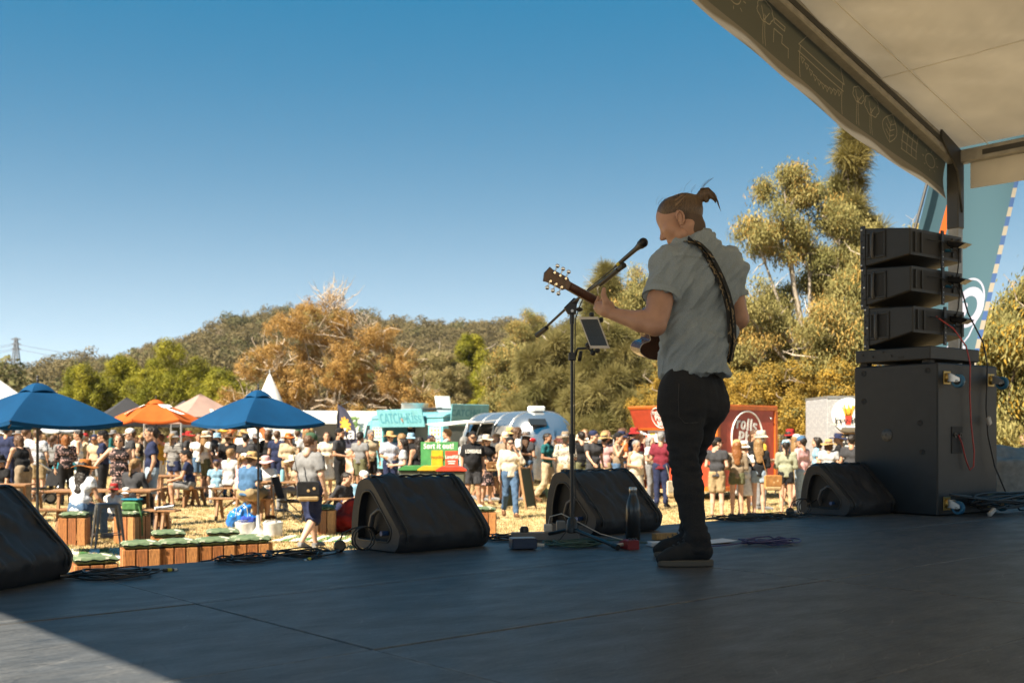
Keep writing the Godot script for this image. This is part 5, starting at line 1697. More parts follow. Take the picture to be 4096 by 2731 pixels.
func top_mesh(legs: String,arms: String,lean: float,w: float,cell: float,sleeve: float,long: float) -> ArrayMesh:
	var key := "top %s %s %.2f %.2f %.3f %.2f %.2f" % [legs,arms,lean,w,cell,sleeve,long]
	if mesh_cache.has(key): return mesh_cache[key]
	var j := joints(legs,arms,lean)
	var p := []
	var x := Vector3(0.06*w,0,0)
	var ax: Vector3 = (j.waist - j.pel).normalized()
	p.append([j.pel - ax*long,j.waist,0.118*w,0.108*w,0.05,true,Vector3(1.38,1,1.02)])
	if w > 1.1: p.append([j.waist + Vector3(0,-0.04,0.05),j.waist + Vector3(0,0.03,0.05),0.13*w,0.12*w,0.08])
	p.append([j.waist - x*0.9,j.waist + x*0.9,0.102*w,0.102*w,0.06]); p.append([j.chest - x*1.3,j.chest + x*1.3,0.110*w,0.110*w,0.06])
	if sleeve > 0.0:
		p.append([j.sh[0],j.sh[1],0.066,0.066,0.05]); p.append([j.neck.lerp(j.chest,0.3),j.neck + Vector3(0,-0.005,0),0.085,0.064,0.04])
	else:
		p.append([j.sh[0]*Vector3(0.55,1,1) ,j.sh[1]*Vector3(0.55,1,1),0.062,0.062,0.04])
	for s in 2:
		var a: Array = j.arm[s]
		if sleeve > 1.0:
			p.append([j.sh[s],a[0],0.062*w,0.052*w,0.03]); p.append([a[0],a[0].lerp(a[1],sleeve - 1.0),0.052*w,0.042,0.02,true])
		elif sleeve > 0.0:
			p.append([j.sh[s],j.sh[s].lerp(a[0],sleeve),0.064*w,0.066*w,0.03,true])
	mesh_cache[key] = nets(p,cell,0.014,9.0,hash(key) % 500).mesh()
	return mesh_cache[key]

func bottom_mesh(legs: String,w: float,cell: float,kind: String) -> ArrayMesh:
	var key := "bottom %s %.2f %.3f %s" % [legs,w,cell,kind]
	if mesh_cache.has(key): return mesh_cache[key]
	var j := joints(legs,"down",0.0)
	var p := []
	var x := Vector3(0.065*w,0,0)
	p.append([j.pel - x + Vector3(0,0.02,0),j.pel + x + Vector3(0,0.02,0),0.112*w,0.112*w,0.05])
	for s in 2:
		var l: Array = j.legs[s]
		if kind == "pants":
			p.append([l[0],l[1],0.098*w,0.070*w,0.03]); p.append([l[1],l[1].lerp(l[2],0.92),0.069*w,0.056,0.02,false]); p.append([l[1].lerp(l[2],0.7),l[1].lerp(l[2],0.98),0.058,0.058,0.02,true])
		elif kind == "loose":
			p.append([l[0],l[1],0.105*w,0.090*w,0.03]); p.append([l[1],l[1].lerp(l[2],0.95),0.09*w,0.085,0.02,true])
		elif kind == "shorts":
			p.append([l[0],l[0].lerp(l[1],0.85),0.10*w,0.088*w,0.03,true])
		elif kind == "long shorts":
			p.append([l[0],l[1],0.102*w,0.085*w,0.03]); p.append([l[1],l[1].lerp(l[2],0.2),0.085*w,0.088*w,0.02,true])
		elif kind == "short shorts":
			p.append([l[0],l[0].lerp(l[1],0.4),0.102*w,0.098*w,0.03,true])
	if kind == "skirt":
		p.append([Vector3(0,j.legs[0][1].y - 0.02,j.legs[0][1].z*0.5),j.pel + Vector3(0,0.03,0),0.17*w,0.10*w,0.04,true,Vector3(1.25,1,1)])
	mesh_cache[key] = nets(p,cell,0.014,10.0,hash(key) % 500).mesh()
	return mesh_cache[key]

func shoe_mesh(legs: String) -> ArrayMesh:
	var key := "shoe " + legs
	if mesh_cache.has(key): return mesh_cache[key]
	var j := joints(legs,"down",0.0)
	var b := Mb.new()
	for s in 2:
		var l: Array = j.legs[s]
		var d: Vector3 = (l[3] - l[2]); d.y = 0.0; d = d.normalized()
		var heel: Vector3 = l[2] + Vector3(0,-0.035,0) - d*0.045
		var toe: Vector3 = l[3] + Vector3(0,0.0,0) + d*0.06
		b.tube([heel,heel.lerp(toe,0.35) + Vector3(0,0.012,0),heel.lerp(toe,0.8),toe],[0.042,0.05,0.046,0.03],8,true,0.8)
		b.tube([heel + Vector3(0,-0.026,0),toe + Vector3(0,-0.014,0)],[0.045,0.045],8,true,0.35)
	mesh_cache[key] = b.mesh()
	return mesh_cache[key]

func hair_mesh(kind: String) -> ArrayMesh:
	var key := "hair " + kind
	if mesh_cache.has(key): return mesh_cache[key]
	var p := [[Vector3(0,0.052,-0.038),Vector3(0,0.062,0.008),0.093,0.086,0.03,false,Vector3(0.95,1,1.04)],[Vector3(0,0.02,-0.068),Vector3(0,-0.03,-0.07),0.07,0.05,0.03]]
	match kind:
		"long":
			p.append([Vector3(0,0.0,-0.08),Vector3(0,-0.16,-0.085),0.085,0.085,0.04,false,Vector3(1,1,0.6)]); p.append([Vector3(0,-0.16,-0.085),Vector3(0,-0.36,-0.11),0.09,0.06,0.04,false,Vector3(1.1,1,0.5)])
			for s in [-1.0,1.0]: p.append([Vector3(s*0.075,0.03,-0.01),Vector3(s*0.085,-0.18,-0.03),0.032,0.028,0.03])
		"bob":
			for s in [-1.0,1.0]: p.append([Vector3(s*0.075,0.03,-0.015),Vector3(s*0.08,-0.09,-0.02),0.034,0.03,0.03])
			p.append([Vector3(0,0.0,-0.07),Vector3(0,-0.1,-0.07),0.08,0.06,0.03])
		"tail":
			p.append([Vector3(0,0.04,-0.12),Vector3(0,0.0,-0.16),0.028,0.034,0.02]); p.append([Vector3(0,0.0,-0.16),Vector3(0,-0.22,-0.15),0.034,0.018,0.02])
		"bun":
			p.append([Vector3(0,0.09,-0.11),Vector3(0,0.10,-0.12),0.042,0.042,0.015])
		"beard":
			p = [[Vector3(-0.05,-0.07,0.035),Vector3(-0.02,-0.10,0.06),0.032,0.032,0.02],[Vector3(0.05,-0.07,0.035),Vector3(0.02,-0.10,0.06),0.032,0.032,0.02],[Vector3(-0.02,-0.05,0.093),Vector3(0.02,-0.05,0.093),0.009,0.009,0.01]]
	mesh_cache[key] = nets(p,0.014,0.012,30.0).mesh()
	return mesh_cache[key]

func hat_mesh(kind: String) -> ArrayMesh:
	var key := "hat " + kind
	if mesh_cache.has(key): return mesh_cache[key]
	var b := Mb.new()
	var tilt := Transform3D(Basis(Vector3.RIGHT,-0.08),Vector3(0,0.06,-0.012))
	if kind == "cap" or kind == "capback":
		var f := Transform3D(Basis(Vector3.UP,PI if kind == "capback" else 0.0).scaled(Vector3(0.95,1,1.12)),Vector3(0,0.062,-0.012))
		b.lathe([Vector2(0.096,-0.012),Vector2(0.099,0.015),Vector2(0.094,0.05),Vector2(0.075,0.08),Vector2(0.04,0.096),Vector2(0,0.1)],18,f)
		var br := []
		for k in 13:
			var a := PI*k / 12.0
			br.append(Vector2(cos(a)*0.078,0.062 + sin(a)*0.098))
		br.append(Vector2(-0.05,0.03)); br.append(Vector2(0.05,0.03))
		b.extrude(br,0.006,f*Transform3D(Basis(Vector3(1,0,0),PI / 2 + 0.22),Vector3(0,-0.002,0.0)))
		b.ball(f*Vector3(0,0.101,0),Vector3(0.008,0.005,0.008),Basis(),4,6)
	elif kind == "beanie":
		b.lathe([Vector2(0.1,-0.02),Vector2(0.103,0.0),Vector2(0.1,0.04),Vector2(0.085,0.085),Vector2(0.045,0.115),Vector2(0,0.122)],18,tilt)
	else:
		var r: float = {"sun": 0.21,"bucket": 0.145,"straw": 0.19,"cowboy": 0.20}[kind]
		var crown := [Vector2(0.101,-0.005),Vector2(0.099,0.045),Vector2(0.09,0.085),Vector2(0.075,0.1),Vector2(0.03,0.1 if kind == "bucket" else 0.094),Vector2(0,0.098 if kind != "cowboy" else 0.085)]
		b.lathe(crown,20,tilt.scaled_local(Vector3(0.95,1.0,1.12)))
		var dip := 0.05 if kind == "bucket" else 0.03
		var first := b.v.size()
		for i in 4:
			for k in 24:
				var a := TAU*k / 24.0
				var rr := lerpf(0.097,r,i / 3.0)
				var y := -0.004 - dip*pow(i / 3.0,1.3)
				if kind == "cowboy": y = -0.004 + 0.075*pow(absf(cos(a)),3.0)*pow(i / 3.0,1.6)
				elif kind != "bucket": y += 0.018*sin(a*3.0 + 1.0)*(i / 3.0)
				b.v.append(tilt*Vector3(cos(a)*rr*0.95,y,sin(a)*rr*1.08)); b.n.append(Vector3.UP); b.uv.append(Vector2.ZERO)
		for i in 3:
			for k in 24:
				b.vq(first + i*24 + k,first + i*24 + (k + 1) % 24,first + (i + 1)*24 + (k + 1) % 24,first + (i + 1)*24 + k)
		var rim := []
		for k in 25:
			rim.append(b.v[first + 72 + k % 24])
		b.tube(rim,0.005,5)
		b.tube([b.v[first],b.v[first + 6],b.v[first + 12],b.v[first + 18],b.v[first]],0.004,4)
	mesh_cache[key] = b.mesh()
	return mesh_cache[key]

func shades_mesh() -> ArrayMesh:
	if mesh_cache.has("shades"): return mesh_cache["shades"]
	var b := Mb.new()
	for s in [-1.0,1.0]:
		b.ball(Vector3(s*0.032,0.002,0.095),Vector3(0.027,0.02,0.009),Basis(Vector3.UP,s*0.25),6,10)
		b.tube([Vector3(s*0.058,0.008,0.085),Vector3(s*0.078,0.01,0.04),Vector3(s*0.088,0.008,-0.01)],0.0035,4)
	b.tube([Vector3(-0.012,0.006,0.1),Vector3(0.012,0.006,0.1)],0.003,4)
	mesh_cache["shades"] = b.mesh()
	return mesh_cache["shades"]

func C(s: String) -> Color:   # colour words as linear values
	var t := {"black": Color(0.018,0.018,0.02),"charcoal": Color(0.05,0.05,0.055),"grey": Color(0.2,0.2,0.205),"light": Color(0.42,0.42,0.43),"white": Color(0.72,0.71,0.69),"navy": Color(0.025,0.032,0.075),"blue": Color(0.06,0.13,0.24),"denim": Color(0.075,0.13,0.22),"paledenim": Color(0.3,0.38,0.46),"sky": Color(0.25,0.42,0.55),"teal": Color(0.02,0.12,0.13),"khaki": Color(0.34,0.25,0.14),"beige": Color(0.45,0.36,0.24),"cream": Color(0.62,0.54,0.42),"olive": Color(0.13,0.13,0.07),"sage": Color(0.30,0.31,0.22),"red": Color(0.33,0.025,0.025),"maroon": Color(0.18,0.025,0.04),"orange": Color(0.5,0.14,0.03),"yellow": Color(0.6,0.36,0.05),"straw": Color(0.5,0.33,0.14),"brown": Color(0.14,0.07,0.035),"pink": Color(0.6,0.36,0.36),"green": Color(0.05,0.1,0.06),"blond": Color(0.38,0.22,0.09),"ginger": Color(0.33,0.12,0.03),"dark": Color(0.022,0.014,0.01),"silver": Color(0.32,0.31,0.3),"tan": Color(0.26,0.2,0.14)}
	return t[s]

# how: legs|arms|lean|bulk; look: top colour, sleeve, bottom kind, bottom colour, hair kind, hair colour, hat kind, hat colour, skin, shoe colour
func person(at: Vector3,yaw: float,how: String,look: String,height: float,label: String,o := {}) -> Node3D:
	var h := how.split("|")
	var l := look.split(" ")
	var lean := float(h[2]) if h.size() > 2 else 0.0
	var w := float(h[3]) if h.size() > 3 else 1.0
	var cell: float = o.get("cell",0.03)
	var hy: float = o.get("turn",0.0)
	var hp: float = o.get("nod",0.05 + lean*0.6)
	var n := thing("person",label,"person",at,deg_to_rad(yaw),o.get("group","people in the festival crowd"))
	n.scale = Vector3.ONE*height / 1.72
	var j := joints(h[0],h[1],lean)
	part("body",body_mesh(h[0],h[1],lean,w,cell,hy,hp),skin_mat(int(l[8])),n)
	var hf := head_frame(j,hy,hp)
	var long: float = o.get("long",0.06)
	var top := part("dress" if l[2] == "dress" else "shirt",top_mesh(h[0],h[1],lean,w,cell,float(l[1]),long),o.get("topmat",cloth(C(l[0]))),n)
	if l[2] != "none":
		part("skirt" if l[2] in ["skirt","dress"] else "trousers" if l[2] in ["pants","loose"] else "shorts",bottom_mesh(h[0],w,cell,"skirt" if l[2] == "dress" else l[2].replace("_"," ")),o.get("botmat",cloth(C(l[3]))),n)
	var face := not (absf(wrapf(deg_to_rad(yaw) + hy,-PI,PI)) > 2.0)
	if face:
		var e := part("eyes",features_mesh(),mat("brow",Color(0.09,0.055,0.03),0.6),n)
		e.transform = hf
	if l[4] != "none":
		var hr := part("hair",hair_mesh(l[4]),mat("hair " + l[5],C(l[5]),0.55,{"tex": noise_tex("hair streak",0.05,0.45,1.0,3,256),"scale3": Vector3(14,2.5,14),"spec": 0.4}),n)
		hr.transform = hf
	if o.has("beard"):
		var bd := part("beard",hair_mesh("beard"),mat("hair " + o.beard,C(o.beard),0.55),n)
		bd.transform = hf
	if l[6] != "none":
		var ht := part("hat",hat_mesh(l[6]),cloth(C(l[7])),n)
		ht.transform = hf
	if o.has("shades"):
		var sg := part("sunglasses",shades_mesh(),mat("dark lens",Color(0.01,0.01,0.01),0.15),n)
		sg.transform = hf
	if l[9] != "bare":
		part("shoes",shoe_mesh(h[0]),cloth(C(l[9])),n)
	return n

func features_mesh() -> ArrayMesh:
	if not mesh_cache.has("features"): mesh_cache["features"] = features(Transform3D()).mesh()
	return mesh_cache["features"]

# ---------------------------------------------------------------- food vans, trailers, tents and signs across the field
func wheel(parent: Node,at: Vector3,r: float,w := 0.18,side := Vector3.RIGHT) -> void:
	var ax := Basis(Quaternion(Vector3.UP,side))
	var t := part("wheel",Mb.new().lathe([Vector2(r*0.62,-w / 2),Vector2(r*0.94,-w / 2),Vector2(r,-w*0.3),Vector2(r,w*0.3),Vector2(r*0.94,w / 2),Vector2(r*0.62,w / 2)],24,Transform3D(ax,Vector3.ZERO)),mat("tyre",Color(0.015,0.015,0.015),0.8),parent,at)
	part("rim",Mb.new().lathe([Vector2(0,-w*0.42),Vector2(r*0.62,-w*0.4),Vector2(r*0.62,w*0.4),Vector2(0,w*0.42)],18,Transform3D(ax,Vector3.ZERO),false),mat("rim steel",Color(0.35,0.35,0.35),0.4,{"metal": 0.6}),t)

func umbrella(at: Vector3,half: float,top: float,edge: float,turn: float,col: Color,label: String,called := "market_umbrella",sides := 4,pole_h := -1.0) -> Node3D:
	var o := thing(called,label,"umbrella",at,turn,"blue market umbrellas" if sides == 4 and col.b > 0.2 else "")
	var cm := mat("canvas " + col.to_html(false),col,0.8,{"back": 0.35,"spec": 0.25,"tex": noise_tex("canvas",0.006,0.86,1.0,4),"scale": 0.8})
	var dark := mat("umbrella pole",Color(0.02,0.02,0.022),0.45)
	var cp := Mb.new()
	for k in sides:
		var a0 := TAU*k / sides
		var a1 := TAU*(k + 1) / sides
		cp.sheet(12,12,func(u: float,v: float) -> Vector3:
			var e := Vector3(cos(a0),0,sin(a0)).lerp(Vector3(cos(a1),0,sin(a1)),v)*half
			var y := lerpf(top,edge,u) + (0.035*sin(PI*clampf(u,0,1))) - 0.06*half*u*u*sin(PI*clampf(v,0,1))
			return Vector3(e.x*u,y,e.z*u))
		cp.sheet(12,2,func(u: float,v: float) -> Vector3:
			var e := Vector3(cos(a0),0,sin(a0)).lerp(Vector3(cos(a1),0,sin(a1)),u)*half
			return Vector3(e.x*1.002,edge - 0.06*half*sin(PI*clampf(u,0,1)) - 0.05*v,e.z*1.002))
	var can := part("canopy",cp,cm,o)
	var vt := Mb.new()
	for k in sides:
		var a0 := TAU*k / sides
		var a1 := TAU*(k + 1) / sides
		vt.sheet(8,4,func(u: float,v: float) -> Vector3:
			var e := Vector3(cos(a0),0,sin(a0)).lerp(Vector3(cos(a1),0,sin(a1)),u)*half*0.22
			return Vector3(e.x*v,top + 0.055 - (0.135 - 0.03*sin(PI*clampf(u,0,1)))*v*v,e.z*v))
	part("vent_cap",vt,cm,can)
	part("finial",Mb.new().lathe([Vector2(0.012,top + 0.06),Vector2(0.02,top + 0.10),Vector2(0.012,top + 0.115),Vector2(0.022,top + 0.135),Vector2(0.0,top + 0.16)],10),dark,o)
	for k in sides*2:
		var a := TAU*k / (sides*2)
		var d := Vector3(cos(a),0,sin(a))*half*(1.0 if k % 2 == 0 else cos(PI / sides))
		part("rib",Mb.new().bar(Vector3(0,top - 0.02,0),d + Vector3(0,edge - (0.0 if k % 2 == 0 else 0.06*half) - 0.012,0),0.014,0.02),dark,o)
		part("strut",Mb.new().bar(Vector3(0,edge - 0.12,0),d*0.5 + Vector3(0,lerpf(top,edge,0.5) - 0.02,0),0.012,0.014),dark,o)
	part("pole",Mb.new().tube([Vector3(0,0.02,0),Vector3(0,top + 0.06,0)],0.019,12),dark,o)
	var bs := part("base",Mb.new().lathe([Vector2(0.24,0.0),Vector2(0.24,0.012),Vector2(0.12,0.05),Vector2(0.035,0.16),Vector2(0.03,0.36),Vector2(0,0.36)],18),mat("galvanised",Color(0.5,0.5,0.48),0.45,{"metal": 0.5}),o)
	return o

func gazebo(at: Vector3,w: float,eave: float,peak: float,turn: float,col: Color,label: String,words := "") -> void:
	var o := thing("pop_up_gazebo",label,"gazebo",at,turn)
	var cm := mat("gazebo " + col.to_html(false),col,0.8,{"back": 0.4,"tex": noise_tex("canvas",0.006,0.86,1.0,4),"scale": 0.5})
	var h := w*0.5
	var c := [Vector3(-h,eave,-h),Vector3(h,eave,-h),Vector3(h,eave,h),Vector3(-h,eave,h)]
	var rf := Mb.new()
	for k in 4:
		var a: Vector3 = c[k]; var b: Vector3 = c[(k + 1) % 4]
		rf.sheet(8,8,func(u: float,v: float) -> Vector3: return a.lerp(b,u).lerp(Vector3(0,peak,0),v) - Vector3(0,0.10*sin(PI*clampf(v,0,1)),0))
		rf.quad(a,b,b - Vector3(0,0.25,0),a - Vector3(0,0.25,0))
	part("roof",rf,cm,o)
	var al := mat("gazebo leg",Color(0.45,0.45,0.45),0.4,{"metal": 0.5})
	for k in 4:
		part("leg",Mb.new().bar(Vector3(c[k].x,0,c[k].z),c[k],0.045,0.045),al,o)
	if words != "":
		var slope := atan2(peak - eave,h)
		text(words,0.5,mat("gazebo print",Color(0.75,0.7,0.6),0.8),o,Transform3D(Basis(Vector3.RIGHT,-(PI / 2 - slope) + 0.0),Vector3(0,eave + 0.16 + 0.03,h*0.8 + 0.06)),0.004,"Droid Sans","lettering")

func menu_print(key: String,seed_: int) -> Texture2D:
	if tex.has(key): return tex[key]
	var im := Image.create(96,128,false,Image.FORMAT_RGB8)
	im.fill(lin(0.72,0.7,0.66))
	for x in 96:
		for y in 16: im.set_pixel(x,y,lin(0.05,0.06,0.1))
	var g := RandomNumberGenerator.new(); g.seed = seed_
	for r in 2:
		for c in 3:
			var p := Vector2(16 + c*32,44 + r*50)
			stroke(im,p - Vector2(0,9),p + Vector2(0,9),22,lin(0.62,0.28 + g.randf()*0.1,0.05))
			stroke(im,p + Vector2(-5,-4),p + Vector2(5,5),5,lin(0.7,0.5,0.2))
			stroke(im,p + Vector2(-11,21),p + Vector2(11,21),3,lin(0.15,0.15,0.2))
	tex[key] = ImageTexture.create_from_image(im)
	return tex[key]

func print_mat(key: String,t: Texture2D,rough := 0.6) -> StandardMaterial3D:
	var m := mat(key,Color(1,1,1),rough)
	m.albedo_texture = t
	return m

func vendors() -> void:
	var metal := mat("brushed aluminium",Color(0.55,0.55,0.54),0.35,{"metal": 0.85})
	var darkin := mat("van interior",Color(0.5,0.48,0.44),0.7)
	# ---- teal van
	var o := thing("food_van","pale blue food van with raised sign flaps and menu boards","food van",Vector3(-2.258,0,-36),0.6435)
	var teal := paint(Color(0.15,0.40,0.46),0.4)
	var L := 4.7; var W := 1.9
	var y0 := 0.5; var y1 := 2.3
	var tl := part("wall",Mb.new().box(Vector3(0.03,(y0 + 1.2) / 2,-L / 2),Vector3(0.06,1.2 - y0,L),Basis(),0.01),teal,o)
	part("wall",Mb.new().box(Vector3(0.03,2.17,-L / 2),Vector3(0.06,0.26,L)),teal,o)
	part("wall",Mb.new().box(Vector3(0.03,1.62,-0.45),Vector3(0.062,0.84,0.9)),teal,o)
	part("wall",Mb.new().box(Vector3(0.03,1.62,-L + 0.4),Vector3(0.062,0.84,0.8)),teal,o)
	part("wall",Mb.new().box(Vector3(W,(y0 + y1) / 2,-L / 2),Vector3(0.05,y1 - y0,L)),teal,o)
	part("rear_wall",Mb.new().box(Vector3(0.14,1.4,-0.03),Vector3(0.16,1.8,0.06),Basis(),0.01),teal,o)
	part("rear_wall",Mb.new().box(Vector3(W - 0.12,1.4,-0.03),Vector3(0.16,1.8,0.06),Basis(),0.01),teal,o)
	part("rear_wall",Mb.new().box(Vector3(W / 2,0.8,-0.03),Vector3(W - 0.4,0.6,0.061)),teal,o)
	part("rear_wall",Mb.new().box(Vector3(W / 2,2.18,-0.03),Vector3(W - 0.4,0.24,0.061)),teal,o)
	var rf := []
	for k in 13:
		var a := PI*k / 12.0
		rf.append(Vector2(W / 2 + cos(a)*(W / 2 + 0.04),y1 - 0.02 + sin(a)*0.22))
	part("roof",Mb.new().extrude(rf,L + 0.1,Transform3D(Basis(),Vector3(0,0,-L / 2)),0.03),teal,o)
	part("floor",Mb.new().box(Vector3(W / 2,y0 + 0.04,-L / 2),Vector3(W - 0.1,0.08,L - 0.1)),darkin,o)
	part("interior",Mb.new().box(Vector3(W - 0.12,1.4,-L / 2),Vector3(0.1,1.7,L - 0.3)),darkin,o)
	part("counter",Mb.new().box(Vector3(0.0,1.22,-2.4),Vector3(0.34,0.04,2.9),Basis(),0.006),metal,o)
	part("rear_counter",Mb.new().box(Vector3(W / 2,1.12,-0.0),Vector3(W - 0.4,0.04,0.3),Basis(),0.006),metal,o)
	part("shelf",Mb.new().box(Vector3(W - 0.35,1.65,-2.0),Vector3(0.35,0.35,2.2)),mat("van cupboard",Color(0.42,0.39,0.35),0.6),o)
	for q in [[-0.85,-0.5],[-L + 0.75,-L + 0.38]]:
		pass
	for k in 2:
		for r in 2:
			var mb := part("menu_board",Mb.new().box(Vector3(-0.012,1.42 + 0.38*r,-0.45 if k == 0 else -L + 0.42),Vector3(0.02,0.34,0.62)),mat("board edge",Color(0.6,0.6,0.58),0.6),o)
			var face := Mb.new()
			var zc := -0.45 if k == 0 else -L + 0.42
			face.quad(Vector3(-0.0235,1.26 + 0.38*r,zc - 0.3),Vector3(-0.0235,1.26 + 0.38*r,zc + 0.3),Vector3(-0.0235,1.58 + 0.38*r,zc + 0.3),Vector3(-0.0235,1.58 + 0.38*r,zc - 0.3),Vector3.LEFT)
			part("print",face,print_mat("menu %d" % k,menu_print("menu%d" % k,3 + k)),mb)
	# cab with bonnet and windows
	part("cab",Mb.new().extrude([Vector2(0,0.5),Vector2(0,2.28),Vector2(-0.35,2.2),Vector2(-0.75,1.5),Vector2(-1.0,1.35),Vector2(-1.05,0.5)],W,Transform3D(Basis(Vector3(0,0,1),Vector3(0,1,0),Vector3(-1,0,0)),Vector3(W / 2,0,-L)),0.06),teal,o)
	part("cab_window",Mb.new().extrude([Vector2(-0.12,1.4),Vector2(-0.12,2.05),Vector2(-0.32,2.05),Vector2(-0.58,1.4)],0.02,Transform3D(Basis(Vector3(0,0,1),Vector3(0,1,0),Vector3(-1,0,0)),Vector3(-0.006,0,-L))),mat("window glass",Color(0.02,0.025,0.03),0.08),o)
	part("trim_strip",Mb.new().box(Vector3(-0.004,1.16,-L / 2),Vector3(0.012,0.03,L)),metal,o)
	wheel(o,Vector3(0.1,0.33,-L + 0.2),0.33); wheel(o,Vector3(0.1,0.33,-0.9),0.33); wheel(o,Vector3(W - 0.1,0.33,-0.9),0.33)
	# raised flaps that carry the name
	var ink := mat("sign ink",Color(0.05,0.21,0.27),0.6)
	var fl := part("sign_flap",Mb.new().box(Vector3(-0.16,2.27,-2.45),Vector3(0.04,0.62,3.0),Basis(Vector3(0,0,1),0.22),0.01),teal,o)
	var fb := Basis(Vector3(0,0,1),0.22)
	var fx := Basis(Vector3(0,0,1),fb.y,fb*Vector3(-1,0,0))
	var fc := Vector3(-0.16,2.27,-2.45) + fb*Vector3(-0.022,0,0)
	text("CATCH",0.5,ink,fl,Transform3D(fx,fc + Vector3(0,0,-0.55)),0.006)
	text("of the",0.17,ink,fl,Transform3D(fx,fc + Vector3(0,0,0.28)),0.006)
	text("Kiss",0.48,ink,fl,Transform3D(fx,fc + Vector3(0,0,0.9)),0.006,"Droid Serif")
	var fl2 := part("rear_flap",Mb.new().box(Vector3(0.95,2.36,0.16),Vector3(1.5,0.7,0.04),Basis(Vector3(1,0,0),0.15),0.01),teal,o)
	var f2 := Basis(Vector3(1,0,0),0.15)
	var c2 := Vector3(0.95,2.36,0.16) + f2*Vector3(0,0,0.022)
	text("CATCH",0.3,ink,fl2,Transform3D(f2,c2 + f2*Vector3(-0.28,0.06,0)),0.006)
	text("Kiss",0.3,ink,fl2,Transform3D(f2,c2 + f2*Vector3(0.42,0.06,0)),0.006,"Droid Serif")
	var ve := part("roof_vent",Mb.new().lathe([Vector2(0.3,2.5),Vector2(0.48,2.55),Vector2(0.48,2.78),Vector2(0.5,2.82),Vector2(0,2.83)],20,Transform3D(Basis(),Vector3(0.9,0,-3.2))),metal,o)
	part("hatch_lid",Mb.new().box(Vector3(0.6,2.72,-0.9),Vector3(0.6,0.6,0.03),Basis(Vector3(1,0,0),-0.25),0.01),mat("pale panel",Color(0.6,0.64,0.64),0.4),o)
	var rk := Mb.new()
	for k in 5: rk.bar(Vector3(0.2,2.56,-1.9 + k*0.35),Vector3(1.6,2.56,-1.9 + k*0.35),0.03,0.03)
	rk.bar(Vector3(0.2,2.58,-2.0),Vector3(0.2,2.58,-0.4),0.03,0.05); rk.bar(Vector3(1.6,2.58,-2.0),Vector3(1.6,2.58,-0.4),0.03,0.05)
	part("roof_rack",rk,mat("umbrella pole",Color(0.02,0.02,0.022),0.45),o)
	person(Vector3(-3.487,0,-37.6) + Vector3(0.0,0.55,-0.5),-60.0,"stand|up,front","black 0.5 pants black short dark none - 1 black",1.72,"cook in black reaching up inside the pale blue van",{"cell": 0.04})
	# ---- white caravan behind
	var wc := thing("white_caravan","long white caravan with a dark serving hatch behind the crowd","caravan",Vector3(-6.663,0,-42),0.12)
	var wp := paint(Color(0.74,0.73,0.70),0.35)
	var pr := []
	for k in 9:
		var a := PI*k / 16.0
		pr.append(Vector2(2.4 + sin(PI / 2 - a)*0.35,2.25 + sin(a)*0.35))
	for bl in [[[Vector2(-1.15,0.5),Vector2(-1.15,2.605),Vector2(-2.45,2.62),Vector2(-2.7,2.35),Vector2(-2.75,1.4),Vector2(-2.6,0.5)],2.1,0.0],[[Vector2(0.45,0.5),Vector2(2.6,0.5),Vector2(2.75,1.4),Vector2(2.7,2.3),Vector2(2.45,2.58),Vector2(0.45,2.595)],2.1,0.0],[[Vector2(-1.148,0.5),Vector2(0.448,0.5),Vector2(0.448,1.12),Vector2(-1.148,1.12)],2.094,0.0],[[Vector2(-1.148,2.12),Vector2(0.448,2.12),Vector2(0.448,2.592),Vector2(-1.148,2.602)],2.094,0.0],[[Vector2(-1.148,1.12),Vector2(0.448,1.12),Vector2(0.448,2.12),Vector2(-1.148,2.12)],0.1,-1.0]]:
		part("body_section",Mb.new().extrude(bl[0],bl[1],Transform3D(Basis(),Vector3(0,0,bl[2])),0.02),wp if bl[2] == 0.0 else darkin,wc)
	var hh := part("hatch_shelf",Mb.new().box(Vector3(-0.35,1.1,1.12),Vector3(1.75,0.04,0.3)),metal,wc)
	part("hatch_frame",Mb.new().box(Vector3(-0.35,2.15,1.08),Vector3(1.75,0.06,0.08)),wp,hh)
	part("bench_top",Mb.new().box(Vector3(-0.35,1.3,-0.6),Vector3(1.5,0.3,0.4)),metal,wc)
	part("window",Mb.new().box(Vector3(1.75,1.85,1.055),Vector3(0.5,0.42,0.03),Basis(),0.01),mat("window glass",Color(0.02,0.025,0.03),0.08),wc)
	for sx in [-1.3,0.62]:
		var gd := Mb.new()
		var gg := RandomNumberGenerator.new(); gg.seed = 5
		for k in 60:
			var c := Vector3(sx + gg.randfn(0.0,0.1),gg.randf_range(1.0,2.3),1.12 + gg.randf()*0.1)
			gd.quad(c,c + Vector3(0.08,0.03,0.02),c + Vector3(0.1,0.1,0.03),c + Vector3(0.01,0.08,0))
		part("flower_garland",gd,mat("garland",Color(0.12,0.2,0.06),0.8),wc)
	wheel(wc,Vector3(-0.3,0.32,0.95),0.32,0.18,Vector3.BACK); wheel(wc,Vector3(0.5,0.32,0.95),0.32,0.18,Vector3.BACK)
	var ar := Mb.new()
	var ap := []
	for k in 15:
		var a := PI*k / 14.0
		ap.append(Vector3(-3.2 + cos(a)*0.75,1.2 + sin(a)*0.95,1.6))
	ar.tube([Vector3(-2.45,0,1.6)] + ap + [Vector3(-3.95,0,1.6)],0.11,8)
	single("orange_arch",ar,paint(Color(0.55,0.16,0.05),0.5),"curved orange arch standing beside the white caravan","arch",wc.position,0.12)
	# ---- silver caravan
	var sv := thing("silver_caravan","polished silver round-ended caravan with an awning out","caravan",Vector3(1.155,0,-29.2),-1.104)
	var sh := Mb.new()
	var LL := 4.6
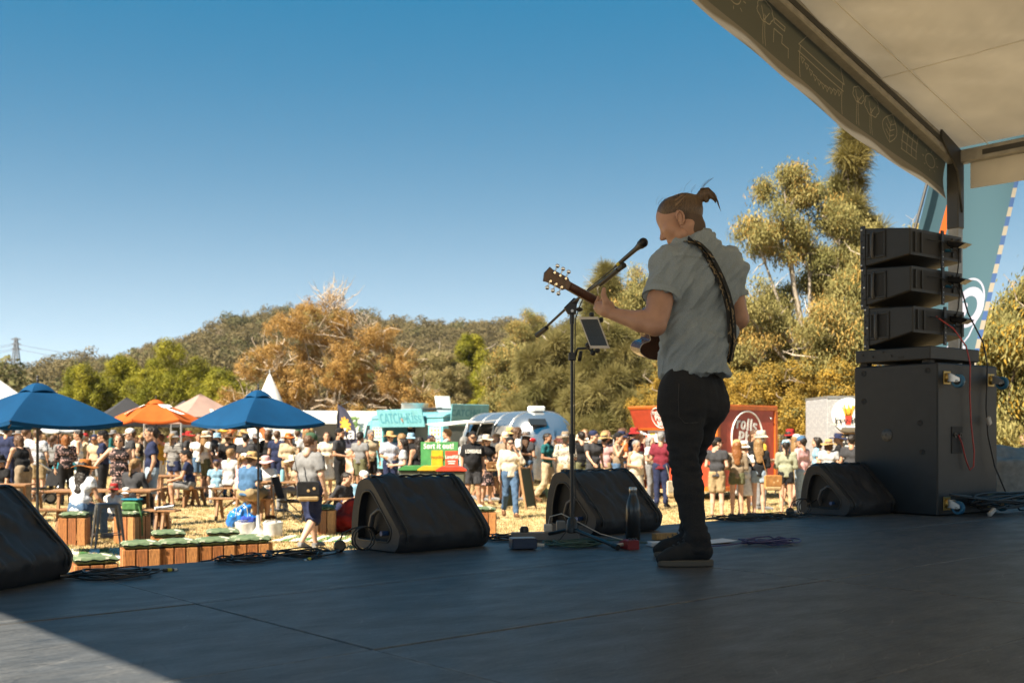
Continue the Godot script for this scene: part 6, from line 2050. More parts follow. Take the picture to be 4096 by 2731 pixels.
	sh.sheet(40,40,func(u: float,v: float) -> Vector3:
		var a := u*PI*1.04 - PI*0.02
		var t := clampf(v,0.0,1.0)
		var x := -LL*t
		var en := clampf(1.0 - pow(1.0 - minf(t*LL / 1.15,1.0),2.4),0.0,1.0)
		var eb := clampf(1.0 - pow(1.0 - minf((1.0 - t)*LL / 1.15,1.0),2.4),0.0,1.0)
		var k := pow(minf(en,eb),0.45)
		var c := cos(a); var s := sin(a)
		var y := 0.42 + pow(maxf(s,0.0),0.62)*1.92*(0.55 + 0.45*k)
		return Vector3(x,y,signf(c)*pow(absf(c),0.62)*1.1*k))
	var alu := mat("polished aluminium",Color(0.58,0.58,0.58),0.2,{"metal": 0.92,"bump": noise_tex("dents",0.01,0.4,0.6,2,256),"bump_cm": 0.6})
	var keep := PackedInt32Array()
	for t in range(0,sh.idx.size(),3):
		var c := (sh.v[sh.idx[t]] + sh.v[sh.idx[t + 1]] + sh.v[sh.idx[t + 2]]) / 3.0
		if not (c.z > 0.7 and c.y > 1.17 and c.y < 2.0 and c.x < -1.75 and c.x > -3.35):
			keep.append_array(sh.idx.slice(t,t + 3))
	sh.idx = keep
	part("shell",sh,alu,sv)
	part("lining",Mb.new().sheet(4,4,func(u: float,v: float) -> Vector3: return Vector3(-1.2 - u*2.7,0.6 + v*1.5,-0.7)),darkin,sv)
	part("hatch_frame",Mb.new().tube([Vector3(-1.72,1.15,1.1),Vector3(-1.72,2.02,0.98),Vector3(-3.38,2.02,0.98),Vector3(-3.38,1.15,1.1),Vector3(-1.72,1.15,1.1)],0.025,6),metal,sv)
	part("chassis",Mb.new().box(Vector3(-LL / 2,0.42,0),Vector3(LL - 1.0,0.1,1.9)),mat("rim steel",Color(0.35,0.35,0.35),0.4),sv)
	for k in 4:
		var rp := []
		for i in 17:
			var a := PI*i / 16.0
			rp.append(Vector3(-0.9 - k*0.95,0.42 + pow(sin(a),0.62)*1.925,signf(cos(a))*pow(absf(cos(a)),0.62)*1.104))
		part("seam",Mb.new().tube(rp,0.012,5),metal,sv)
	part("belt_rail",Mb.new().tube([Vector3(-LL + 0.8,1.08,1.1),Vector3(-0.8,1.08,1.1)],0.02,6),metal,sv)
	part("roof_vent",Mb.new().box(Vector3(-0.9,2.4,0.1),Vector3(0.4,0.14,0.36),Basis(),0.03),mat("pale panel",Color(0.6,0.64,0.64),0.4),sv)
	part("tail_light",Mb.new().ball(Vector3(-0.12,1.55,0.62),Vector3(0.04,0.06,0.1),Basis(),6,10),mat("red lens",Color(0.4,0.02,0.02),0.2),sv)
	part("rear_window",Mb.new().box(Vector3(-0.16,2.02,0.45),Vector3(0.06,0.2,0.5),Basis(Vector3(0,0,1),0.6)),mat("window glass",Color(0.02,0.025,0.03),0.08),sv)
	part("counter",Mb.new().box(Vector3(-2.55,1.13,1.2),Vector3(1.8,0.04,0.3)),metal,sv)
	part("awning",Mb.new().sheet(8,8,func(u: float,v: float) -> Vector3: return Vector3(-3.5 + u*2.4,2.12 - 0.12*v - 0.06*sin(u*PI),1.0 + 1.3*v)),mat("awning",Color(0.68,0.66,0.62),0.8,{"back": 0.3}),sv)
	wheel(sv,Vector3(-2.3,0.32,0.98),0.32,0.18,Vector3.BACK)
	# ---- red trailer
	var rt := thing("red_trailer","red food trailer with orange edges and white oval logo","food trailer",Vector3(5.218,0,-28),0.6435)
	var red := paint(Color(0.44,0.058,0.024),0.4)
	var ora := paint(Color(0.50,0.12,0.015),0.4)
	var white := mat("sign white",Color(0.72,0.70,0.66),0.6)
	var RL := 2.9; var RW := 2.34
	part("end_panel",Mb.new().box(Vector3(RW / 2,1.34,-0.03),Vector3(RW - 0.1,2.0,0.05)),red,rt)
	for q in [[RW / 2,2.39,RW,0.12],[RW / 2,0.3,RW,0.12]]:
		part("edge_trim",Mb.new().box(Vector3(q[0],q[1],-0.02),Vector3(q[2],q[3],0.1),Basis(),0.01),ora,rt)
	for x in [0.05,RW - 0.05]:
		part("edge_trim",Mb.new().box(Vector3(x,1.34,-0.02),Vector3(0.12,1.97,0.101),Basis(),0.01),ora,rt)
	part("roof",Mb.new().box(Vector3(RW / 2,2.44,-RL / 2),Vector3(RW,0.06,RL)),ora,rt)
	part("far_wall",Mb.new().box(Vector3(RW - 0.03,1.34,-RL / 2),Vector3(0.05,2.1,RL - 0.1)),red,rt)
	part("front_wall",Mb.new().box(Vector3(RW / 2,1.34,-RL + 0.03),Vector3(RW - 0.1,2.1,0.05)),red,rt)
	part("floor",Mb.new().box(Vector3(RW / 2,0.32,-RL / 2),Vector3(RW - 0.1,0.08,RL - 0.1)),darkin,rt)
	part("side_panel",Mb.new().box(Vector3(0.03,0.8,-RL / 2),Vector3(0.05,1.0,RL - 0.14)),red,rt)
	part("side_skirt",Mb.new().box(Vector3(0.0,0.3,-RL / 2),Vector3(0.08,0.12,RL)),ora,rt)
	part("corner_post",Mb.new().box(Vector3(0.03,1.85,-RL + 0.2),Vector3(0.06,1.1,0.4)),red,rt)
	part("corner_post",Mb.new().box(Vector3(0.03,1.85,-0.22),Vector3(0.06,1.1,0.3)),red,rt)
	part("counter",Mb.new().box(Vector3(-0.12,1.32,-RL / 2),Vector3(0.35,0.04,RL - 0.5)),metal,rt)
	part("interior",Mb.new().box(Vector3(RW - 0.5,1.4,-RL / 2),Vector3(0.05,1.8,RL - 0.2)),darkin,rt)
	part("menu_strip",Mb.new().box(Vector3(0.0,1.72,-RL + 0.75),Vector3(0.03,0.4,0.7)),print_mat("menu strip",menu_print("menu9",9)),rt)
	var fp := part("raised_hatch",Mb.new().box(Vector3(-0.2,2.14,-RL / 2 - 0.25),Vector3(0.05,0.62,RL - 0.5),Basis(Vector3(0,0,1),0.4),0.01),red,rt)
	for s in [-1.0,1.0]:
		part("hatch_edge",Mb.new().box(Vector3(-0.2,2.14,-RL / 2 - 0.25) + Basis(Vector3(0,0,1),0.4)*Vector3(0,s*0.31,0),Vector3(0.07,0.06,RL - 0.44),Basis(Vector3(0,0,1),0.4)),ora,fp)
	# logos: oval ring and brush lettering
	for d in [[Transform3D(Basis(),Vector3(1.15,1.62,-0.003)),1.0,rt],[Transform3D(Basis(Vector3(0,0,1),Basis(Vector3(0,0,1),0.4)*Vector3(0,1,0),Basis(Vector3(0,0,1),0.4)*Vector3(-1,0,0)),Vector3(-0.235,2.14,-RL / 2 - 0.4)),0.42,fp]]:
		var f: Transform3D = d[0]
		var k: float = d[1]
		var ov := []
		for i in 41:
			var a := TAU*i / 40.0
			ov.append(f*(Vector3(cos(a)*0.60,sin(a)*0.68,0.012)*k))
		part("logo_ring",Mb.new().tube(ov,0.022*k,6),white,d[2])
		text("rolls",0.40*k,white,d[2],f*Transform3D(Basis(Vector3(0,0,1),-0.12),Vector3(-0.02,0.33,0.012)*k),0.008,"Droid Sans","lettering",800)
		text("Pho",0.44*k,white,d[2],f*Transform3D(Basis(Vector3(0,0,1),-0.08),Vector3(0.04,-0.02,0.012)*k),0.008,"Droid Sans","lettering",800)
		text("Mì",0.46*k,white,d[2],f*Transform3D(Basis(Vector3(0,0,1),-0.05),Vector3(0.0,-0.40,0.012)*k),0.008,"Droid Sans","lettering",800)
	for x in [0.2,RW - 0.25]:
		part("clearance_light",Mb.new().ball(Vector3(x,2.12,0.01),Vector3(0.035,0.035,0.025),Basis(),5,8),metal,rt)
	wheel(rt,Vector3(0.05,0.3,-1.3),0.3,0.18); wheel(rt,Vector3(RW - 0.4,0.25,-0.4),0.25,0.18)
	# ---- grey fry stall
	var fs := thing("grey_food_stall","grey papered food stall with a round white sign and menu blackboards","food stall",Vector3(10.075,0,-27.5),0.0)
	var gim := Image.create(128,128,false,Image.FORMAT_RGB8)
	gim.fill(lin(0.27,0.27,0.275))
	var g := RandomNumberGenerator.new(); g.seed = 2
	for k in 60:
		var p := Vector2(g.randf()*128,g.randf()*128)
		stroke(gim,p,p + Vector2.from_angle(g.randf()*TAU)*12.0,3,lin(0.4,0.4,0.4))
	var gm := mat("grey wallpaper",Color(1,1,1),0.7)
	gm.albedo_texture = ImageTexture.create_from_image(gim)
	gm.uv1_triplanar = true
	gm.uv1_scale = Vector3(1.6,1.6,1.6)
	part("front_panel",Mb.new().box(Vector3(-1.72,1.46,0),Vector3(0.95,2.3,0.08),Basis(),0.01),gm,fs)
	part("front_panel",Mb.new().box(Vector3(2.05,1.46,0),Vector3(0.22,2.3,0.08),Basis(),0.01),gm,fs)
	part("front_panel",Mb.new().box(Vector3(0.35,0.8,0),Vector3(3.18,0.98,0.081)),gm,fs)
	part("front_panel",Mb.new().box(Vector3(0.35,2.45,0),Vector3(3.18,0.32,0.081)),gm,fs)
	part("side_wall",Mb.new().box(Vector3(-2.16,1.46,-1.0),Vector3(0.08,2.3,1.9)),gm,fs)
	part("side_wall",Mb.new().box(Vector3(2.13,1.46,-1.0),Vector3(0.08,2.3,1.9)),gm,fs)
	part("back_wall",Mb.new().box(Vector3(0,1.46,-1.95),Vector3(4.3,2.3,0.08)),darkin,fs)
	part("roof",Mb.new().box(Vector3(0,2.63,-0.97),Vector3(4.4,0.06,2.05)),metal,fs)
	var sg := part("round_sign",Mb.new().lathe([Vector2(0,0),Vector2(0.42,0),Vector2(0.43,0.02),Vector2(0.42,0.04),Vector2(0,0.04)],36,Transform3D(Basis(Vector3(1,0,0),PI / 2),Vector3(-1.66,2.18,0.05)),false),mat("sign white",Color(0.72,0.70,0.66),0.6),fs)
	var chip := mat("chip yellow",Color(0.66,0.33,0.03),0.6)
	for k in 9:
		var x := -1.85 + k*0.036 - 0.0
		part("chip",Mb.new().bar(Vector3(-1.74 + k*0.012,2.12,0.1),Vector3(x + 0.02,2.38 + 0.06*sin(k*1.9),0.1),0.03,0.012,Vector3.BACK),chip,sg)
	part("chip_cone",Mb.new().extrude([Vector2(-1.78,2.16),Vector2(-1.60,2.16),Vector2(-1.64,1.94),Vector2(-1.74,1.94)],0.02,Transform3D(Basis(),Vector3(0,0,0.105))),paint(Color(0.6,0.05,0.03)),sg)
	text("Fry-Boy",0.2,mat("sign black",Color(0.02,0.02,0.02),0.6),sg,Transform3D(Basis(),Vector3(-1.66,2.04,0.12)),0.006,"Droid Serif")
	part("sign_shelf",Mb.new().box(Vector3(-1.5,1.86,0.12),Vector3(0.75,0.04,0.16)),metal,fs)
	for r in 2:
		var bb := part("blackboard",Mb.new().box(Vector3(-1.68,1.25 - r*0.7,0.06),Vector3(0.52,0.92 if r == 0 else 0.42,0.03),Basis(),0.005),mat("slate",Color(0.02,0.02,0.02),0.8),fs)
		for q in [[-1.955,0.03,0.96],[-1.405,0.03,0.96]]:
			part("frame",Mb.new().box(Vector3(q[0],1.25 - r*0.7,0.065),Vector3(0.035,(0.98 if r == 0 else 0.48),0.04)),mat("frame timber",Color(0.35,0.2,0.08),0.6),bb)
		for s in [-1.0,1.0]:
			part("frame",Mb.new().box(Vector3(-1.68,1.25 - r*0.7 + s*(0.475 if r == 0 else 0.225),0.065),Vector3(0.585,0.035,0.041)),mat("frame timber",Color(0.35,0.2,0.08),0.6),bb)
		for ln in (8 if r == 0 else 3):
			for w in 3: part("chalk_mark",Mb.new().box(Vector3(-1.84 + w*0.155 + 0.02*sin(ln*2.0 + w),1.62 - ln*0.105 - r*0.95,0.078),Vector3(0.09 + 0.03*sin(ln*3.0 + w*2.0),0.032,0.003)),mat("chalk",Color(0.6,0.6,0.57),0.9),bb)
	part("counter",Mb.new().box(Vector3(-0.6,1.3,0.18),Vector3(1.5,0.05,0.4)),metal,fs)
	# ---- mesh fence panels
	var al := mat("fence steel",Color(0.5,0.5,0.49),0.45,{"metal": 0.6})
	var first: Node3D = null
	var run := [[2290,33.0],[2360,33.0],[2431,33.0],[2502,33.0],[3115,31.0],[3190,31.0],[3265,31.0],[4015,30.0],[4090,30.0]]
	var fpos := [Vector3(2.078,0,-33),Vector3(2.73,0,-33),Vector3(3.39,0,-33),Vector3(7.764,0,-31),Vector3(8.469,0,-31),Vector3(13.718,0,-30)]
	var mid := ["mesh fence panel beside the silver caravan","mesh fence panel between the silver caravan and the red trailer","mesh fence panel touching the red trailer's hatch side","mesh fence panel beside the red trailer's logo end","mesh fence panel joining the grey food stall","mesh fence panel beyond the grey food stall"]
	for k in fpos.size():
		if first == null:
			first = thing("fence_panel",mid[k],"fence",fpos[k],0.0,"temporary mesh fence panels")
			var ww := 0.66
			part("frame",Mb.new().tube([Vector3(-ww / 2,0,0),Vector3(-ww / 2,1.68,0),Vector3(ww / 2,1.68,0),Vector3(ww / 2,0,0)],0.02,8),al,first)
			var wm := Mb.new()
			for i in 8: wm.bar(Vector3(-ww / 2 + ww*(i + 0.5) / 8.0,0.1,0),Vector3(-ww / 2 + ww*(i + 0.5) / 8.0,1.66,0),0.005,0.005)
			for i in 19: wm.bar(Vector3(-ww / 2,0.1 + i*0.085,0.004),Vector3(ww / 2,0.1 + i*0.085,0.004),0.005,0.005)
			part("wire_mesh",wm,al,first)
			part("rail",Mb.new().tube([Vector3(-ww / 2,0.12,0),Vector3(ww / 2,0.12,0)],0.016,8),al,first)
		else:
			copy(first,fpos[k],0.05*sin(k*2.0),mid[k])
	for c in get_children():
		if c.has_meta("category") and c.get_meta("category") == "fence": c.scale.x = 1.0
	# ---- bins with a sorting sign
	var bn: Node3D = null
	var lids := [["yellow",Color(0.62,0.36,0.02)],["red",Color(0.55,0.05,0.02)],["green",Color(0.05,0.22,0.06)]]
	var bat := [Vector3(-1.573,0,-21.9),Vector3(-1.193,0,-21.6),Vector3(-1.974,0,-22.1)]
	for k in 3:
		var b := thing("wheelie_bin","dark green wheelie bin with a %s lid under the sorting sign" % lids[k][0],"bin",bat[k],0.05)
		part("body",Mb.new().extrude([Vector2(-0.22,0.06),Vector2(0.22,0.06),Vector2(0.28,0.98),Vector2(-0.28,0.98)],0.6,Transform3D(),0.03),mat("bin plastic",Color(0.07,0.075,0.05),0.5),b)
		part("lid",Mb.new().extrude([Vector2(-0.3,0.98),Vector2(0.3,0.98),Vector2(0.3,1.0),Vector2(0.2,1.06),Vector2(-0.2,1.06),Vector2(-0.3,1.0)],0.68,Transform3D(),0.015),paint(lids[k][1],0.4),b)
		part("handle",Mb.new().tube([Vector3(-0.2,0.95,-0.36),Vector3(0.2,0.95,-0.36)],0.018,8),mat("bin plastic",Color(0.07,0.075,0.05),0.5),b)
		wheel(b,Vector3(-0.24,0.1,-0.28),0.1,0.05); wheel(b,Vector3(0.24,0.1,-0.28),0.1,0.05)
	var ss := thing("sorting_sign","green waste sorting sign with yellow and red panels above the bins","sign",Vector3(-1.472,0,-22.1),0.03)
	ss.scale = Vector3(0.8,0.96,1)
	part("board",Mb.new().box(Vector3(0,1.32,-0.36),Vector3(0.95,0.56,0.03),Basis(),0.006),paint(Color(0.06,0.26,0.08),0.5),ss)
	part("panel",Mb.new().box(Vector3(-0.06,1.24,-0.34),Vector3(0.28,0.36,0.02)),paint(Color(0.66,0.38,0.01),0.5),ss)
	part("panel",Mb.new().box(Vector3(0.31,1.23,-0.34),Vector3(0.32,0.36,0.02)),paint(Color(0.60,0.07,0.03),0.5),ss)
	text("Sort it out!",0.15,white,ss,Transform3D(Basis(),Vector3(-0.02,1.51,-0.342)),0.006)
	text("Recycling",0.075,mat("brown ink",Color(0.3,0.14,0.01),0.6),ss,Transform3D(Basis(),Vector3(-0.06,1.28,-0.326)),0.006)
	text("Landfill",0.09,white,ss,Transform3D(Basis(),Vector3(0.31,1.28,-0.326)),0.006)
	for k in 2: part("small_print",Mb.new().box(Vector3(0.31,1.19 - 0.045*k,-0.327),Vector3(0.2 - 0.04*k,0.018,0.004)),white,ss)
	for s in [-1.0,1.0]:
		part("post",Mb.new().bar(Vector3(s*0.44,0,-0.4),Vector3(s*0.44,1.6,-0.4),0.04,0.04),al,ss)
	# ---- A-frame boards
	var tim := mat("sign timber",Color(0.36,0.2,0.085),0.7,{"tex": grain_tex("pine",9.0,1.2,0.7,1.0),"scale": 2.0})
	var af := thing("sandwich_board","wooden sandwich board with a dark face standing on the grass","sandwich board",Vector3(0.193,0,-24.948),1.15)
	for s in [-1.0,1.0]:
		var f := Transform3D(Basis(Vector3(1,0,0),-s*0.17),Vector3(0,0,s*0.26))
		part("leaf",Mb.new().box(f*Vector3(0,0.5,0),Vector3(0.55,0.86,0.02),f.basis),mat("slate green",Color(0.03,0.05,0.035),0.8),af)
		for x in [-0.28,0.28]:
			part("stile",Mb.new().bar(f*Vector3(x,0,0),f*Vector3(x,0.98,0),0.05,0.03),tim,af)
		part("rail",Mb.new().bar(f*Vector3(-0.28,0.95,0),f*Vector3(0.28,0.95,0),0.05,0.03),tim,af)
	var gs := thing("folding_sign","pale green folding stand beside the silver caravan","sign stand",Vector3(0.552,0,-29.633),0.3)
	var pg := paint(Color(0.25,0.42,0.28),0.6)
	for x in [-0.3,0.3]:
		part("leg",Mb.new().bar(Vector3(x,0,0.35),Vector3(x,1.0,0),0.05,0.03),pg,gs)
		part("leg",Mb.new().bar(Vector3(x,0,-0.35),Vector3(x,1.0,0),0.05,0.03),pg,gs)
	part("rail",Mb.new().bar(Vector3(-0.3,1.0,0),Vector3(0.3,1.0,0),0.05,0.04),pg,gs)
	part("rail",Mb.new().bar(Vector3(-0.3,0.35,0.23),Vector3(0.3,0.35,0.23),0.05,0.03),pg,gs)
	# ---- feather flag with a sun
	var ff := thing("feather_flag","dark feather flag with an orange sun and white lettering","flag",Vector3(-4.671,0,-31),0.1)
	var fi := Image.create(128,384,false,Image.FORMAT_RGB8)
	fi.fill(lin(0.045,0.045,0.075))
	for y in range(245,384):
		for x in 128:
			var k := 0.5 + 0.5*sin(x*0.09 + 3.0*sin(y*0.05))
			fi.set_pixel(x,y,lin(0.7,0.62 - 0.3*k,0.58 - 0.4*k))
	for k in 9:
		var a := TAU*k / 9.0
		stroke(fi,Vector2(60,110),Vector2(60,110) + Vector2.from_angle(a)*36.0,15,lin(0.72,0.36,0.03))
	stroke(fi,Vector2(60,110),Vector2(61,110),46,lin(0.74,0.42,0.06))
	var fm := print_mat("flag print",ImageTexture.create_from_image(fi),0.8)
	fm.backlight_enabled = true
	fm.backlight = Color(0.35,0.35,0.35)
	part("cloth",Mb.new().sheet(12,30,func(u: float,v: float) -> Vector3:
		var w := 0.66*sqrt(clampf(1.0 - pow(clampf(v,0,1),5.0),0.02,1.0))*lerpf(1.0,0.55,v*v)
		return Vector3(-0.25 + u*w,0.6 + v*1.95,0.03*sin(u*5.0 + v*6.0))),fm,ff)
	text("Kai",0.42,white,ff,Transform3D(Basis(),Vector3(0.06,1.72,0.05)),0.004)
	part("pole",Mb.new().tube([Vector3(-0.26,0,0),Vector3(-0.26,2.2,0),Vector3(-0.2,2.5,0),Vector3(0.05,2.62,0)],0.014,6),mat("umbrella pole",Color(0.02,0.02,0.022),0.45),ff)
	# ---- shade tents at the far side
	gazebo(Vector3(-11.629,0,-41),3.0,2.35,3.25,0.75,Color(0.36,0.24,0.2),"dusty pink pop-up gazebo with white letters on its roof","AT")
	gazebo(Vector3(-16.131,0,-46),3.0,2.3,3.3,0.5,Color(0.03,0.03,0.035),"charcoal grey pop-up gazebo behind the orange umbrella")
	gazebo(Vector3(-14.92,0,-50),3.0,2.3,3.3,0.2,Color(0.06,0.065,0.075),"slate grey pop-up gazebo behind the pink gazebo")
	var wt := thing("white_tent","tall peaked white tent at the edge of the field","tent",Vector3(-22.38,0,-44))
	part("roof",Mb.new().lathe([Vector2(4.4,2.35),Vector2(4.4,2.6),Vector2(3.0,3.1),Vector2(1.6,4.1),Vector2(0.6,5.4),Vector2(0.1,6.6),Vector2(0,6.7)],6,Transform3D(),false),mat("white pvc",Color(0.72,0.70,0.67),0.6,{"back": 0.3}),wt)
	for k in 6:
		part("leg",Mb.new().bar(Vector3(cos(TAU*k / 6)*4.3,0,sin(TAU*k / 6)*4.3),Vector3(cos(TAU*k / 6)*4.3,2.4,sin(TAU*k / 6)*4.3),0.07,0.07),al,wt)
	var tp := thing("white_teepee","white peaked tent half hidden by the rust coloured tree","tent",Vector3(-11.464,0,-52))
	part("cover",Mb.new().lathe([Vector2(2.2,0),Vector2(1.5,1.4),Vector2(0.75,3.0),Vector2(0.06,4.55),Vector2(0,4.6)],8,Transform3D(),false),mat("white pvc",Color(0.72,0.70,0.67),0.6,{"back": 0.3}),tp)
	part("pole",Mb.new().tube([Vector3(0,0,0),Vector3(0,4.8,0)],0.03,6),al,tp)
	# ---- umbrellas
	umbrella(Vector3(-6.434,0,-14.9),1.12,2.32,1.85,0.12,Color(0.004,0.05,0.135),"blue market umbrella with a black pole beside the corner monitor")
	umbrella(Vector3(-4.181,0,-18.105),1.09,2.36,1.88,0.05,Color(0.004,0.05,0.135),"blue market umbrella with a steel base between two white buckets")
	var ou := umbrella(Vector3(-9.237,0,-28.5),1.13,2.55,2.08,0.3,Color(0.48,0.105,0.02),"orange parasol printed with white shapes beside the pink gazebo","orange_parasol",6)
	for k in 3:
		var a := 0.55 + k*TAU / 6.0*2.0 + 0.35
		var d := Vector3(cos(a),0,sin(a))
		var s := Vector3(-d.z,0,d.x)
		var q := Mb.new()
		var P := func(r: float,t: float) -> Vector3: return d*r + s*t + Vector3(0,lerpf(2.55,2.08,r / 0.98) + 0.055,0)
		q.quad(P.call(0.28,-0.2),P.call(0.28,0.16),P.call(0.42,0.16),P.call(0.42,-0.2))
		q.quad(P.call(0.42,0.02),P.call(0.42,0.16),P.call(0.8,-0.14),P.call(0.8,-0.3))
		part("print",q,white,ou)
	umbrella(Vector3(-13.62,0,-33),0.62,2.0,1.82,0.4,Color(0.5,0.52,0.55),"small blue and white sun umbrella over the standing crowd","sun_umbrella",8)
	# ---- cars parked under the trees
	var cars := [[Vector3(3.012,0,-47),0.2,Color(0.12,0.12,0.13),"dark grey car parked beyond the mesh fence"],[Vector3(4.795,0,-50),-0.3,Color(0.5,0.5,0.5),"silver car parked beyond the mesh fence by the red trailer"],[Vector3(11.73,0,-46),0.4,Color(0.55,0.55,0.55),"white car parked in the trees beside the grey stall"],[Vector3(13.831,0,-49),0.1,Color(0.06,0.06,0.07),"black car parked in the trees beside the grey stall"],[Vector3(-21.46,0,-58),0.2,Color(0.6,0.6,0.6),"white car with roof bars behind the blue umbrella"]]
	var cb: Node3D = null
	for c in cars:
		var n := thing("parked_car",c[3],"car",c[0],c[1],"cars parked at the field edge")
		var cp := paint(c[2],0.25)
		part("body",Mb.new().extrude([Vector2(-2.1,0.3),Vector2(2.1,0.3),Vector2(2.15,0.7),Vector2(2.0,0.95),Vector2(1.3,1.0),Vector2(0.75,1.5),Vector2(-1.3,1.55),Vector2(-1.95,1.05),Vector2(-2.15,0.9)],1.7,Transform3D(),0.08),cp,n)
		part("window",Mb.new().extrude([Vector2(1.05,1.02),Vector2(0.68,1.44),Vector2(-1.2,1.48),Vector2(-1.65,1.05)],1.72,Transform3D()),mat("window glass",Color(0.02,0.025,0.03),0.08),n)
		part("roof_bars",Mb.new().bar(Vector3(-1.1,1.6,0.7),Vector3(0.5,1.58,0.7),0.04,0.04).bar(Vector3(-1.1,1.6,-0.7),Vector3(0.5,1.58,-0.7),0.04,0.04),metal,n)
		for x in [-1.3,1.35]:
			wheel(n,Vector3(x,0.32,0.78),0.32,0.2,Vector3.BACK)
			wheel(n,Vector3(x,0.32,-0.78),0.32,0.2,Vector3.BACK)
	# ---- pylon on the far ridge
	var py := thing("power_pylon","steel lattice power pylon on the far ridge","pylon",Vector3(-406.227,60,-900))
	var pm := mat("pylon steel",Color(0.09,0.1,0.12),0.6,{"metal": 0.3})
	var pb := Mb.new()
	var H := 22.0
	var wd := func(t: float) -> float: return lerpf(2.6,0.7,t)
	for sx in [-1.0,1.0]:
		for sz in [-1.0,1.0]:
			pb.bar(Vector3(sx*2.6,0,sz*2.6),Vector3(sx*0.7,H,sz*0.7),0.6,0.6)
	part("mast",pb,pm,py)
	var br := Mb.new()
	for k in 7:
		var t0 := k / 7.0; var t1 := (k + 1) / 7.0
		for sz in [-1.0,1.0]:
			br.bar(Vector3(-wd.call(t0),H*t0,sz*wd.call(t0)),Vector3(wd.call(t1),H*t1,sz*wd.call(t1)),0.35,0.35)
			br.bar(Vector3(wd.call(t0),H*t0,sz*wd.call(t0)),Vector3(-wd.call(t1),H*t1,sz*wd.call(t1)),0.35,0.35)
	part("bracing",br,pm,py)
	for y in [13.0,17.0,21.0]:
		part("cross_arm",Mb.new().bar(Vector3(-4.2,y,0),Vector3(4.2,y,0),0.6,0.6).bar(Vector3(-4.2,y,0),Vector3(0,y + 1.6,0),0.35,0.35).bar(Vector3(4.2,y,0),Vector3(0,y + 1.6,0),0.35,0.35),pm,py)
	for k in 2:
		for y in [13.0,17.0]:
			var pts := []
			for i in 21:
				var t := i / 20.0
				pts.append(Vector3(lerpf(-160.0,240.0,t),y - 14.0*sin(PI*clampf((lerpf(-160.0,240.0,t)) / 240.0,-1.0,1.0))*(1.0 if t > 0.4 else -1.0),(k*2 - 1)*4.0))
			single("power_line",Mb.new().tube(pts,0.14,4),pm,"%s power line strung %s from the pylon on the ridge" % ["upper" if y > 14.0 else "lower","in front" if k == 1 else "behind"],"power line",py.position,0.0,"power lines from the pylon")

# ---------------------------------------------------------------- seats and things on the grass before the stage
func timber() -> StandardMaterial3D:
	return mat("table timber",Color(0.30,0.145,0.055),0.6,{"tex": grain_tex("pine",9.0,1.2,0.7,1.0),"scale": 1.6})

func bench(at: Vector3,turn: float,L: float,label: String,called := "bench",h := 0.44,w := 0.28) -> Node3D:
	var o := thing(called,label,"table" if h > 0.6 else "bench",at,turn,"timber picnic tables" if h > 0.6 else "timber benches")
	var t := timber()
	var n := 2 if w < 0.4 else 5
	for k in n:
		part("plank",Mb.new().box(Vector3(0,h - 0.016,-w / 2 + w / n*(k + 0.5)),Vector3(L,0.032,w / n - 0.008),Basis(),0.004),t,o)
	for s in [-1.0,1.0]:
		var x: float = s*(L / 2 - 0.22)
		part("cleat",Mb.new().box(Vector3(x,h - 0.055,0),Vector3(0.05,0.045,w - 0.04)),t,o)
		for z in [-1.0,1.0]:
			part("leg",Mb.new().bar(Vector3(x,0,z*(w / 2 + 0.04)),Vector3(x,h - 0.035,z*(w / 2 - 0.08)),0.07,0.04,Vector3.RIGHT),t,o)
		part("brace",Mb.new().bar(Vector3(x,0.16,0),Vector3(x*0.3,h - 0.05,0),0.05,0.03),t,o)
	if n > 2:
		for s in [-1.0,1.0]:
			part("cross_rail",Mb.new().box(Vector3(s*(L / 2 - 0.22),0.38,0),Vector3(0.05,0.07,w)),t,o)
	return o

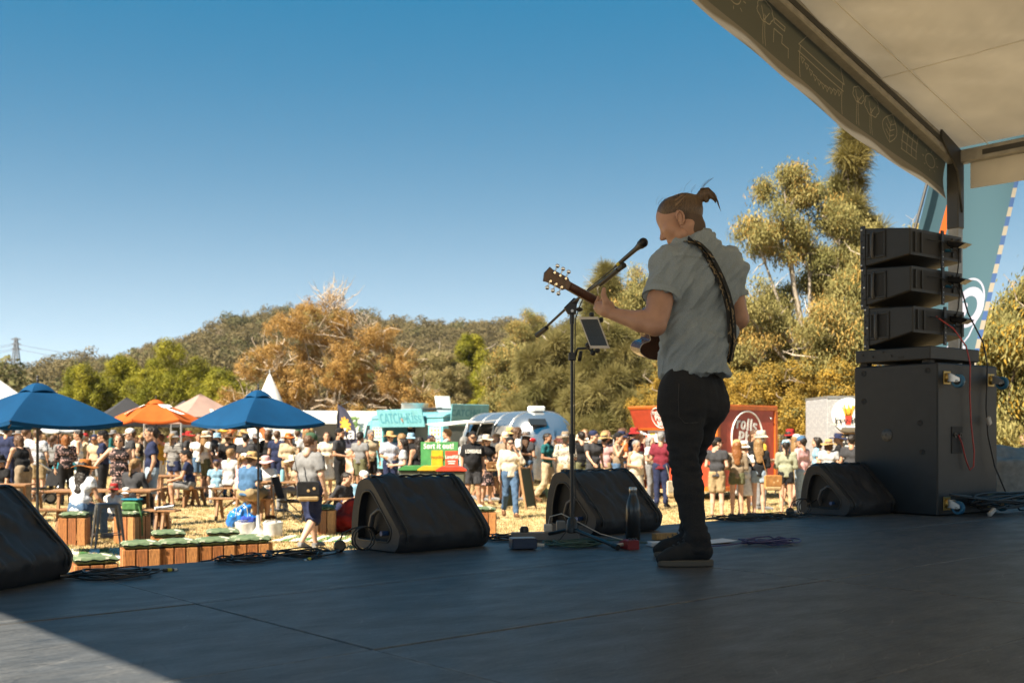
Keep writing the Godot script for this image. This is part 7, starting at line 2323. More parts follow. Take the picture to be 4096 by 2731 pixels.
func crate(src: Node3D,at: Vector3,turn: float,label: String) -> Node3D:
	if src != null:
		return copy(src,at,turn,label)
	var o := thing("slatted_seat",label,"crate seat",at,turn,"slatted timber seats with green cushions")
	var tm := [mat("crate timber",Color(0.42,0.16,0.045),0.6,{"tex": grain_tex("pine",9.0,1.2,0.7,1.0),"scale": 1.6}),mat("crate timber light",Color(0.50,0.22,0.07),0.6,{"tex": grain_tex("pine",9.0,1.2,0.7,1.0),"scale": 1.9}),mat("crate timber dark",Color(0.34,0.12,0.035),0.6,{"tex": grain_tex("pine",9.0,1.2,0.7,1.0),"scale": 1.3})]
	var S := 0.38; var H := 0.42
	var sm := Mb.new().box(Vector3.ZERO,Vector3(0.112,H - 0.01,0.018),Basis(),0.003).mesh()
	for f in 4:
		var b := Basis(Vector3.UP,f*PI / 2)
		for k in 3:
			var sl := part("slat",sm,tm[(f + k*2) % 3],o,b*Vector3(-0.128 + k*0.128,H / 2,S / 2))
			sl.rotation.y = f*PI / 2
	part("frame",Mb.new().box(Vector3(0,0.03,0),Vector3(S - 0.03,0.04,S - 0.03)).box(Vector3(0,H - 0.03,0),Vector3(S - 0.03,0.04,S - 0.03)),tm[2],o)
	var im := Image.create(128,128,false,Image.FORMAT_RGB8)
	im.fill(lin(0.07,0.105,0.05))
	var g := RandomNumberGenerator.new(); g.seed = 6
	for k in 16:
		var p := Vector2(g.randf()*128,g.randf()*128)
		var d := Vector2.from_angle(g.randf()*TAU)
		strokes(im,[p,p + d*14,p + d*22 + d.orthogonal()*8],9,lin(0.45,0.42,0.33) if k % 2 else lin(0.035,0.06,0.03))
	var cm := mat("leaf cushion",Color(1,1,1),0.85)
	cm.albedo_texture = ImageTexture.create_from_image(im)
	cm.uv1_triplanar = true
	cm.uv1_scale = Vector3(2.2,2.2,2.2)
	var cu := Mb.new()
	for top in [1.0,-1.0]:
		cu.sheet(14,14,func(u: float,v: float) -> Vector3:
			var x := (u - 0.5)*2.0; var z := (v - 0.5)*2.0
			var e := (1.0 - pow(absf(clampf(x,-1,1)),4.0))*(1.0 - pow(absf(clampf(z,-1,1)),4.0))
			return Vector3(x*0.2,H + 0.04 + top*(0.008 + 0.034*pow(maxf(e,0.0),0.5)) - 0.006*sin(x*9.0)*sin(z*8.0)*top,z*0.2*top))
	part("cushion",cu,cm,o)
	return o

func picnic() -> void:
	# slatted seats in a row at the foot of the stage
	var c := crate(null,Vector3(-4.109,0,-12.15),0.42,"slatted timber seat at the near end of the row of four by the stage")
	var d := Vector3(cos(0.5),0,-sin(0.5))*0.405
	var names := ["slatted timber seat second in the row of four by the stage","slatted timber seat third in the row of four by the stage","slatted timber seat at the far end of the row of four by the stage"]
	for k in 3:
		crate(c,c.position + d*(k + 1),0.42 + 0.06*(k % 2),names[k])
	crate(c,Vector3(-3.061,0,-12.85),0.65,"slatted timber seat standing alone between the row of four and the walking man")
	crate(c,Vector3(-4.222,0,-13.5),0.35,"slatted timber seat tucked behind the row of four beside the striped rug")
	crate(c,Vector3(-3.606,0,-13.7),0.3,"slatted timber seat behind the far end of the row of four")
	crate(c,Vector3(-4.068,0,-10.7),0.5,"low slatted timber seat beside the corner monitor and the striped rug")
	crate(c,Vector3(-6.67,0,-16.75),0.2,"slatted timber seat under the woman in the wide orange hat")
	crate(c,Vector3(-5.877,0,-17),-0.35,"slatted timber seat beside the metal stool with a green bag on it")
	crate(c,Vector3(-3.17,0,-18.5),0.1,"slatted timber seat beside the red bean bag")
	crate(c,Vector3(-0.483,0,-18),0.2,"slatted timber seat behind the wedge monitor by the sandwich board")
	# picnic tables and benches
	bench(Vector3(-6.977,0,-18.8),0.06,1.75,"timber picnic table with the woman in the orange hat and two children","picnic_table",0.74,0.72)
	bench(Vector3(-7.707,0,-18.4),0.25,0.95,"short timber bench beside the woman in the orange hat")
	bench(Vector3(-5.791,0,-18.2),-0.1,0.55,"short timber bench with papers on it beside the standing man in the navy polo")
	bench(Vector3(-7.875,0,-25.8),0.0,1.0,"timber picnic table where the man in the black cap sits eating","picnic_table",0.74,0.7)
	bench(Vector3(-7.493,0,-26),1.45,0.8,"timber bench under the man in the black cap eating at the table")
	bench(Vector3(-8.29,0,-26),1.45,0.8,"empty timber bench across the table from the man in the black cap")
	bench(Vector3(-5.334,0,-21.672),-0.12,1.35,"timber bench under the large man in the blue shirt")
	bench(Vector3(-4.551,0,-22.3),-0.1,1.3,"timber picnic table with a water bottle in front of the pink sun hat","picnic_table",0.74,0.72)
	bench(Vector3(-9.703,0,-21),0.1,1.0,"timber picnic table at the field's edge with the woman in cargo trousers","picnic_table",0.74,0.7)
	bench(Vector3(-10.516,0,-24),0.1,0.8,"timber bench behind the blue umbrella pole")
	bench(Vector3(-3.508,0,-21.5),0.2,1.2,"timber bench in front of the lawn cushions and seated men")
	bench(Vector3(-6.754,0,-26),0.1,0.95,"timber bench with green padding under the man in the pale shirt")
	# metal stool
	var st_ := thing("metal_stool","grey metal bar stool with splayed legs on the grass","stool",Vector3(-5.994,0,-16.3),0.5)
	var gm := mat("gunmetal",Color(0.12,0.12,0.125),0.4,{"metal": 0.6,"tex": noise_tex("scuff",0.01,0.82,1.0,5,512),"scale": 2.0})
	part("seat",Mb.new().box(Vector3(0,0.645,0),Vector3(0.31,0.03,0.31),Basis(),0.012),gm,st_)
	for sx in [-1.0,1.0]:
		for sz in [-1.0,1.0]:
			part("leg",Mb.new().tube([Vector3(sx*0.13,0.64,sz*0.13),Vector3(sx*0.15,0.5,sz*0.15),Vector3(sx*0.205,0.0,sz*0.205)],[0.034,0.03,0.014],6),gm,st_)
	for k in 4:
		var b := Basis(Vector3.UP,k*PI / 2)
		part("stretcher",Mb.new().bar(b*Vector3(-0.185,0.2,0.185),b*Vector3(0.185,0.2,0.185),0.02,0.012),gm,st_)
		part("apron",Mb.new().box(b*Vector3(0,0.615,0.148),Vector3(0.26,0.04,0.006) if k % 2 == 0 else Vector3(0.006,0.04,0.26)),gm,st_)
	# rugs
	for r in [[Vector3(-5.785,0,-15.4),0.35,1.5,1.9,"green and white striped rug behind the row of slatted seats"],[Vector3(-2.784,0,-17.6),-0.1,1.0,1.9,"green and white striped rug beside the red bean bag"]]:
		var o := thing("striped_rug",r[4],"rug",r[0],r[1],"green and white striped rugs")
		var n := 14
		for k in n:
			var w: float = r[3] / n
			var b := Mb.new()
			var x0: float = -r[3] / 2 + k*w
			b.sheet(4,8,func(u: float,v: float) -> Vector3: return Vector3(x0 + w*u,0.012 + 0.01*sin(v*9.0 + k*0.8)*sin(v*3.0),(v - 0.5)*r[2] + 0.05*sin((x0 + w*u)*3.0)))
			part("stripe",b,cloth(Color(0.70,0.71,0.68) if k % 2 == 0 else Color(0.06,0.17,0.05)),o)
	# bean bag
	var bb := nets([[Vector3(-0.12,0.16,0),Vector3(0.12,0.16,0),0.25,0.25,0.1,false,Vector3(1.1,0.62,1)],[Vector3(0.05,0.2,0),Vector3(0.13,0.46,-0.05),0.2,0.13,0.15]],0.03,0.05,5.0)
	single("bean_bag",bb,cloth(Color(0.42,0.028,0.018),"bean bag red"),"slumped red bean bag on the grass","bean bag",Vector3(-2.893,0,-19),0.2)
	# umbrella weights, shopping bag
	for q in [[Vector3(-4.418,0,-18.2),"white plastic bucket with blue cloth on it beside the umbrella base"],[Vector3(-3.963,0,-18.2),"white plastic bucket with a wire handle beside the umbrella base"]]:
		var bk := thing("bucket",q[1],"bucket",q[0],0.3,"white umbrella weights")
		part("tub",Mb.new().lathe([Vector2(0,0),Vector2(0.15,0),Vector2(0.16,0.02),Vector2(0.163,0.2),Vector2(0.17,0.21),Vector2(0.165,0.235),Vector2(0.15,0.235),Vector2(0.145,0.2),Vector2(0,0.2)],22),mat("white plastic",Color(0.66,0.64,0.6),0.5,{"tex": noise_tex("scuff",0.01,0.82,1.0,5,512),"scale": 2.0}),bk)
		part("handle",Mb.new().tube([Vector3(-0.165,0.19,0),Vector3(-0.12,0.26,0.05),Vector3(0.12,0.26,0.05),Vector3(0.165,0.19,0)],0.006,6),mat("bright zinc",Color(0.55,0.55,0.55),0.35,{"metal": 0.9}),bk)
	single("blue_cloth",nets([[Vector3(-0.06,0.27,0),Vector3(0.08,0.27,0),0.06,0.05,0.05]],0.02,0.03,14.0),cloth(Color(0.03,0.06,0.3)),"crumpled dark blue cloth on the white bucket","cloth",Vector3(-4.376,0,-18.2))
	var sb := thing("shopping_bag","big glossy blue shopping bag slumped by the bench","bag",Vector3(-4.923,0,-20),0.2)
	part("sack",nets([[Vector3(-0.15,0.1,0),Vector3(0.17,0.1,0),0.13,0.13,0.08],[Vector3(-0.06,0.2,0),Vector3(0.06,0.33,0),0.15,0.1,0.1]],0.028,0.05,8.0),mat("blue tarp",Color(0.015,0.13,0.42),0.3),sb)
	part("strap",Mb.new().tube([Vector3(-0.1,0.2,0.15),Vector3(-0.08,0.36,0.13),Vector3(0.02,0.42,0.08),Vector3(0.1,0.36,0.13),Vector3(0.12,0.2,0.16)],0.012,6,true,0.4),mat("yellow strap",Color(0.5,0.42,0.2),0.7),sb)
	# green bag on the seat, papers, bottle on the table
	var gb := thing("green_bag","small green and blue zip bag on the slatted seat","bag",Vector3(-5.877,0,-17) + Vector3(0,0.475,0),-0.2)
	part("pouch",Mb.new().box(Vector3(0,0.1,0),Vector3(0.3,0.19,0.18),Basis(),0.05),cloth(Color(0.07,0.17,0.06)),gb)
	part("lid",Mb.new().box(Vector3(0,0.2,0),Vector3(0.29,0.03,0.17),Basis(),0.012),cloth(Color(0.02,0.16,0.25)),gb)
	part("strap",Mb.new().tube([Vector3(0.14,0.1,0.05),Vector3(0.22,-0.05,0.1),Vector3(0.23,-0.35,0.1)],0.014,5,true,0.4),cloth(Color(0.07,0.17,0.06)),gb)
	var pa := thing("newspaper","folded white newspaper on the short bench","newspaper",Vector3(-5.762,0,-18.2) + Vector3(0,0.445,0),0.3)
	for k in 3:
		part("sheet",Mb.new().sheet(8,6,func(u: float,v: float) -> Vector3: return Vector3((u - 0.5)*0.3,0.006 + 0.014*k + 0.03*u*u*(k*0.5),(v - 0.5)*0.22)),mat("paper",Color(0.62,0.64,0.68),0.9),pa)
	var wb := thing("water_bottle","pale blue water bottle on the timber table","bottle",Vector3(-4.637,0,-22.2) + Vector3(0,0.742,0))
	part("flask",Mb.new().lathe([Vector2(0,0),Vector2(0.045,0),Vector2(0.045,0.2),Vector2(0.03,0.24),Vector2(0,0.24)],14),paint(Color(0.2,0.4,0.45),0.3),wb)
	part("lid",Mb.new().lathe([Vector2(0.03,0.24),Vector2(0.03,0.28),Vector2(0,0.285)],12),mat("plug black",Color(0.02,0.02,0.02),0.35),wb)
	# backpack under the bench
	var bp := thing("backpack","dark patterned backpack on the grass under the short bench","backpack",Vector3(-5.888,0,-18.4),0.4)
	part("sack",nets([[Vector3(0,0.14,0),Vector3(0,0.3,0),0.13,0.1,0.06]],0.028,0.02,9.0),cloth(Color(0.06,0.05,0.06)),bp)
	part("strap",Mb.new().tube([Vector3(0.1,0.36,0.02),Vector3(0.17,0.25,0.05),Vector3(0.13,0.08,0.06)],0.018,6,true,0.4),cloth(Color(0.3,0.06,0.08)),bp)
	# lawn cushions
	single("lawn_cushion",nets([[Vector3(-0.5,0.14,0),Vector3(0.5,0.14,0),0.14,0.14,0.05,false,Vector3(1,0.7,1.6)]],0.04,0.02,6.0),cloth(Color(0.13,0.17,0.035)),"long grass green lawn cushion under the seated men","cushion",Vector3(-3.328,0,-22.6),0.05)
	# stroller
	var sr := thing("stroller","teal hooded baby stroller with silver frame in the crowd","stroller",Vector3(-11.041,0,-27.2),0.5)
	var al := mat("bright zinc",Color(0.55,0.55,0.55),0.35,{"metal": 0.9})
	part("hood",Mb.new().sheet(14,12,func(u: float,v: float) -> Vector3:
		var a := PI*0.05 + u*PI*0.85
		var b := (v - 0.5)*PI*0.98
		return Vector3(-cos(a)*0.36*cos(b*0.6),0.72 + sin(a)*0.34*cos(b*0.55),sin(b)*0.24)),cloth(Color(0.03,0.19,0.23)),sr)
	part("seat",nets([[Vector3(-0.15,0.6,0),Vector3(0.25,0.5,0),0.12,0.1,0.05,false,Vector3(1,0.7,1.5)],[Vector3(0.25,0.5,0),Vector3(0.38,0.3,0),0.09,0.07,0.05,false,Vector3(1,0.8,1.5)]],0.035).mesh(),cloth(Color(0.02,0.11,0.14)),sr)
	for z in [-0.26,0.26]:
		part("rail",Mb.new().tube([Vector3(-0.62,1.0,z),Vector3(-0.2,0.7,z),Vector3(0.3,0.35,z),Vector3(0.5,0.12,z)],0.014,8),al,sr)
		part("rail",Mb.new().tube([Vector3(0.0,0.56,z),Vector3(-0.38,0.16,z)],0.014,8),al,sr)
		wheel(sr,Vector3(0.5,0.1,z),0.1,0.05,Vector3.BACK); wheel(sr,Vector3(-0.38,0.15,z),0.15,0.05,Vector3.BACK)
	part("handlebar",Mb.new().tube([Vector3(-0.62,1.0,-0.26),Vector3(-0.66,1.02,0),Vector3(-0.62,1.0,0.26)],0.018,8),mat("rubber",Color(0.012,0.012,0.013),0.5),sr)
	# folding chairs
	for q in [[Vector3(-4.241,0,-21.3),1.5,"black folding camp chair beside the timber table and the walking man"],[Vector3(-11.341,0,-26.5),-0.6,"black folding camp chair in the shade beside the stroller"]]:
		var fc := thing("camp_chair",q[2],"camp chair",q[0],q[1],"black folding camp chairs")
		var bk2 := mat("umbrella pole",Color(0.02,0.02,0.022),0.45)
		part("seat",Mb.new().sheet(8,8,func(u: float,v: float) -> Vector3: return Vector3((u - 0.5)*0.5,0.42 - 0.06*sin(PI*u),(v - 0.5)*0.45)),cloth(Color(0.02,0.02,0.022)),fc)
		part("backrest",Mb.new().sheet(8,8,func(u: float,v: float) -> Vector3: return Vector3((u - 0.5)*0.52,0.45 + v*0.42,-0.24 - 0.12*v + 0.05*sin(PI*u))),cloth(Color(0.02,0.02,0.022)),fc)
		for s in [-1.0,1.0]:
			part("leg",Mb.new().tube([Vector3(s*0.27,0,0.24),Vector3(-s*0.25,0.42,0.2)],0.011,6),bk2,fc)
			part("leg",Mb.new().tube([Vector3(s*0.27,0,-0.24),Vector3(s*0.26,0.88,-0.36)],0.011,6),bk2,fc)
			part("leg",Mb.new().tube([Vector3(s*0.27,0,0.24),Vector3(s*0.25,0.42,-0.24)],0.011,6),bk2,fc)

# ---------------------------------------------------------------- hills and trees
func spray(kind: String) -> ArrayMesh:   # a small bunch of leaves about 1 m across, shared by all crowns of a kind
	var key := "spray " + kind
	if mesh_cache.has(key): return mesh_cache[key]
	var g := RandomNumberGenerator.new(); g.seed = hash(kind) % 999
	var b := Mb.new()
	if kind == "gum":        # hanging narrow leaves
		for k in 110:
			var p := Vector3(g.randfn(0,0.26),g.randfn(0,0.22),g.randfn(0,0.26))
			var d := Vector3(g.randfn(0,0.5),-1.0 + g.randfn(0,0.35),g.randfn(0,0.5)).normalized()
			var s := d.cross(Vector3(g.randfn(0,1),g.randfn(0,0.3),g.randfn(0,1))).normalized()*0.024
			var l := g.randf_range(0.11,0.24)
			b.quad(p,p + d*l*0.45 + s,p + d*l,p + d*l*0.45 - s)
	elif kind == "needle":   # long soft needles that sweep outwards
		for k in 100:
			var d := Vector3(g.randfn(0,0.7),g.randfn(0.35,0.5),g.randfn(0,0.7)).normalized()
			var p := d*g.randf_range(0.0,0.25)
			var s := d.cross(Vector3(g.randfn(0,1),g.randfn(0,1),g.randfn(0,1))).normalized()*0.010
			var e := p + d*g.randf_range(0.3,0.6) + Vector3(0,-0.1,0)
			b.quad(p - s,p + s,e + s*0.4,e - s*0.4)
	elif kind == "far":      # coarse leafy mass for crowns far away
		for k in 150:
			var d := Vector3(g.randfn(0,1),g.randfn(0.15,0.7),g.randfn(0,1)).normalized()
			var p := d*g.randf_range(0.25,0.52)*Vector3(1,0.8,1)
			var s := d.cross(Vector3(g.randfn(0,1),g.randfn(0,1),g.randfn(0,1))).normalized()*g.randf_range(0.022,0.05)
			var t := (d + Vector3(g.randfn(0,0.7),g.randfn(0,0.7),g.randfn(0,0.7))).cross(s).normalized()*s.length()
			b.quad(p - s - t,p + s - t*0.6,p + s + t,p - s*0.7 + t)
	else:                    # broad little leaves
		for k in 120:
			var d := Vector3(g.randfn(0,1),g.randfn(0.2,0.9),g.randfn(0,1)).normalized()
			var p := d*pow(g.randf(),0.5)*0.45
			var s := d.cross(Vector3(g.randfn(0,1),g.randfn(0,1),g.randfn(0,1))).normalized()*0.03
			var t := (d + Vector3(g.randfn(0,0.6),g.randfn(0,0.6),g.randfn(0,0.6))).cross(s).normalized()*0.05
			b.quad(p - t,p + s,p + t,p - s)
	mesh_cache[key] = b.mesh()
	return mesh_cache[key]

func foliage_mat() -> StandardMaterial3D:
	return mat("leaf",Color(1,1,1),0.65,{"vc": true,"back": 0.5,"spec": 0.3})

# lobes: [centre, radius vector, sprays]; the crown is one mass of leaf bunches on limbs
func tree(called: String,at: Vector3,label: String,group: String,kind: String,lobes: Array,bark: Color,leaf: Array,size: float,trunk_r: float,sd: int,twigs := 0,tw := Color(0.4,0.34,0.26)) -> Node3D:
	var o := thing(called,label,"tree",at,0.0,group)
	var g := RandomNumberGenerator.new(); g.seed = sd
	var bm := mat("bark " + bark.to_html(false),bark,0.85,{"tex": noise_tex("bark",0.03,0.6,1.0,4,256),"scale3": Vector3(1.5,0.35,1.5)})
	var low := 1e9
	var mid := Vector3.ZERO
	for l in lobes:
		mid += l[0]
		low = minf(low,l[0].y)
	mid /= lobes.size()
	var fork := Vector3(mid.x*0.3,maxf(low*0.55,0.8),mid.z*0.3)
	var tk := Mb.new()
	tk.tube([Vector3(0,-0.2,0),Vector3(g.randfn(0,0.06),fork.y*0.3,0),Vector3(fork.x*0.6 + g.randfn(0,0.1),fork.y*0.65,fork.z*0.6),fork],[trunk_r*1.25,trunk_r,trunk_r*0.9,trunk_r*0.8],10)
	for l in lobes:
		var e: Vector3 = l[0]
		var m: Vector3 = fork.lerp(e,0.5) + Vector3(g.randfn(0,0.25),absf(g.randfn(0,0.3)),g.randfn(0,0.25))
		tk.tube([fork - Vector3(0,0.2,0),fork.lerp(m,0.5) + Vector3(g.randfn(0,0.1),0,g.randfn(0,0.1)),m,e],[trunk_r*0.55,trunk_r*0.45,trunk_r*0.32,trunk_r*0.12],7)
		for k in 5:
			var d := Vector3(g.randfn(0,1),g.randfn(0.3,0.6),g.randfn(0,1)).normalized()
			var q: Vector3 = m.lerp(e,g.randf_range(0.2,1.0))
			tk.tube([q,q + d*l[1]*0.45 + Vector3(0,0.08,0),q + d*l[1]*0.85],[trunk_r*0.16,trunk_r*0.1,trunk_r*0.03],5)
	part("trunk",tk,bm,o)
	if twigs > 0:
		var tm := Mb.new()
		for k in twigs:
			var l: Array = lobes[g.randi() % lobes.size()]
			var d := Vector3(g.randfn(0,1),g.randfn(0.35,0.7),g.randfn(0,1)).normalized()
			var p: Vector3 = l[0] + d*l[1]*g.randf_range(0.1,0.8)
			var e := p + (d + Vector3(g.randfn(0,0.5),g.randfn(0.3,0.4),g.randfn(0,0.5))).normalized()*g.randf_range(0.6,1.6)*size
			var m := p.lerp(e,0.5) + Vector3(g.randfn(0,0.12),g.randfn(0,0.12),g.randfn(0,0.12))
			var th := size*(1.1 if twigs > 500 else 1.0)
			tm.tube([p,m,e],[0.03*th,0.02*th,0.006*th],4)
			tm.tube([m,m + (e - p).cross(Vector3.UP).normalized()*0.4*size + Vector3(0,0.25*size,0)],[0.016*size,0.005*size],4)
		part("twigs",tm,mat("twig " + tw.to_html(false),tw,0.85),o)
	var xs: Array[Transform3D] = []
	var cs: Array[Color] = []
	for l in lobes:
		var sub := []
		for k in 7:
			var d := Vector3(g.randfn(0,1),g.randfn(0,1),g.randfn(0,1)).normalized()
			sub.append([l[0] + d*l[1]*(0.75 if kind == "gum" else 0.6),(0.24 if kind == "gum" else 0.34) + 0.18*g.randf(),g.randf()])
		for k in int(l[2]*(1.15 if kind == "gum" else 1.6)):
			var s: Array = sub[g.randi() % 7]
			var d := Vector3(g.randfn(0,1),g.randfn(0.12,1),g.randfn(0,1)).normalized()
			var p: Vector3 = s[0] + d*l[1]*s[1]*pow(g.randf(),0.4)
			var sc := size*g.randf_range(0.65,1.3)
			var bs := Basis(Vector3.UP,g.randf()*TAU)
			if kind == "needle": bs = Basis(Quaternion(Vector3.UP,(d + Vector3(0,0.7,0)).normalized()))*bs
			elif kind != "gum": bs = Basis(Vector3(g.randfn(0,1),g.randfn(0,1),g.randfn(0,1)).normalized(),g.randf()*TAU)
			else: bs = bs*Basis(Vector3.RIGHT,g.randfn(0,0.35))
			xs.append(Transform3D(bs.scaled(Vector3.ONE*sc),p))
			var c: Color = (leaf[0] as Color).lerp(leaf[1],clampf(0.6*s[2] + 0.4*g.randf() + g.randfn(0,0.15),0.0,1.0))
			if leaf.size() > 2 and g.randf() < 0.14: c = leaf[2]
			cs.append(c)
	var mm := MultiMesh.new()
	mm.transform_format = MultiMesh.TRANSFORM_3D
	mm.use_colors = true
	mm.mesh = spray(kind)
	mm.instance_count = xs.size()
	for i in xs.size():
		mm.set_instance_transform(i,xs[i])
		mm.set_instance_color(i,cs[i])
	var mi := MultiMeshInstance3D.new()
	mi.name = "crown"
	mi.set_meta("kind","stuff")
	mi.multimesh = mm
	mi.material_override = foliage_mat()
	o.add_child(mi)
	return o

const RIDGE := [[-700.0,20.0],[-330.0,23.0],[-288.0,26.0],[-232.0,33.0],[-190.0,42.0],[-148.0,56.0],[-128.0,60.0],[-90.0,57.0],[-49.0,52.0],[7.0,51.0],[100.0,50.0],[350.0,40.0],[900.0,30.0]]

func hill_height(x: float, z: float) -> float:   # z is the distance from the stage
	fn.seed = 90; fn.frequency = 1.0; fn.fractal_octaves = 3
	var h := 30.0
	x *= 620.0 / maxf(z,200.0)
	for k in RIDGE.size() - 1:
		if x >= RIDGE[k][0] and x < RIDGE[k + 1][0]:
			var t: float = (x - RIDGE[k][0]) / (RIDGE[k + 1][0] - RIDGE[k][0])
			h = lerpf(RIDGE[k][1],RIDGE[k + 1][1],t*t*(3.0 - 2.0*t))
	var r := smoothstep(170.0,620.0,z)
	return h*r*(1.0 - 0.35*smoothstep(640.0,900.0,z)) + fn.get_noise_2d(x*0.02,z*0.02)*2.5*r

func woods() -> void:
	# hill sheet
	var hs := Mb.new()
	hs.sheet(70,40,func(a: float,b: float) -> Vector3:
		var z := lerpf(150.0,900.0,b)
		var x := lerpf(-0.62,0.62,a)*(z + 120.0)
		return Vector3(x,hill_height(x,z) - 0.6,-z))
	structure("hill",hs,mat("hill ground",Color(0.14,0.112,0.055),0.95,{"tex": noise_tex("bark",0.03,0.6,1.0,4,256),"scale": 0.05}))
	# the wood on it
	var g := RandomNumberGenerator.new(); g.seed = 17
	for band in 2:
		var mm := MultiMesh.new()
		mm.transform_format = MultiMesh.TRANSFORM_3D
		mm.use_colors = true
		mm.mesh = spray("far")
		var xs: Array[Transform3D] = []
		var cs: Array[Color] = []
		var count := 4200 if band == 0 else 1800
		for i in count:
			var z := sqrt(lerpf(210.0*210.0,700.0*700.0,g.randf())) if band == 0 else g.randf_range(125.0,240.0)
			var x := g.randf_range(-0.53,0.53)*z
			var y := hill_height(x,z) if z > 150.0 else 0.0
			var H := g.randf_range(6.0,12.0)*(1.35 if g.randf() < 0.08 else 1.0)*(1.0 if band == 0 else 0.75)
			var tone := g.randf()
			var c0 := Color(0.105,0.085,0.034).lerp(Color(0.15,0.115,0.052),tone)
			if g.randf() < 0.2: c0 = Color(0.095,0.09,0.032)
			if g.randf() < 0.035: c0 = Color(0.24,0.19,0.12)
			for k in 6:
				var r := H*g.randf_range(0.34,0.56)
				var p := Vector3(x + g.randfn(0,H*0.2),y + H*g.randf_range(0.25,0.88),-z + g.randfn(0,H*0.2))
				xs.append(Transform3D(Basis(Vector3(g.randfn(0,1),g.randfn(0,1),g.randfn(0,1)).normalized(),g.randf()*TAU).scaled(Vector3(r,r*0.8,r)*1.25),p))
				cs.append(c0*g.randf_range(0.8,1.2))
		mm.instance_count = xs.size()
		for i in xs.size():
			mm.set_instance_transform(i,xs[i])
			mm.set_instance_color(i,cs[i])
		var mi := MultiMeshInstance3D.new()
		mi.name = "hill_woodland" if band == 0 else "valley_woodland"
		mi.multimesh = mm
		mi.material_override = foliage_mat()
		add_child(mi)
		meta(mi,"olive brown gum woodland covering the far hill" if band == 0 else "scrubby woodland at the foot of the hill","woodland","","stuff")
	# trunks in the far wood
	var olive := [Color(0.15,0.135,0.05),Color(0.25,0.20,0.085),Color(0.32,0.25,0.13)]
	var greens := [Color(0.115,0.125,0.012),Color(0.28,0.25,0.02),Color(0.09,0.085,0.016)]
	var gold := [Color(0.19,0.135,0.028),Color(0.36,0.225,0.035),Color(0.16,0.14,0.045)]
	var rust := [Color(0.25,0.145,0.045),Color(0.39,0.24,0.075),Color(0.24,0.19,0.07)]
	var gumc := [Color(0.145,0.14,0.045),Color(0.28,0.235,0.085),Color(0.34,0.22,0.06)]
	var oakc := [Color(0.12,0.115,0.038),Color(0.23,0.19,0.07)]
	var grey := Color(0.42,0.36,0.29)
	var brown := Color(0.14,0.1,0.07)
	# rusty open tree behind the blue van
	var lb := []
	for q in [[0,9.2,1.8,1.6,50],[-1.6,7.6,2.2,1.7,90],[1.7,7.4,2.2,1.7,90],[-3.4,5.6,2.4,1.8,130],[0.2,5.8,2.8,2.1,140],[3.3,5.6,2.4,1.8,130],[-4.6,3.3,2.3,1.7,130],[-1.6,3.4,2.6,1.9,140],[1.6,3.4,2.6,1.9,140],[4.6,3.3,2.3,1.7,130],[-3.0,1.7,2.4,1.4,110],[0.3,1.6,2.4,1.4,110],[3.4,1.6,2.4,1.4,110],[5.6,1.7,1.4,1.2,60],[-5.6,1.8,1.4,1.2,60]]:
		lb.append([Vector3(q[0],q[1],0),Vector3(q[2],q[3],2.2),q[4]*0.95])
	tree("rusty_tree",Vector3(-10.56,0,-64),"wide rust coloured tree with bare pale twigs at its top","","leaf",lb,grey,rust,0.8,0.26,51,1000,Color(0.44,0.36,0.28))
	# round green trees behind the orange umbrella
	var i := 0
	for q in [[330,84,7.3,4.0,"yellow-green round tree between the darker shrubs"],[690,82,8.9,7.5,"largest dark green round tree behind the orange umbrella"],[905,78,6.6,4.2,"yellow-green bushy tree beside the rust coloured tree"],[480,88,8.0,4.6,"lime topped round tree beside the largest green tree"]]:
		var R: float = q[3]*0.5
		var H: float = q[2]
		var ls := []
		for k in 9:
			var a := TAU*k / 9.0
			ls.append([Vector3(cos(a)*R*0.62,H*0.5 + 0.6*sin(a*2.0),sin(a)*R*0.5),Vector3(R*0.5,H*0.3,R*0.5),120])
		ls.append([Vector3(0,H*0.72,0),Vector3(R*0.7,H*0.28,R*0.7),220])
		ls.append([Vector3(0,H*0.3,R*0.2),Vector3(R*0.95,H*0.3,R*0.7),200])
		var pos := [Vector3(-32.798,0,-84),Vector3(-25.308,0,-82),Vector3(-20.262,0,-78),Vector3(-31.36,0,-88)]
		tree("round_tree",pos[i],q[4],"round trees at the field's far edge","leaf",ls,brown,greens,1.0,0.22,60 + i)
		i += 1
	# darker shrubs in front of them
	i = 0
	for q in [[Vector3(-31.402,0,-76),3.6,5.0,"dull olive shrub behind the first blue umbrella"],[Vector3(-24.349,0,-72),4.2,3.8,"grey-green shrub behind the charcoal gazebo"],[Vector3(-21.494,0,-74),4.4,3.6,"grey-green shrub behind the pink gazebo"],[Vector3(-35.418,0,-80),4.6,5.4,"bare brown shrub beside the white tent"],[Vector3(-39.671,0,-84),5.2,5.6,"brown scrubby tree at the edge behind the white tent"]]:
		var ls := []
		for k in 6:
			var a := TAU*k / 6.0
			ls.append([Vector3(cos(a)*q[2]*0.32,q[1]*0.45,sin(a)*q[2]*0.25),Vector3(q[2]*0.32,q[1]*0.42,q[2]*0.3),100])
		tree("shrub",q[0],q[3],"shrubs at the field's far edge","leaf",ls,brown,olive,0.8,0.12,80 + i,30 if i < 3 else 120)
		i += 1
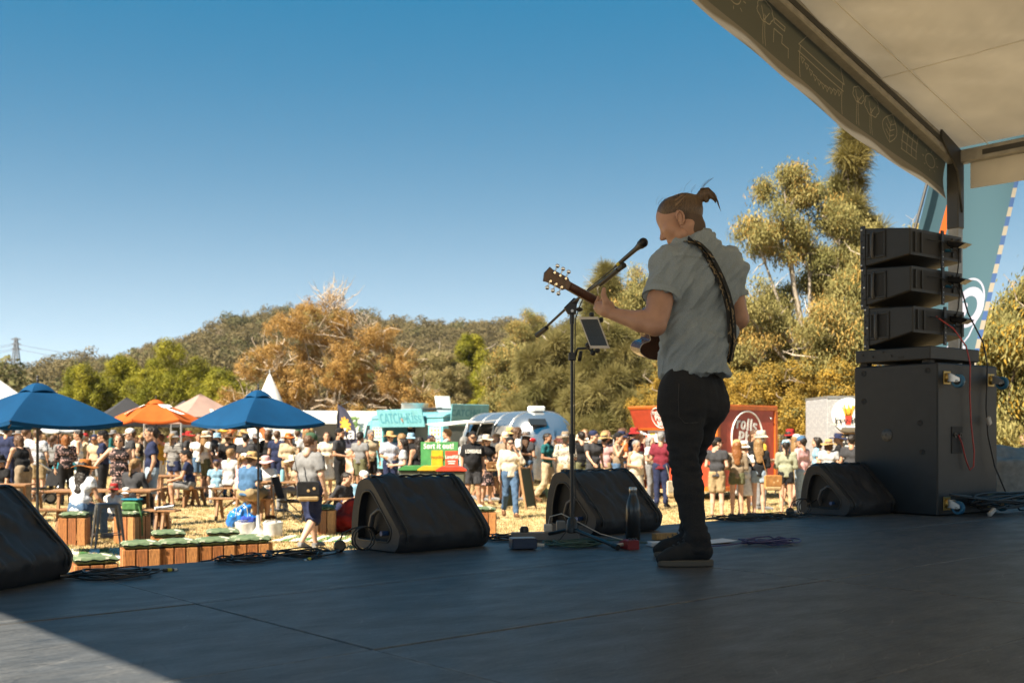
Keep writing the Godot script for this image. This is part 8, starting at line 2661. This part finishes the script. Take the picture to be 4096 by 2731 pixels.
	# she-oaks, gums and wattles behind the vans
	var spec := [
		# x px, distance, height, width, kind, palette, label
		[Vector3(-5.629,0,-86),8.6,6.0,"leaf",olive,"olive gum with a rounded crown behind the blue van"],
		[Vector3(-3.513,0,-92),10.2,5.0,"leaf",greens,"bright yellow-green tree standing between olive gums"],
		[Vector3(0.191,0,-70),7.4,5.4,"gum",gumc,"pale trunked gum behind the silver caravan's awning"],
		[Vector3(1.702,0,-104),13.4,7.5,"gum",gumc,"tall open crowned gum rising above the hill line"],
		[Vector3(-1.055,0,-80),7.4,4.2,"leaf",greens,"lime green wattle low between the gums"],
		[Vector3(2.353,0,-62),7.2,5.0,"needle",oakc,"feathery she-oak behind the microphone stand"],
		[Vector3(3.63,0,-66),8.4,4.6,"needle",oakc,"feathery dark she-oak behind the tablet"],
		[Vector3(4.989,0,-56),7.2,4.6,"needle",oakc,"drooping she-oak with pale dead branches behind the fence"],
		[Vector3(5.073,0,-60),10.8,2.6,"needle",oakc,"slender she-oak top rising behind the boom arm"],
		[Vector3(6.749,0,-58),10.4,4.0,"gum",gumc,"golden gum behind the guitarist's sleeve"],
		[Vector3(8.345,0,-60),8.6,4.6,"needle",oakc,"she-oak hidden behind the guitarist"],
	]
	i = 0
	for q in spec:
		var H: float = q[1]
		var R: float = q[2]*0.5
		var ls := []
		var n := 11
		for k in n:
			var t := (k + 0.5) / n
			var a := k*2.4
			var rr := R*(0.75 - 0.45*t)
			ls.append([Vector3(cos(a)*rr,H*(0.22 + 0.66*t),sin(a)*rr*0.8),Vector3(R*(0.62 - 0.25*t),H*0.14,R*(0.6 - 0.25*t)),95])
		ls.append([Vector3(0,H*0.92,0),Vector3(R*0.35,H*0.09,R*0.35),40])
		ls.append([Vector3(0,H*0.2,R*0.4),Vector3(R*1.0,H*0.18,R*0.5),120])
		tree("she_oak" if q[3] == "needle" else "gum_tree" if q[3] == "gum" else "olive_tree",q[0],q[5],"trees behind the food vans",q[3],ls,grey if q[3] != "leaf" else brown,q[4],1.0 if q[3] != "needle" else 1.15,0.17,120 + i,14 if q[3] != "leaf" else 6,grey)
		i += 1
	# tall trees by the stage: two leaning gums and a conifer-like she-oak behind
	var tg := []
	for q in [[-3.1,7.3,0.9,0.9,46],[-2.5,9.2,0.9,0.9,60],[-1.7,11.0,1.0,0.9,80],[-0.8,10.2,1.0,1.0,80],[-1.5,9.2,0.9,0.7,50],[0.2,9.2,1.2,1.1,90],[1.0,8.0,1.2,1.1,90],[-0.4,7.8,1.1,0.9,70],[-2.8,5.9,1.1,0.8,60],[-1.6,6.2,1.1,0.9,80],[-3.4,5.2,0.9,0.6,40],[0.2,6.4,1.1,1.0,80],[1.4,6.2,1.1,1.0,80],[-1.2,5.0,1.2,0.8,60],[0.8,4.8,1.2,0.9,70]]:
		tg.append([Vector3(q[0]*1.12,q[1],g.randf_range(-1.2,1.2)),Vector3(q[2],q[3],1.0)*1.1,q[4]*0.8])
	tree("gum_tree",Vector3(12.333,0,-43),"tall pale gum with separate clumps of hanging leaves behind the speakers","tall trees beside the stage","gum",tg,Color(0.5,0.42,0.33),gumc,0.85,0.24,201,18,Color(0.5,0.42,0.33))
	var tc := []
	for k in 24:
		var t := k / 23.0
		var rr := 2.7*pow(1.0 - t,0.75)*g.randf_range(0.35,1.05)
		var a := g.randf()*TAU
		tc.append([Vector3(cos(a)*rr,4.2 + 10.2*t + g.randf_range(-0.4,0.4),sin(a)*rr),Vector3(0.75 - 0.4*t,1.1 - 0.3*t,0.75 - 0.4*t)*g.randf_range(0.7,1.35),26 - 12*t])
	tree("she_oak",Vector3(15.279,0,-49),"tallest dark she-oak spire behind the pale gum","tall trees beside the stage","needle",tc,brown,[Color(0.10,0.095,0.03),Color(0.24,0.19,0.06)],1.15,0.26,202,0)
	var tb := []
	for q in [[-1.0,8.4,1.0,1.0,70],[0.4,9.6,0.9,1.0,70],[1.2,8.0,1.1,1.0,80],[-0.2,6.8,1.3,1.0,90],[1.4,6.2,1.2,1.0,90],[-1.2,5.6,1.2,1.0,80],[0.4,5.0,1.3,1.0,90]]:
		tb.append([Vector3(q[0]*1.3,q[1],0),Vector3(q[2],q[3],1.1)*1.05,q[4]*0.8])
	tree("gum_tree",Vector3(16.33,0,-46),"slim gum beside the spire she-oak behind the speaker stack","tall trees beside the stage","gum",tb,Color(0.5,0.42,0.33),gumc,0.85,0.18,203,16,Color(0.5,0.42,0.33))
	var tf := []
	for q in [[-1.6,5.4,1.3,1.0,90],[-0.2,6.6,1.3,1.1,100],[1.3,6.0,1.2,1.0,90],[-1.0,4.2,1.4,1.0,100],[1.0,4.4,1.4,1.0,100],[0.2,7.6,0.9,0.8,60]]:
		tf.append([Vector3(q[0],q[1],0),Vector3(q[2],q[3],1.2),q[4]*0.65])
	tree("gum_tree",Vector3(11.5,0,-50),"olive gum between the guitarist and the tall pale gum","tall trees beside the stage","gum",tf,Color(0.5,0.42,0.33),gumc,0.9,0.16,204,12,Color(0.5,0.42,0.33))
	tree("gum_tree",Vector3(12.54,0,-38),"leafy gum directly behind the array speakers","tall trees beside the stage","gum",tf,Color(0.5,0.42,0.33),gumc,0.85,0.16,205,12,Color(0.5,0.42,0.33))
	# golden wattles low behind the red trailer and stall
	i = 0
	for q in [[Vector3(8.655,0,-40),4.4,3.4,"golden wattle bush behind the red trailer's logo"],[Vector3(10.548,0,-41),5.0,3.6,"golden wattle bush between the red trailer and grey stall"],[Vector3(11.245,0,-38),4.6,3.2,"golden wattle bush behind the grey stall's round sign"],[Vector3(7.92,0,-44),4.6,3.4,"golden wattle bush behind the guitarist's back"],[Vector3(14.051,0,-42),5.4,3.6,"golden wattle bush hidden behind the subwoofer"],[Vector3(10.865,0,-24),4.6,3.0,"golden wattle bush beyond the teal banner"],[Vector3(12.48,0,-26),6.4,3.6,"taller wattle beyond the teal banner's checked edge"],[Vector3(14.311,0,-34),5.5,3.4,"wattle bush behind the draped equipment"],[Vector3(7.942,0,-52),5.0,4.0,"dull gold bush behind the guitarist's hips"]]:
		var ls := []
		for k in 9:
			var a := k*2.4
			var t := (k + 0.5) / 9.0
			ls.append([Vector3(cos(a)*q[2]*0.34,q[1]*(0.2 + 0.66*t),sin(a)*q[2]*0.28),Vector3(q[2]*0.3,q[1]*0.2,q[2]*0.28),110])
		tree("wattle_bush",q[0],q[3],"golden wattles along the field edge","leaf" if i < 5 or i == 8 else "gum",ls,brown,gold if i < 5 or i == 8 else [gumc[0],gumc[1],gold[1]],0.7,0.1,300 + i,14,Color(0.3,0.24,0.18))
		i += 1
	# pale scrub further back between the trunks
	i = 0
	for q in [[Vector3(12.005,0,-62),7.4,6.0,"pale dry scrub tree behind the golden wattles"],[Vector3(15.593,0,-64),7.0,6.0,"dusty scrub tree behind the tall pale gum"],[Vector3(17.073,0,-60),6.4,6.0,"dry grey scrub tree deep behind the grey stall"],[Vector3(20.178,0,-62),7.6,6.0,"olive scrub tree deep behind the speaker stack"]]:
		var ls := []
		for k in 9:
			var a := k*2.4
			var t := (k + 0.5) / 9.0
			ls.append([Vector3(cos(a)*q[2]*0.36,q[1]*(0.2 + 0.66*t),sin(a)*q[2]*0.2),Vector3(q[2]*0.3,q[1]*0.2,q[2]*0.28),80])
		tree("scrub_tree",q[0],q[3],"scrub trees deep behind the stalls","leaf",ls,grey,[Color(0.22,0.18,0.085),Color(0.34,0.27,0.15)],0.9,0.12,340 + i,160,Color(0.46,0.4,0.32))
		i += 1

# ---------------------------------------------------------------- the audience
func pattern(key: String,base: Color,ink: Color,how: String) -> StandardMaterial3D:
	if mats.has(key): return mats[key]
	var im := Image.create(128,128,false,Image.FORMAT_RGB8)
	im.fill(base.linear_to_srgb())
	var g := RandomNumberGenerator.new(); g.seed = hash(key) % 999
	if how == "stripe":
		for k in 8:
			for x in 128:
				for y in 6: im.set_pixel(x,k*16 + y,ink.linear_to_srgb())
	elif how == "upright":
		for k in 8:
			for y in 128:
				for x in 6: im.set_pixel(k*16 + x,y,ink.linear_to_srgb())
	else:
		for k in 46:
			var p := Vector2(g.randf()*128,g.randf()*128)
			strokes(im,[p,p + Vector2.from_angle(g.randf()*TAU)*g.randf_range(2,9)],g.randf_range(4,9),ink.linear_to_srgb())
	var m := mat(key,Color(1,1,1),0.9,{"spec": 0.2})
	m.albedo_texture = ImageTexture.create_from_image(im)
	m.uv1_triplanar = true
	m.uv1_scale = Vector3(3.0,3.0,3.0)
	return m

func shoulder_bag(at: Vector3,turn: float,c: Color,label: String,size := 1.0) -> void:
	var o := thing("shoulder_bag",label,"bag",at,turn)
	part("pouch",Mb.new().box(Vector3(0,0,0),Vector3(0.32,0.26,0.1)*size,Basis(),0.03),cloth(c),o)
	part("flap",Mb.new().box(Vector3(0,0.03,0.052)*size,Vector3(0.31,0.19,0.015)*size,Basis(),0.006),cloth(c*0.6),o)
	part("base",Mb.new().box(Vector3(0,-0.11,0.012)*size,Vector3(0.3,0.08,0.1)*size,Basis(),0.025),cloth(Color(0.35,0.25,0.13)),o)
	for k in 2:
		part("badge",Mb.new().lathe([Vector2(0,0),Vector2(0.022,0),Vector2(0.02,0.006),Vector2(0,0.008)],10,Transform3D(Basis(Vector3(1,0,0),PI / 2),Vector3(0.0 + 0.08*k,0.0 + 0.03*k,0.06))),cloth(Color(0.45,0.3,0.15)),o)
	part("strap",Mb.new().tube([Vector3(-0.12,0.12,0),Vector3(-0.16,0.3,-0.03),Vector3(-0.2,0.52,-0.1)],0.014,5,true,0.4),cloth(c*0.6),o)

func crowd() -> void:
	var floral := pattern("black floral",Color(0.02,0.018,0.02),Color(0.5,0.32,0.3),"blot")
	var camo := pattern("leaf shirt",Color(0.42,0.38,0.31),Color(0.05,0.05,0.045),"blot")
	var stripe := pattern("black stripe",Color(0.03,0.03,0.032),Color(0.4,0.38,0.36),"stripe")
	var upst := pattern("blue stripe",Color(0.16,0.2,0.3),Color(0.5,0.48,0.46),"upright")
	var nst := pattern("navy stripe",Color(0.5,0.5,0.52),Color(0.05,0.06,0.1),"stripe")
	var knit := pattern("white knit",Color(0.55,0.56,0.6),Color(0.42,0.44,0.5),"stripe")
	var cgrp := "children at the picnic table"
	# ---- walking man nearest the stage
	person(Vector3(-2.917,0,-15.886),150.0,"walk|down,down||1.22","grey 0.8 long_shorts navy short brown cap green 4 grey",1.66,"heavy man in grey shirt and navy shorts walking away with a satchel",{"cell": 0.02,"nod": 0.2})
	shoulder_bag(Vector3(-2.917,0,-15.886) + Vector3(0.02,0.88,0.27),0.25,Color(0.03,0.03,0.03),"black and tan satchel on the walking man's hip")
	# ---- around the near tables
	person(Vector3(-10.491,0,-23.6),-125.0,"stand|fwd,front|0.28","black 0 loose tan bob brown none - 0 brown",1.68,"woman in black sleeveless top and tan cargo trousers bending over the table",{"cell": 0.024})
	person(Vector3(-10.37,0,-22.5),-30.0,"sit|table,mouth|0.2","black 0.5 pants black short dark bucket black 1 black",1.66,"person in a black bucket hat eating at the edge table")
	person(Vector3(-6.826,0,-17.3),160.0,"sit|table,table|0.22","light 0.4 pants denim long dark sun ginger 1 grey",1.68,"woman in a wide orange sun hat and pale knit top sitting with her back turned",{"topmat": knit,"cell": 0.022})
	person(Vector3(-6.501,0,-17.9),175.0,"sit|table,table|0.1","white 0.5 shorts blue short brown bucket red 0 grey",1.14,"small child in a red bucket hat and white tee at the table",{"group": cgrp,"cell": 0.026})
	person(Vector3(-6.493,0,-18.6),-15.0,"sit|table,table|0.15","navy 0.5 shorts red short brown bucket white 0 grey",1.02,"small child in a white hat with red brim facing the stage",{"group": cgrp,"cell": 0.026})
	person(Vector3(-6.876,0,-19.8),165.0,"sit|table,table|0.25","charcoal 2 pants black tail blond none - 0 black",1.66,"blond person in a charcoal printed hoodie sitting at the children's table")
	person(Vector3(-7.681,0,-21.5),12.0,"stand|down,reach|0.08|1.08","black 0 dress black bob brown none - 0 black",1.68,"woman in black floral dress and sunglasses reaching out her arm",{"topmat": floral,"botmat": floral,"shades": true,"cell": 0.024})
	person(Vector3(-6.686,0,-20.4),-70.0,"stand|down,hip|0|1.06","navy 0.6 shorts paledenim short dark none - 1 brown",1.80,"man in navy polo with patterned sleeves, hand on hip, denim shorts",{"cell": 0.022,"shades": true})
	person(Vector3(-9.121,0,-24.5),-80.0,"stand|front,front|0|1.05","navy 0.6 pants black short dark cap black 1 maroon",1.74,"man in navy striped tee and black cap facing the stroller")
	person(Vector3(-9.203,0,-26.5),-60.0,"stand|down,front","charcoal 0.5 shorts grey short brown cap white 0 grey",1.80,"man in white cap and dark tee behind the woman in the floral dress")
	person(Vector3(-10.635,0,-26.2),-150.0,"stand|down,front|0.05","black 1.8 pants black bob ginger none - 0 black",1.66,"red haired woman in a floral blouse beside the stroller",{"topmat": floral})
	person(Vector3(-12.231,0,-31),-75.0,"stand|front,front","white 0 pants white short dark none - 1 white",1.78,"person all in white standing in the crowd")
	person(Vector3(-11.863,0,-27.5),175.0,"stand|front,front","light 0.7 shorts khaki short brown none - 0 brown",1.80,"man in a navy and white striped tee and khaki shorts with back turned",{"topmat": nst})
	person(Vector3(-13.255,0,-30),150.0,"stand|down,front","light 0.5 shorts grey short brown none - 0 grey",1.84,"man in pale grey tee standing behind the blue umbrella pole")
	person(Vector3(-14.232,0,-31),165.0,"stand|down,down|0|1.1","navy 1.9 pants navy short dark cap navy 0 black",1.92,"man in navy jumper and cap with back turned at the field edge")
	person(Vector3(-12.921,0,-31),160.0,"stand|down,up","grey 0.5 pants black tail brown none - 1 black",1.66,"woman in grey top holding up the small sun umbrella")
	person(Vector3(-7.465,0,-25.5),-85.0,"sit|table,table|0.12","navy 0.5 shorts grey short dark cap black 1 black",1.74,"man in navy tee, black cap and grey shorts eating at the table",{"cell": 0.024})
	person(Vector3(-8.555,0,-27.8),165.0,"stand|front,front","grey 0.7 short_shorts navy tail blond bucket grey 0 brown",1.74,"woman in black and grey striped top and grey hat beside the eating man",{"topmat": stripe})
	person(Vector3(-6.772,0,-26.3),155.0,"sit|knee,knee|0.1","light 0.5 shorts white short blond none - 0 white",1.78,"man in pale grey tee and white shorts sitting on the padded bench",{"cell": 0.026})
	person(Vector3(-7.206,0,-26.8),-160.0,"sit|knee,front|0.15","sky 0.5 pants white short brown cap navy 0 grey",1.40,"child in sky blue tee sitting beside the man in white shorts")
	person(Vector3(-5.146,0,-21.4),155.0,"sit|table,front|0.18|1.32","blue 0.8 shorts khaki short brown straw straw 0 brown",1.76,"large man in blue printed shirt and straw hat on the timber bench",{"cell": 0.022})
	person(Vector3(-6.075,0,-24.5),140.0,"sit|table,front|0.2","pink 1.6 pants beige tail blond cap white 0 grey",1.66,"blond woman in white cap and pale pink top sitting behind the blue shirt")
	person(Vector3(-5.224,0,-23.6),-10.0,"sit|table,table|0.25","white 0.6 pants grey bob brown sun pink 0 grey",1.62,"woman in a pale pink sun hat leaning over the table")
	person(Vector3(-4.691,0,-24.2),-60.0,"sit|table,mouth|0.2","beige 0.5 pants grey short brown sun cream 0 grey",1.62,"person in a cream sun hat eating beside the walking man")
	person(Vector3(-8.539,0,-31),40.0,"stand|front,front","charcoal 0.5 shorts grey short dark none - 2 black",1.82,"bearded man in dark tee and grey shorts facing the blue hat",{"beard": "dark"})
	person(Vector3(-9.412,0,-33),20.0,"stand|front,down","white 0.5 shorts denim tail dark none - 1 grey",1.72,"person in a white shirt under the pink gazebo's edge")
	person(Vector3(-8.448,0,-31.5),-60.0,"stand|front,front","white 0.6 skirt pink short brown sun sky 0 grey",1.70,"woman in a blue and white sun hat beside the bearded man")
	person(Vector3(-7.616,0,-29.5),170.0,"stand|front,front","black 1.8 pants denim short brown sun brown 0 black",1.70,"person in a brown sun hat wearing a black backpack")
	person(Vector3(-7.026,0,-29),175.0,"stand|front,front","charcoal 0.6 shorts olive short dark cap black 0 black",1.68,"person in a black cap with a dark backpack near the umbrella")
	person(Vector3(-8.291,0,-34),20.0,"stand|front,front","white 0.6 shorts khaki short brown straw straw 0 brown",1.86,"tall person in a straw hat and white top in the crowd")
	person(Vector3(-9.721,0,-37),0.0,"stand|down,front","beige 0.6 shorts navy short brown straw yellow 0 brown",1.92,"tall person in a yellow straw hat by the pink gazebo")
	person(Vector3(-6.109,0,-30),5.0,"stand|mouth,front","beige 1.7 pants khaki bob brown sun orange 0 brown",1.70,"woman in bright orange sun hat, sunglasses and beige jacket drinking",{"shades": true})
	person(Vector3(-6.623,0,-31),175.0,"stand|front,down","navy 0.5 shorts navy short brown none - 0 grey",1.78,"man in a plain navy tee with back turned beside the orange sun hat")
	person(Vector3(-6.987,0,-31.5),165.0,"stand|front,front","black 0.5 pants black bob brown none - 0 black",1.80,"curly haired person in a black tee by the umbrella pole")
	person(Vector3(-7.02,0,-36),170.0,"stand|front,front","white 0.6 shorts sage short brown cap green 0 grey",1.84,"person in a green cap and white top at the caravan hatch")
	person(Vector3(-7.45,0,-37),150.0,"stand|front,front","light 0.6 shorts denim short brown cap white 0 grey",1.76,"person in a white cap and pale top at the caravan hatch")
	person(Vector3(-5.059,0,-30),10.0,"stand|front,front","cream 0.5 skirt white tail brown none - 0 brown",1.74,"woman in a cream top facing the stage before the white caravan")
	person(Vector3(-4.312,0,-27.5),70.0,"stand|front,front","charcoal 0.7 pants black short dark cap black 1 black",1.82,"man in black cap and charcoal shirt in front of the feather flag",{"beard": "dark"})
	person(Vector3(-4.215,0,-30.5),165.0,"stand|down,down|0|1.08","grey 0.6 shorts olive short dark beanie black 1 black",1.72,"man in grey tee and black beanie with back turned beside the blue van")
	person(Vector3(-3.497,0,-22.2),60.0,"ground|knee,prop|0.3","charcoal 1.8 shorts navy short dark none - 0 grey",1.74,"young man in charcoal top hugging his knees on the lawn cushion",{"cell": 0.024})
	person(Vector3(-3.213,0,-22.8),50.0,"ground|knee,knee|0.3","sky 1.7 shorts khaki short brown cap white 0 grey",1.74,"man in white cap and pale blue shirt sitting on the lawn cushion",{"cell": 0.024})
	person(Vector3(-3.036,0,-23.6),175.0,"ground|knee,knee|0.1","orange 0.6 pants red short brown beanie cream 0 grey",1.30,"small child in a cream hat and orange top sitting on the grass")
	person(Vector3(-2.843,0,-23.6),5.0,"ground|knee,front|0.15","charcoal 1.8 pants black bun dark none - 4 black",1.68,"woman in sunglasses with tied dark hair sitting behind a black jacket",{"shades": true,"cell": 0.024})
	person(Vector3(-3.161,0,-28.5),10.0,"stand|front,front|0|1.1","blue 0.8 pants navy short silver straw straw 1 brown",1.74,"man in a straw hat, sunglasses and blue striped shirt before the van",{"topmat": upst,"shades": true})
	person(Vector3(-2.398,0,-24.2),-80.0,"walk|front,front","light 0.6 pants black long dark none - 0 grey",1.58,"woman with long dark hair in a pale grey tee walking past the bins")
	person(Vector3(-1.945,0,-23),-150.0,"stand|front,front","black 0 skirt sage long dark none - 1 brown",1.62,"woman with long dark hair in black top and sage skirt holding a cup")
	person(Vector3(-2.913,0,-29),-130.0,"stand|front,front","charcoal 0.5 shorts denim long blond none - 0 grey",1.70,"blond woman with loose long hair in front of the blue van")
	person(Vector3(-2.755,0,-30),-40.0,"stand|front,front","black 0.5 skirt black bob brown bucket sky 0 black",1.70,"woman in a pale blue hat and black top in front of the blue van")
	var pm := person(Vector3(-0.898,0,-25),8.0,"wide|down,down|0|1.24","black 0.8 shorts charcoal short dark cap black 1 white",1.72,"heavy bearded man in a black printed tee and charcoal shorts",{"beard": "dark","cell": 0.022})
	text("LONSDALE",0.1,mat("sign white",Color(0.72,0.70,0.66),0.6),pm.get_node("shirt"),Transform3D(Basis().scaled(Vector3(0.72,1.15,1)),Vector3(0.0,1.31,0.152)),0.03)
	person(Vector3(-1.237,0,-28.5),120.0,"stand|front,front","white 0.6 pants denim bob silver none - 0 grey",1.62,"grey haired woman in a white top behind the heavy bearded man")
	person(Vector3(-0.62,0,-26.5),20.0,"stand|front,front","black 0.5 dress black bob blond straw cream 0 brown",1.65,"woman in a cream brimmed hat and black dress with a tan bag",{"shades": true,"botmat": floral})
	person(Vector3(-0.16,0,-27),5.0,"stand|mouth,front","tan 0.6 shorts olive short silver cap cream 1 brown",1.72,"man in a pale cap drinking behind the woman in jeans")
	person(Vector3(-0.43,0,-30),-70.0,"stand|front,front","white 0.6 shorts denim short blond none - 0 grey",1.70,"fair haired child on shoulders height in a white top by the awning")
	person(Vector3(-0.041,0,-22.338),10.0,"walk|mouth,down|0|1.08","cream 1.5 pants denim bob brown cap black 4 brown",1.60,"woman in black cap, cream top and blue jeans walking with a drink",{"cell": 0.022})
	person(Vector3(0.884,0,-27.396),60.0,"walk|mouth,front","teal 0.6 loose beige short dark none - 2 brown",1.70,"man in a teal tee and beige trousers walking past the silver caravan",{"cell": 0.022,"beard": "dark"})
	person(Vector3(1.24,0,-25.5),170.0,"stand|front,front|0|1.1","cream 0.9 shorts khaki short silver sun tan 1 brown",1.72,"man in a leaf printed shirt and bush hat with back turned",{"topmat": camo})
	person(Vector3(1.7,0,-27.5),175.0,"stand|front,front","tan 0.6 pants black bob blond sun cream 0 black",1.66,"person in a cream sun hat with a black backpack beside the leaf shirt")
	person(Vector3(1.852,0,-25),25.0,"stand|down,fwd","charcoal 0.6 shorts charcoal short dark cap navy 0 grey",1.74,"young man in dark grey tee and navy cap with a backpack",{"turn": 0.6})
	person(Vector3(2.584,0,-29),170.0,"stand|front,front","black 0 pants denim short dark none - 1 black",1.64,"person in a black tank top and jeans behind the fence queue")
	person(Vector3(2.517,0,-26),60.0,"stand|front,mouth","tan 0 shorts denim short dark capback black 1 grey",1.70,"young man in a washed tank top and backwards black cap")
	person(Vector3(3.095,0,-30),165.0,"stand|front,front","sky 0.6 shorts khaki short brown straw straw 0 grey",1.68,"person in a straw hat and pale blue shirt in the fence queue")
	person(Vector3(2.773,0,-24.5),30.0,"stand|down,front|0|1.12","cream 0 dress cream short silver none - 1 brown",1.54,"woman with short grey hair in a cream dress and sunglasses",{"shades": true})
	person(Vector3(3.348,0,-29),60.0,"stand|front,front","maroon 0.6 pants denim short silver cowboy white 0 brown",1.74,"man in a white cowboy hat at the red trailer")
	person(Vector3(3.462,0,-27.5),60.0,"stand|front,front","white 0.6 pants grey bob silver none - 0 grey",1.62,"grey haired person in a white top at the red trailer's counter")
	person(Vector3(3.46,0,-25.5),165.0,"stand|front,front|0|1.1","maroon 0.7 pants navy short silver cap grey 1 black",1.72,"man in a maroon jersey and grey cap queueing at the red trailer",{"cell": 0.024})
	person(Vector3(4.138,0,-22.202),155.0,"stand|front,front","charcoal 0.5 shorts khaki short dark cap black 4 bare",1.60,"barefoot man in dark tee, black cap and khaki shorts with back turned",{"cell": 0.022,"turn": -0.9})
	person(Vector3(4.598,0,-22.477),175.0,"stand|front,front","tan 1.6 short_shorts olive long ginger beanie straw 0 charcoal",1.53,"long haired redhead in tan top and olive shorts with back turned",{"cell": 0.022})
	person(Vector3(4.819,0,-22.8),160.0,"stand|front,front","white 0.6 skirt white short blond bucket white 0 grey",1.52,"child in a floppy white hat beside the redhead")
	person(Vector3(5.105,0,-22.759),178.0,"stand|front,front","black 1.9 short_shorts paledenim long blond none - 4 bare",1.58,"woman with long fair hair, black top and pale denim shorts with a bright bag",{"cell": 0.022})
	person(Vector3(5.71,0,-22.902),168.0,"stand|front,front","sage 1.9 short_shorts black tail dark cap sky 0 bare",1.54,"woman with a dark ponytail, sage jacket and black shorts",{"cell": 0.022})
	person(Vector3(6.169,0,-23.4),-140.0,"stand|front,front|0|1.06","pink 1.9 pants paledenim short dark cap blue 2 white",1.62,"man in a pink shirt and royal blue cap talking to the ponytailed woman",{"cell": 0.024})
	person(Vector3(7.205,0,-25),165.0,"stand|front,front","light 0.6 pants grey bob brown sun straw 0 grey",1.55,"person in a floppy yellow straw hat and grey tee at the stall")
	person(Vector3(7.418,0,-24),160.0,"stand|down,front","charcoal 0.6 pants navy short dark none - 1 black",1.66,"man in a plain dark grey tee at the grey stall beside the subwoofer")
	person(Vector3(10.752,0,-23),-90.0,"stand|down,front","grey 0.6 shorts navy short brown none - 0 grey",1.70,"person in a grey tee standing beyond the draped equipment")
	# bags carried in the queue
	shoulder_bag(Vector3(5.295,0,-22.4) + Vector3(0,0.72,0.1),0.1,Color(0.5,0.24,0.08),"patchwork cloth bag hanging beside the fair haired woman",1.1)
	shoulder_bag(Vector3(3.63,0,-24.5) + Vector3(0,0.5,0.2),0.1,Color(0.55,0.48,0.36),"cream tote bag carried in the red trailer queue",1.3)
	shoulder_bag(Vector3(-0.473,0,-26) + Vector3(0,0.95,0.2),0.2,Color(0.35,0.17,0.07),"tan leather bag across the woman in the cream hat",0.8)
	var jk := nets([[Vector3(-0.2,0.3,0),Vector3(0.25,0.22,0),0.2,0.22,0.1],[Vector3(-0.05,0.3,0),Vector3(0.05,0.48,0),0.2,0.12,0.1]],0.035,0.05,7.0)
	single("black_jacket",jk,cloth(Color(0.02,0.02,0.022)),"heaped black jacket in front of the woman in sunglasses","jacket",Vector3(-2.507,0,-22.6))
	# ---- standing crowd further back
	var g := RandomNumberGenerator.new(); g.seed = 33
	var tops := ["white","navy","black","light","grey","sky","pink","red","cream","teal","charcoal","orange","beige","yellow"]
	var bots := ["denim","black","khaki","grey","navy","white","olive"]
	var hats := ["none","none","none","cap","cap","sun","bucket","straw"]
	var hatc := ["white","black","straw","navy","cream","red","grey"]
	var hairc := ["dark","brown","blond","brown","silver"]
	var word := {"sky": "sky blue","light": "pale grey"}
	var spots := []
	for k in 102:
		if k < 68: spots.append([g.randf_range(-0.47,-0.125),g.randf_range(29.0,46.0)])
		elif k < 84: spots.append([g.randf_range(0.05,0.135),g.randf_range(25.5,31.5)])
		elif k < 96: spots.append([g.randf_range(-0.085,0.02),g.randf_range(27.5,33.0)])
		else: spots.append([g.randf_range(0.2,0.3),g.randf_range(24.0,26.6)])
	for s in spots:
		var z: float = s[1]
		var at := Vector3(s[0]*z,0,-z)
		var t: String = tops[g.randi() % tops.size()]
		var b: String = bots[g.randi() % bots.size()]
		var ht: String = hats[g.randi() % hats.size()]
		var hc: String = hatc[g.randi() % hatc.size()]
		var kind: String = ["pants","shorts","shorts","skirt"][g.randi() % 4]
		var hair: String = ["short","short","tail","bob","long"][g.randi() % 5]
		var hcol: String = hairc[g.randi() % hairc.size()]
		var pose: String = ["stand|front,front","stand|down,front","wide|down,down","stand|hip,down","stand|fold,fold","walk|down,front","stand|mouth,front"][g.randi() % 7]
		var yaw := g.randf_range(-180,180)
		var away := absf(yaw) > 90.0
		var hw := ("in a %s %s hat" % [hc,{"cap": "peaked","sun": "wide sun","bucket": "bucket","straw": "brimmed"}[ht]]) if ht != "none" else ("with %s %s hair" % [{"dark": "dark","brown": "brown","blond": "fair","silver": "grey"}[hcol],{"short": "short","tail": "tied","bob": "bobbed","long": "long"}[hair]])
		var lab := "far crowd person %s, %s top, %s %s, %s" % [hw,word.get(t,t),b,{"pants": "trousers","shorts": "shorts","skirt": "skirt"}[kind],"back turned" if away else "facing stage"]
		person(at,yaw,pose,"%s %s %s %s %s %s %s %s %d grey" % [t,["0.5","0.6","1.8"][g.randi() % 3],kind,b,hair,hcol,ht,hc,[0,0,1,4,2][g.randi() % 5]],g.randf_range(1.58,1.86),lab,{"cell": 0.036,"group": "far festival crowd"})
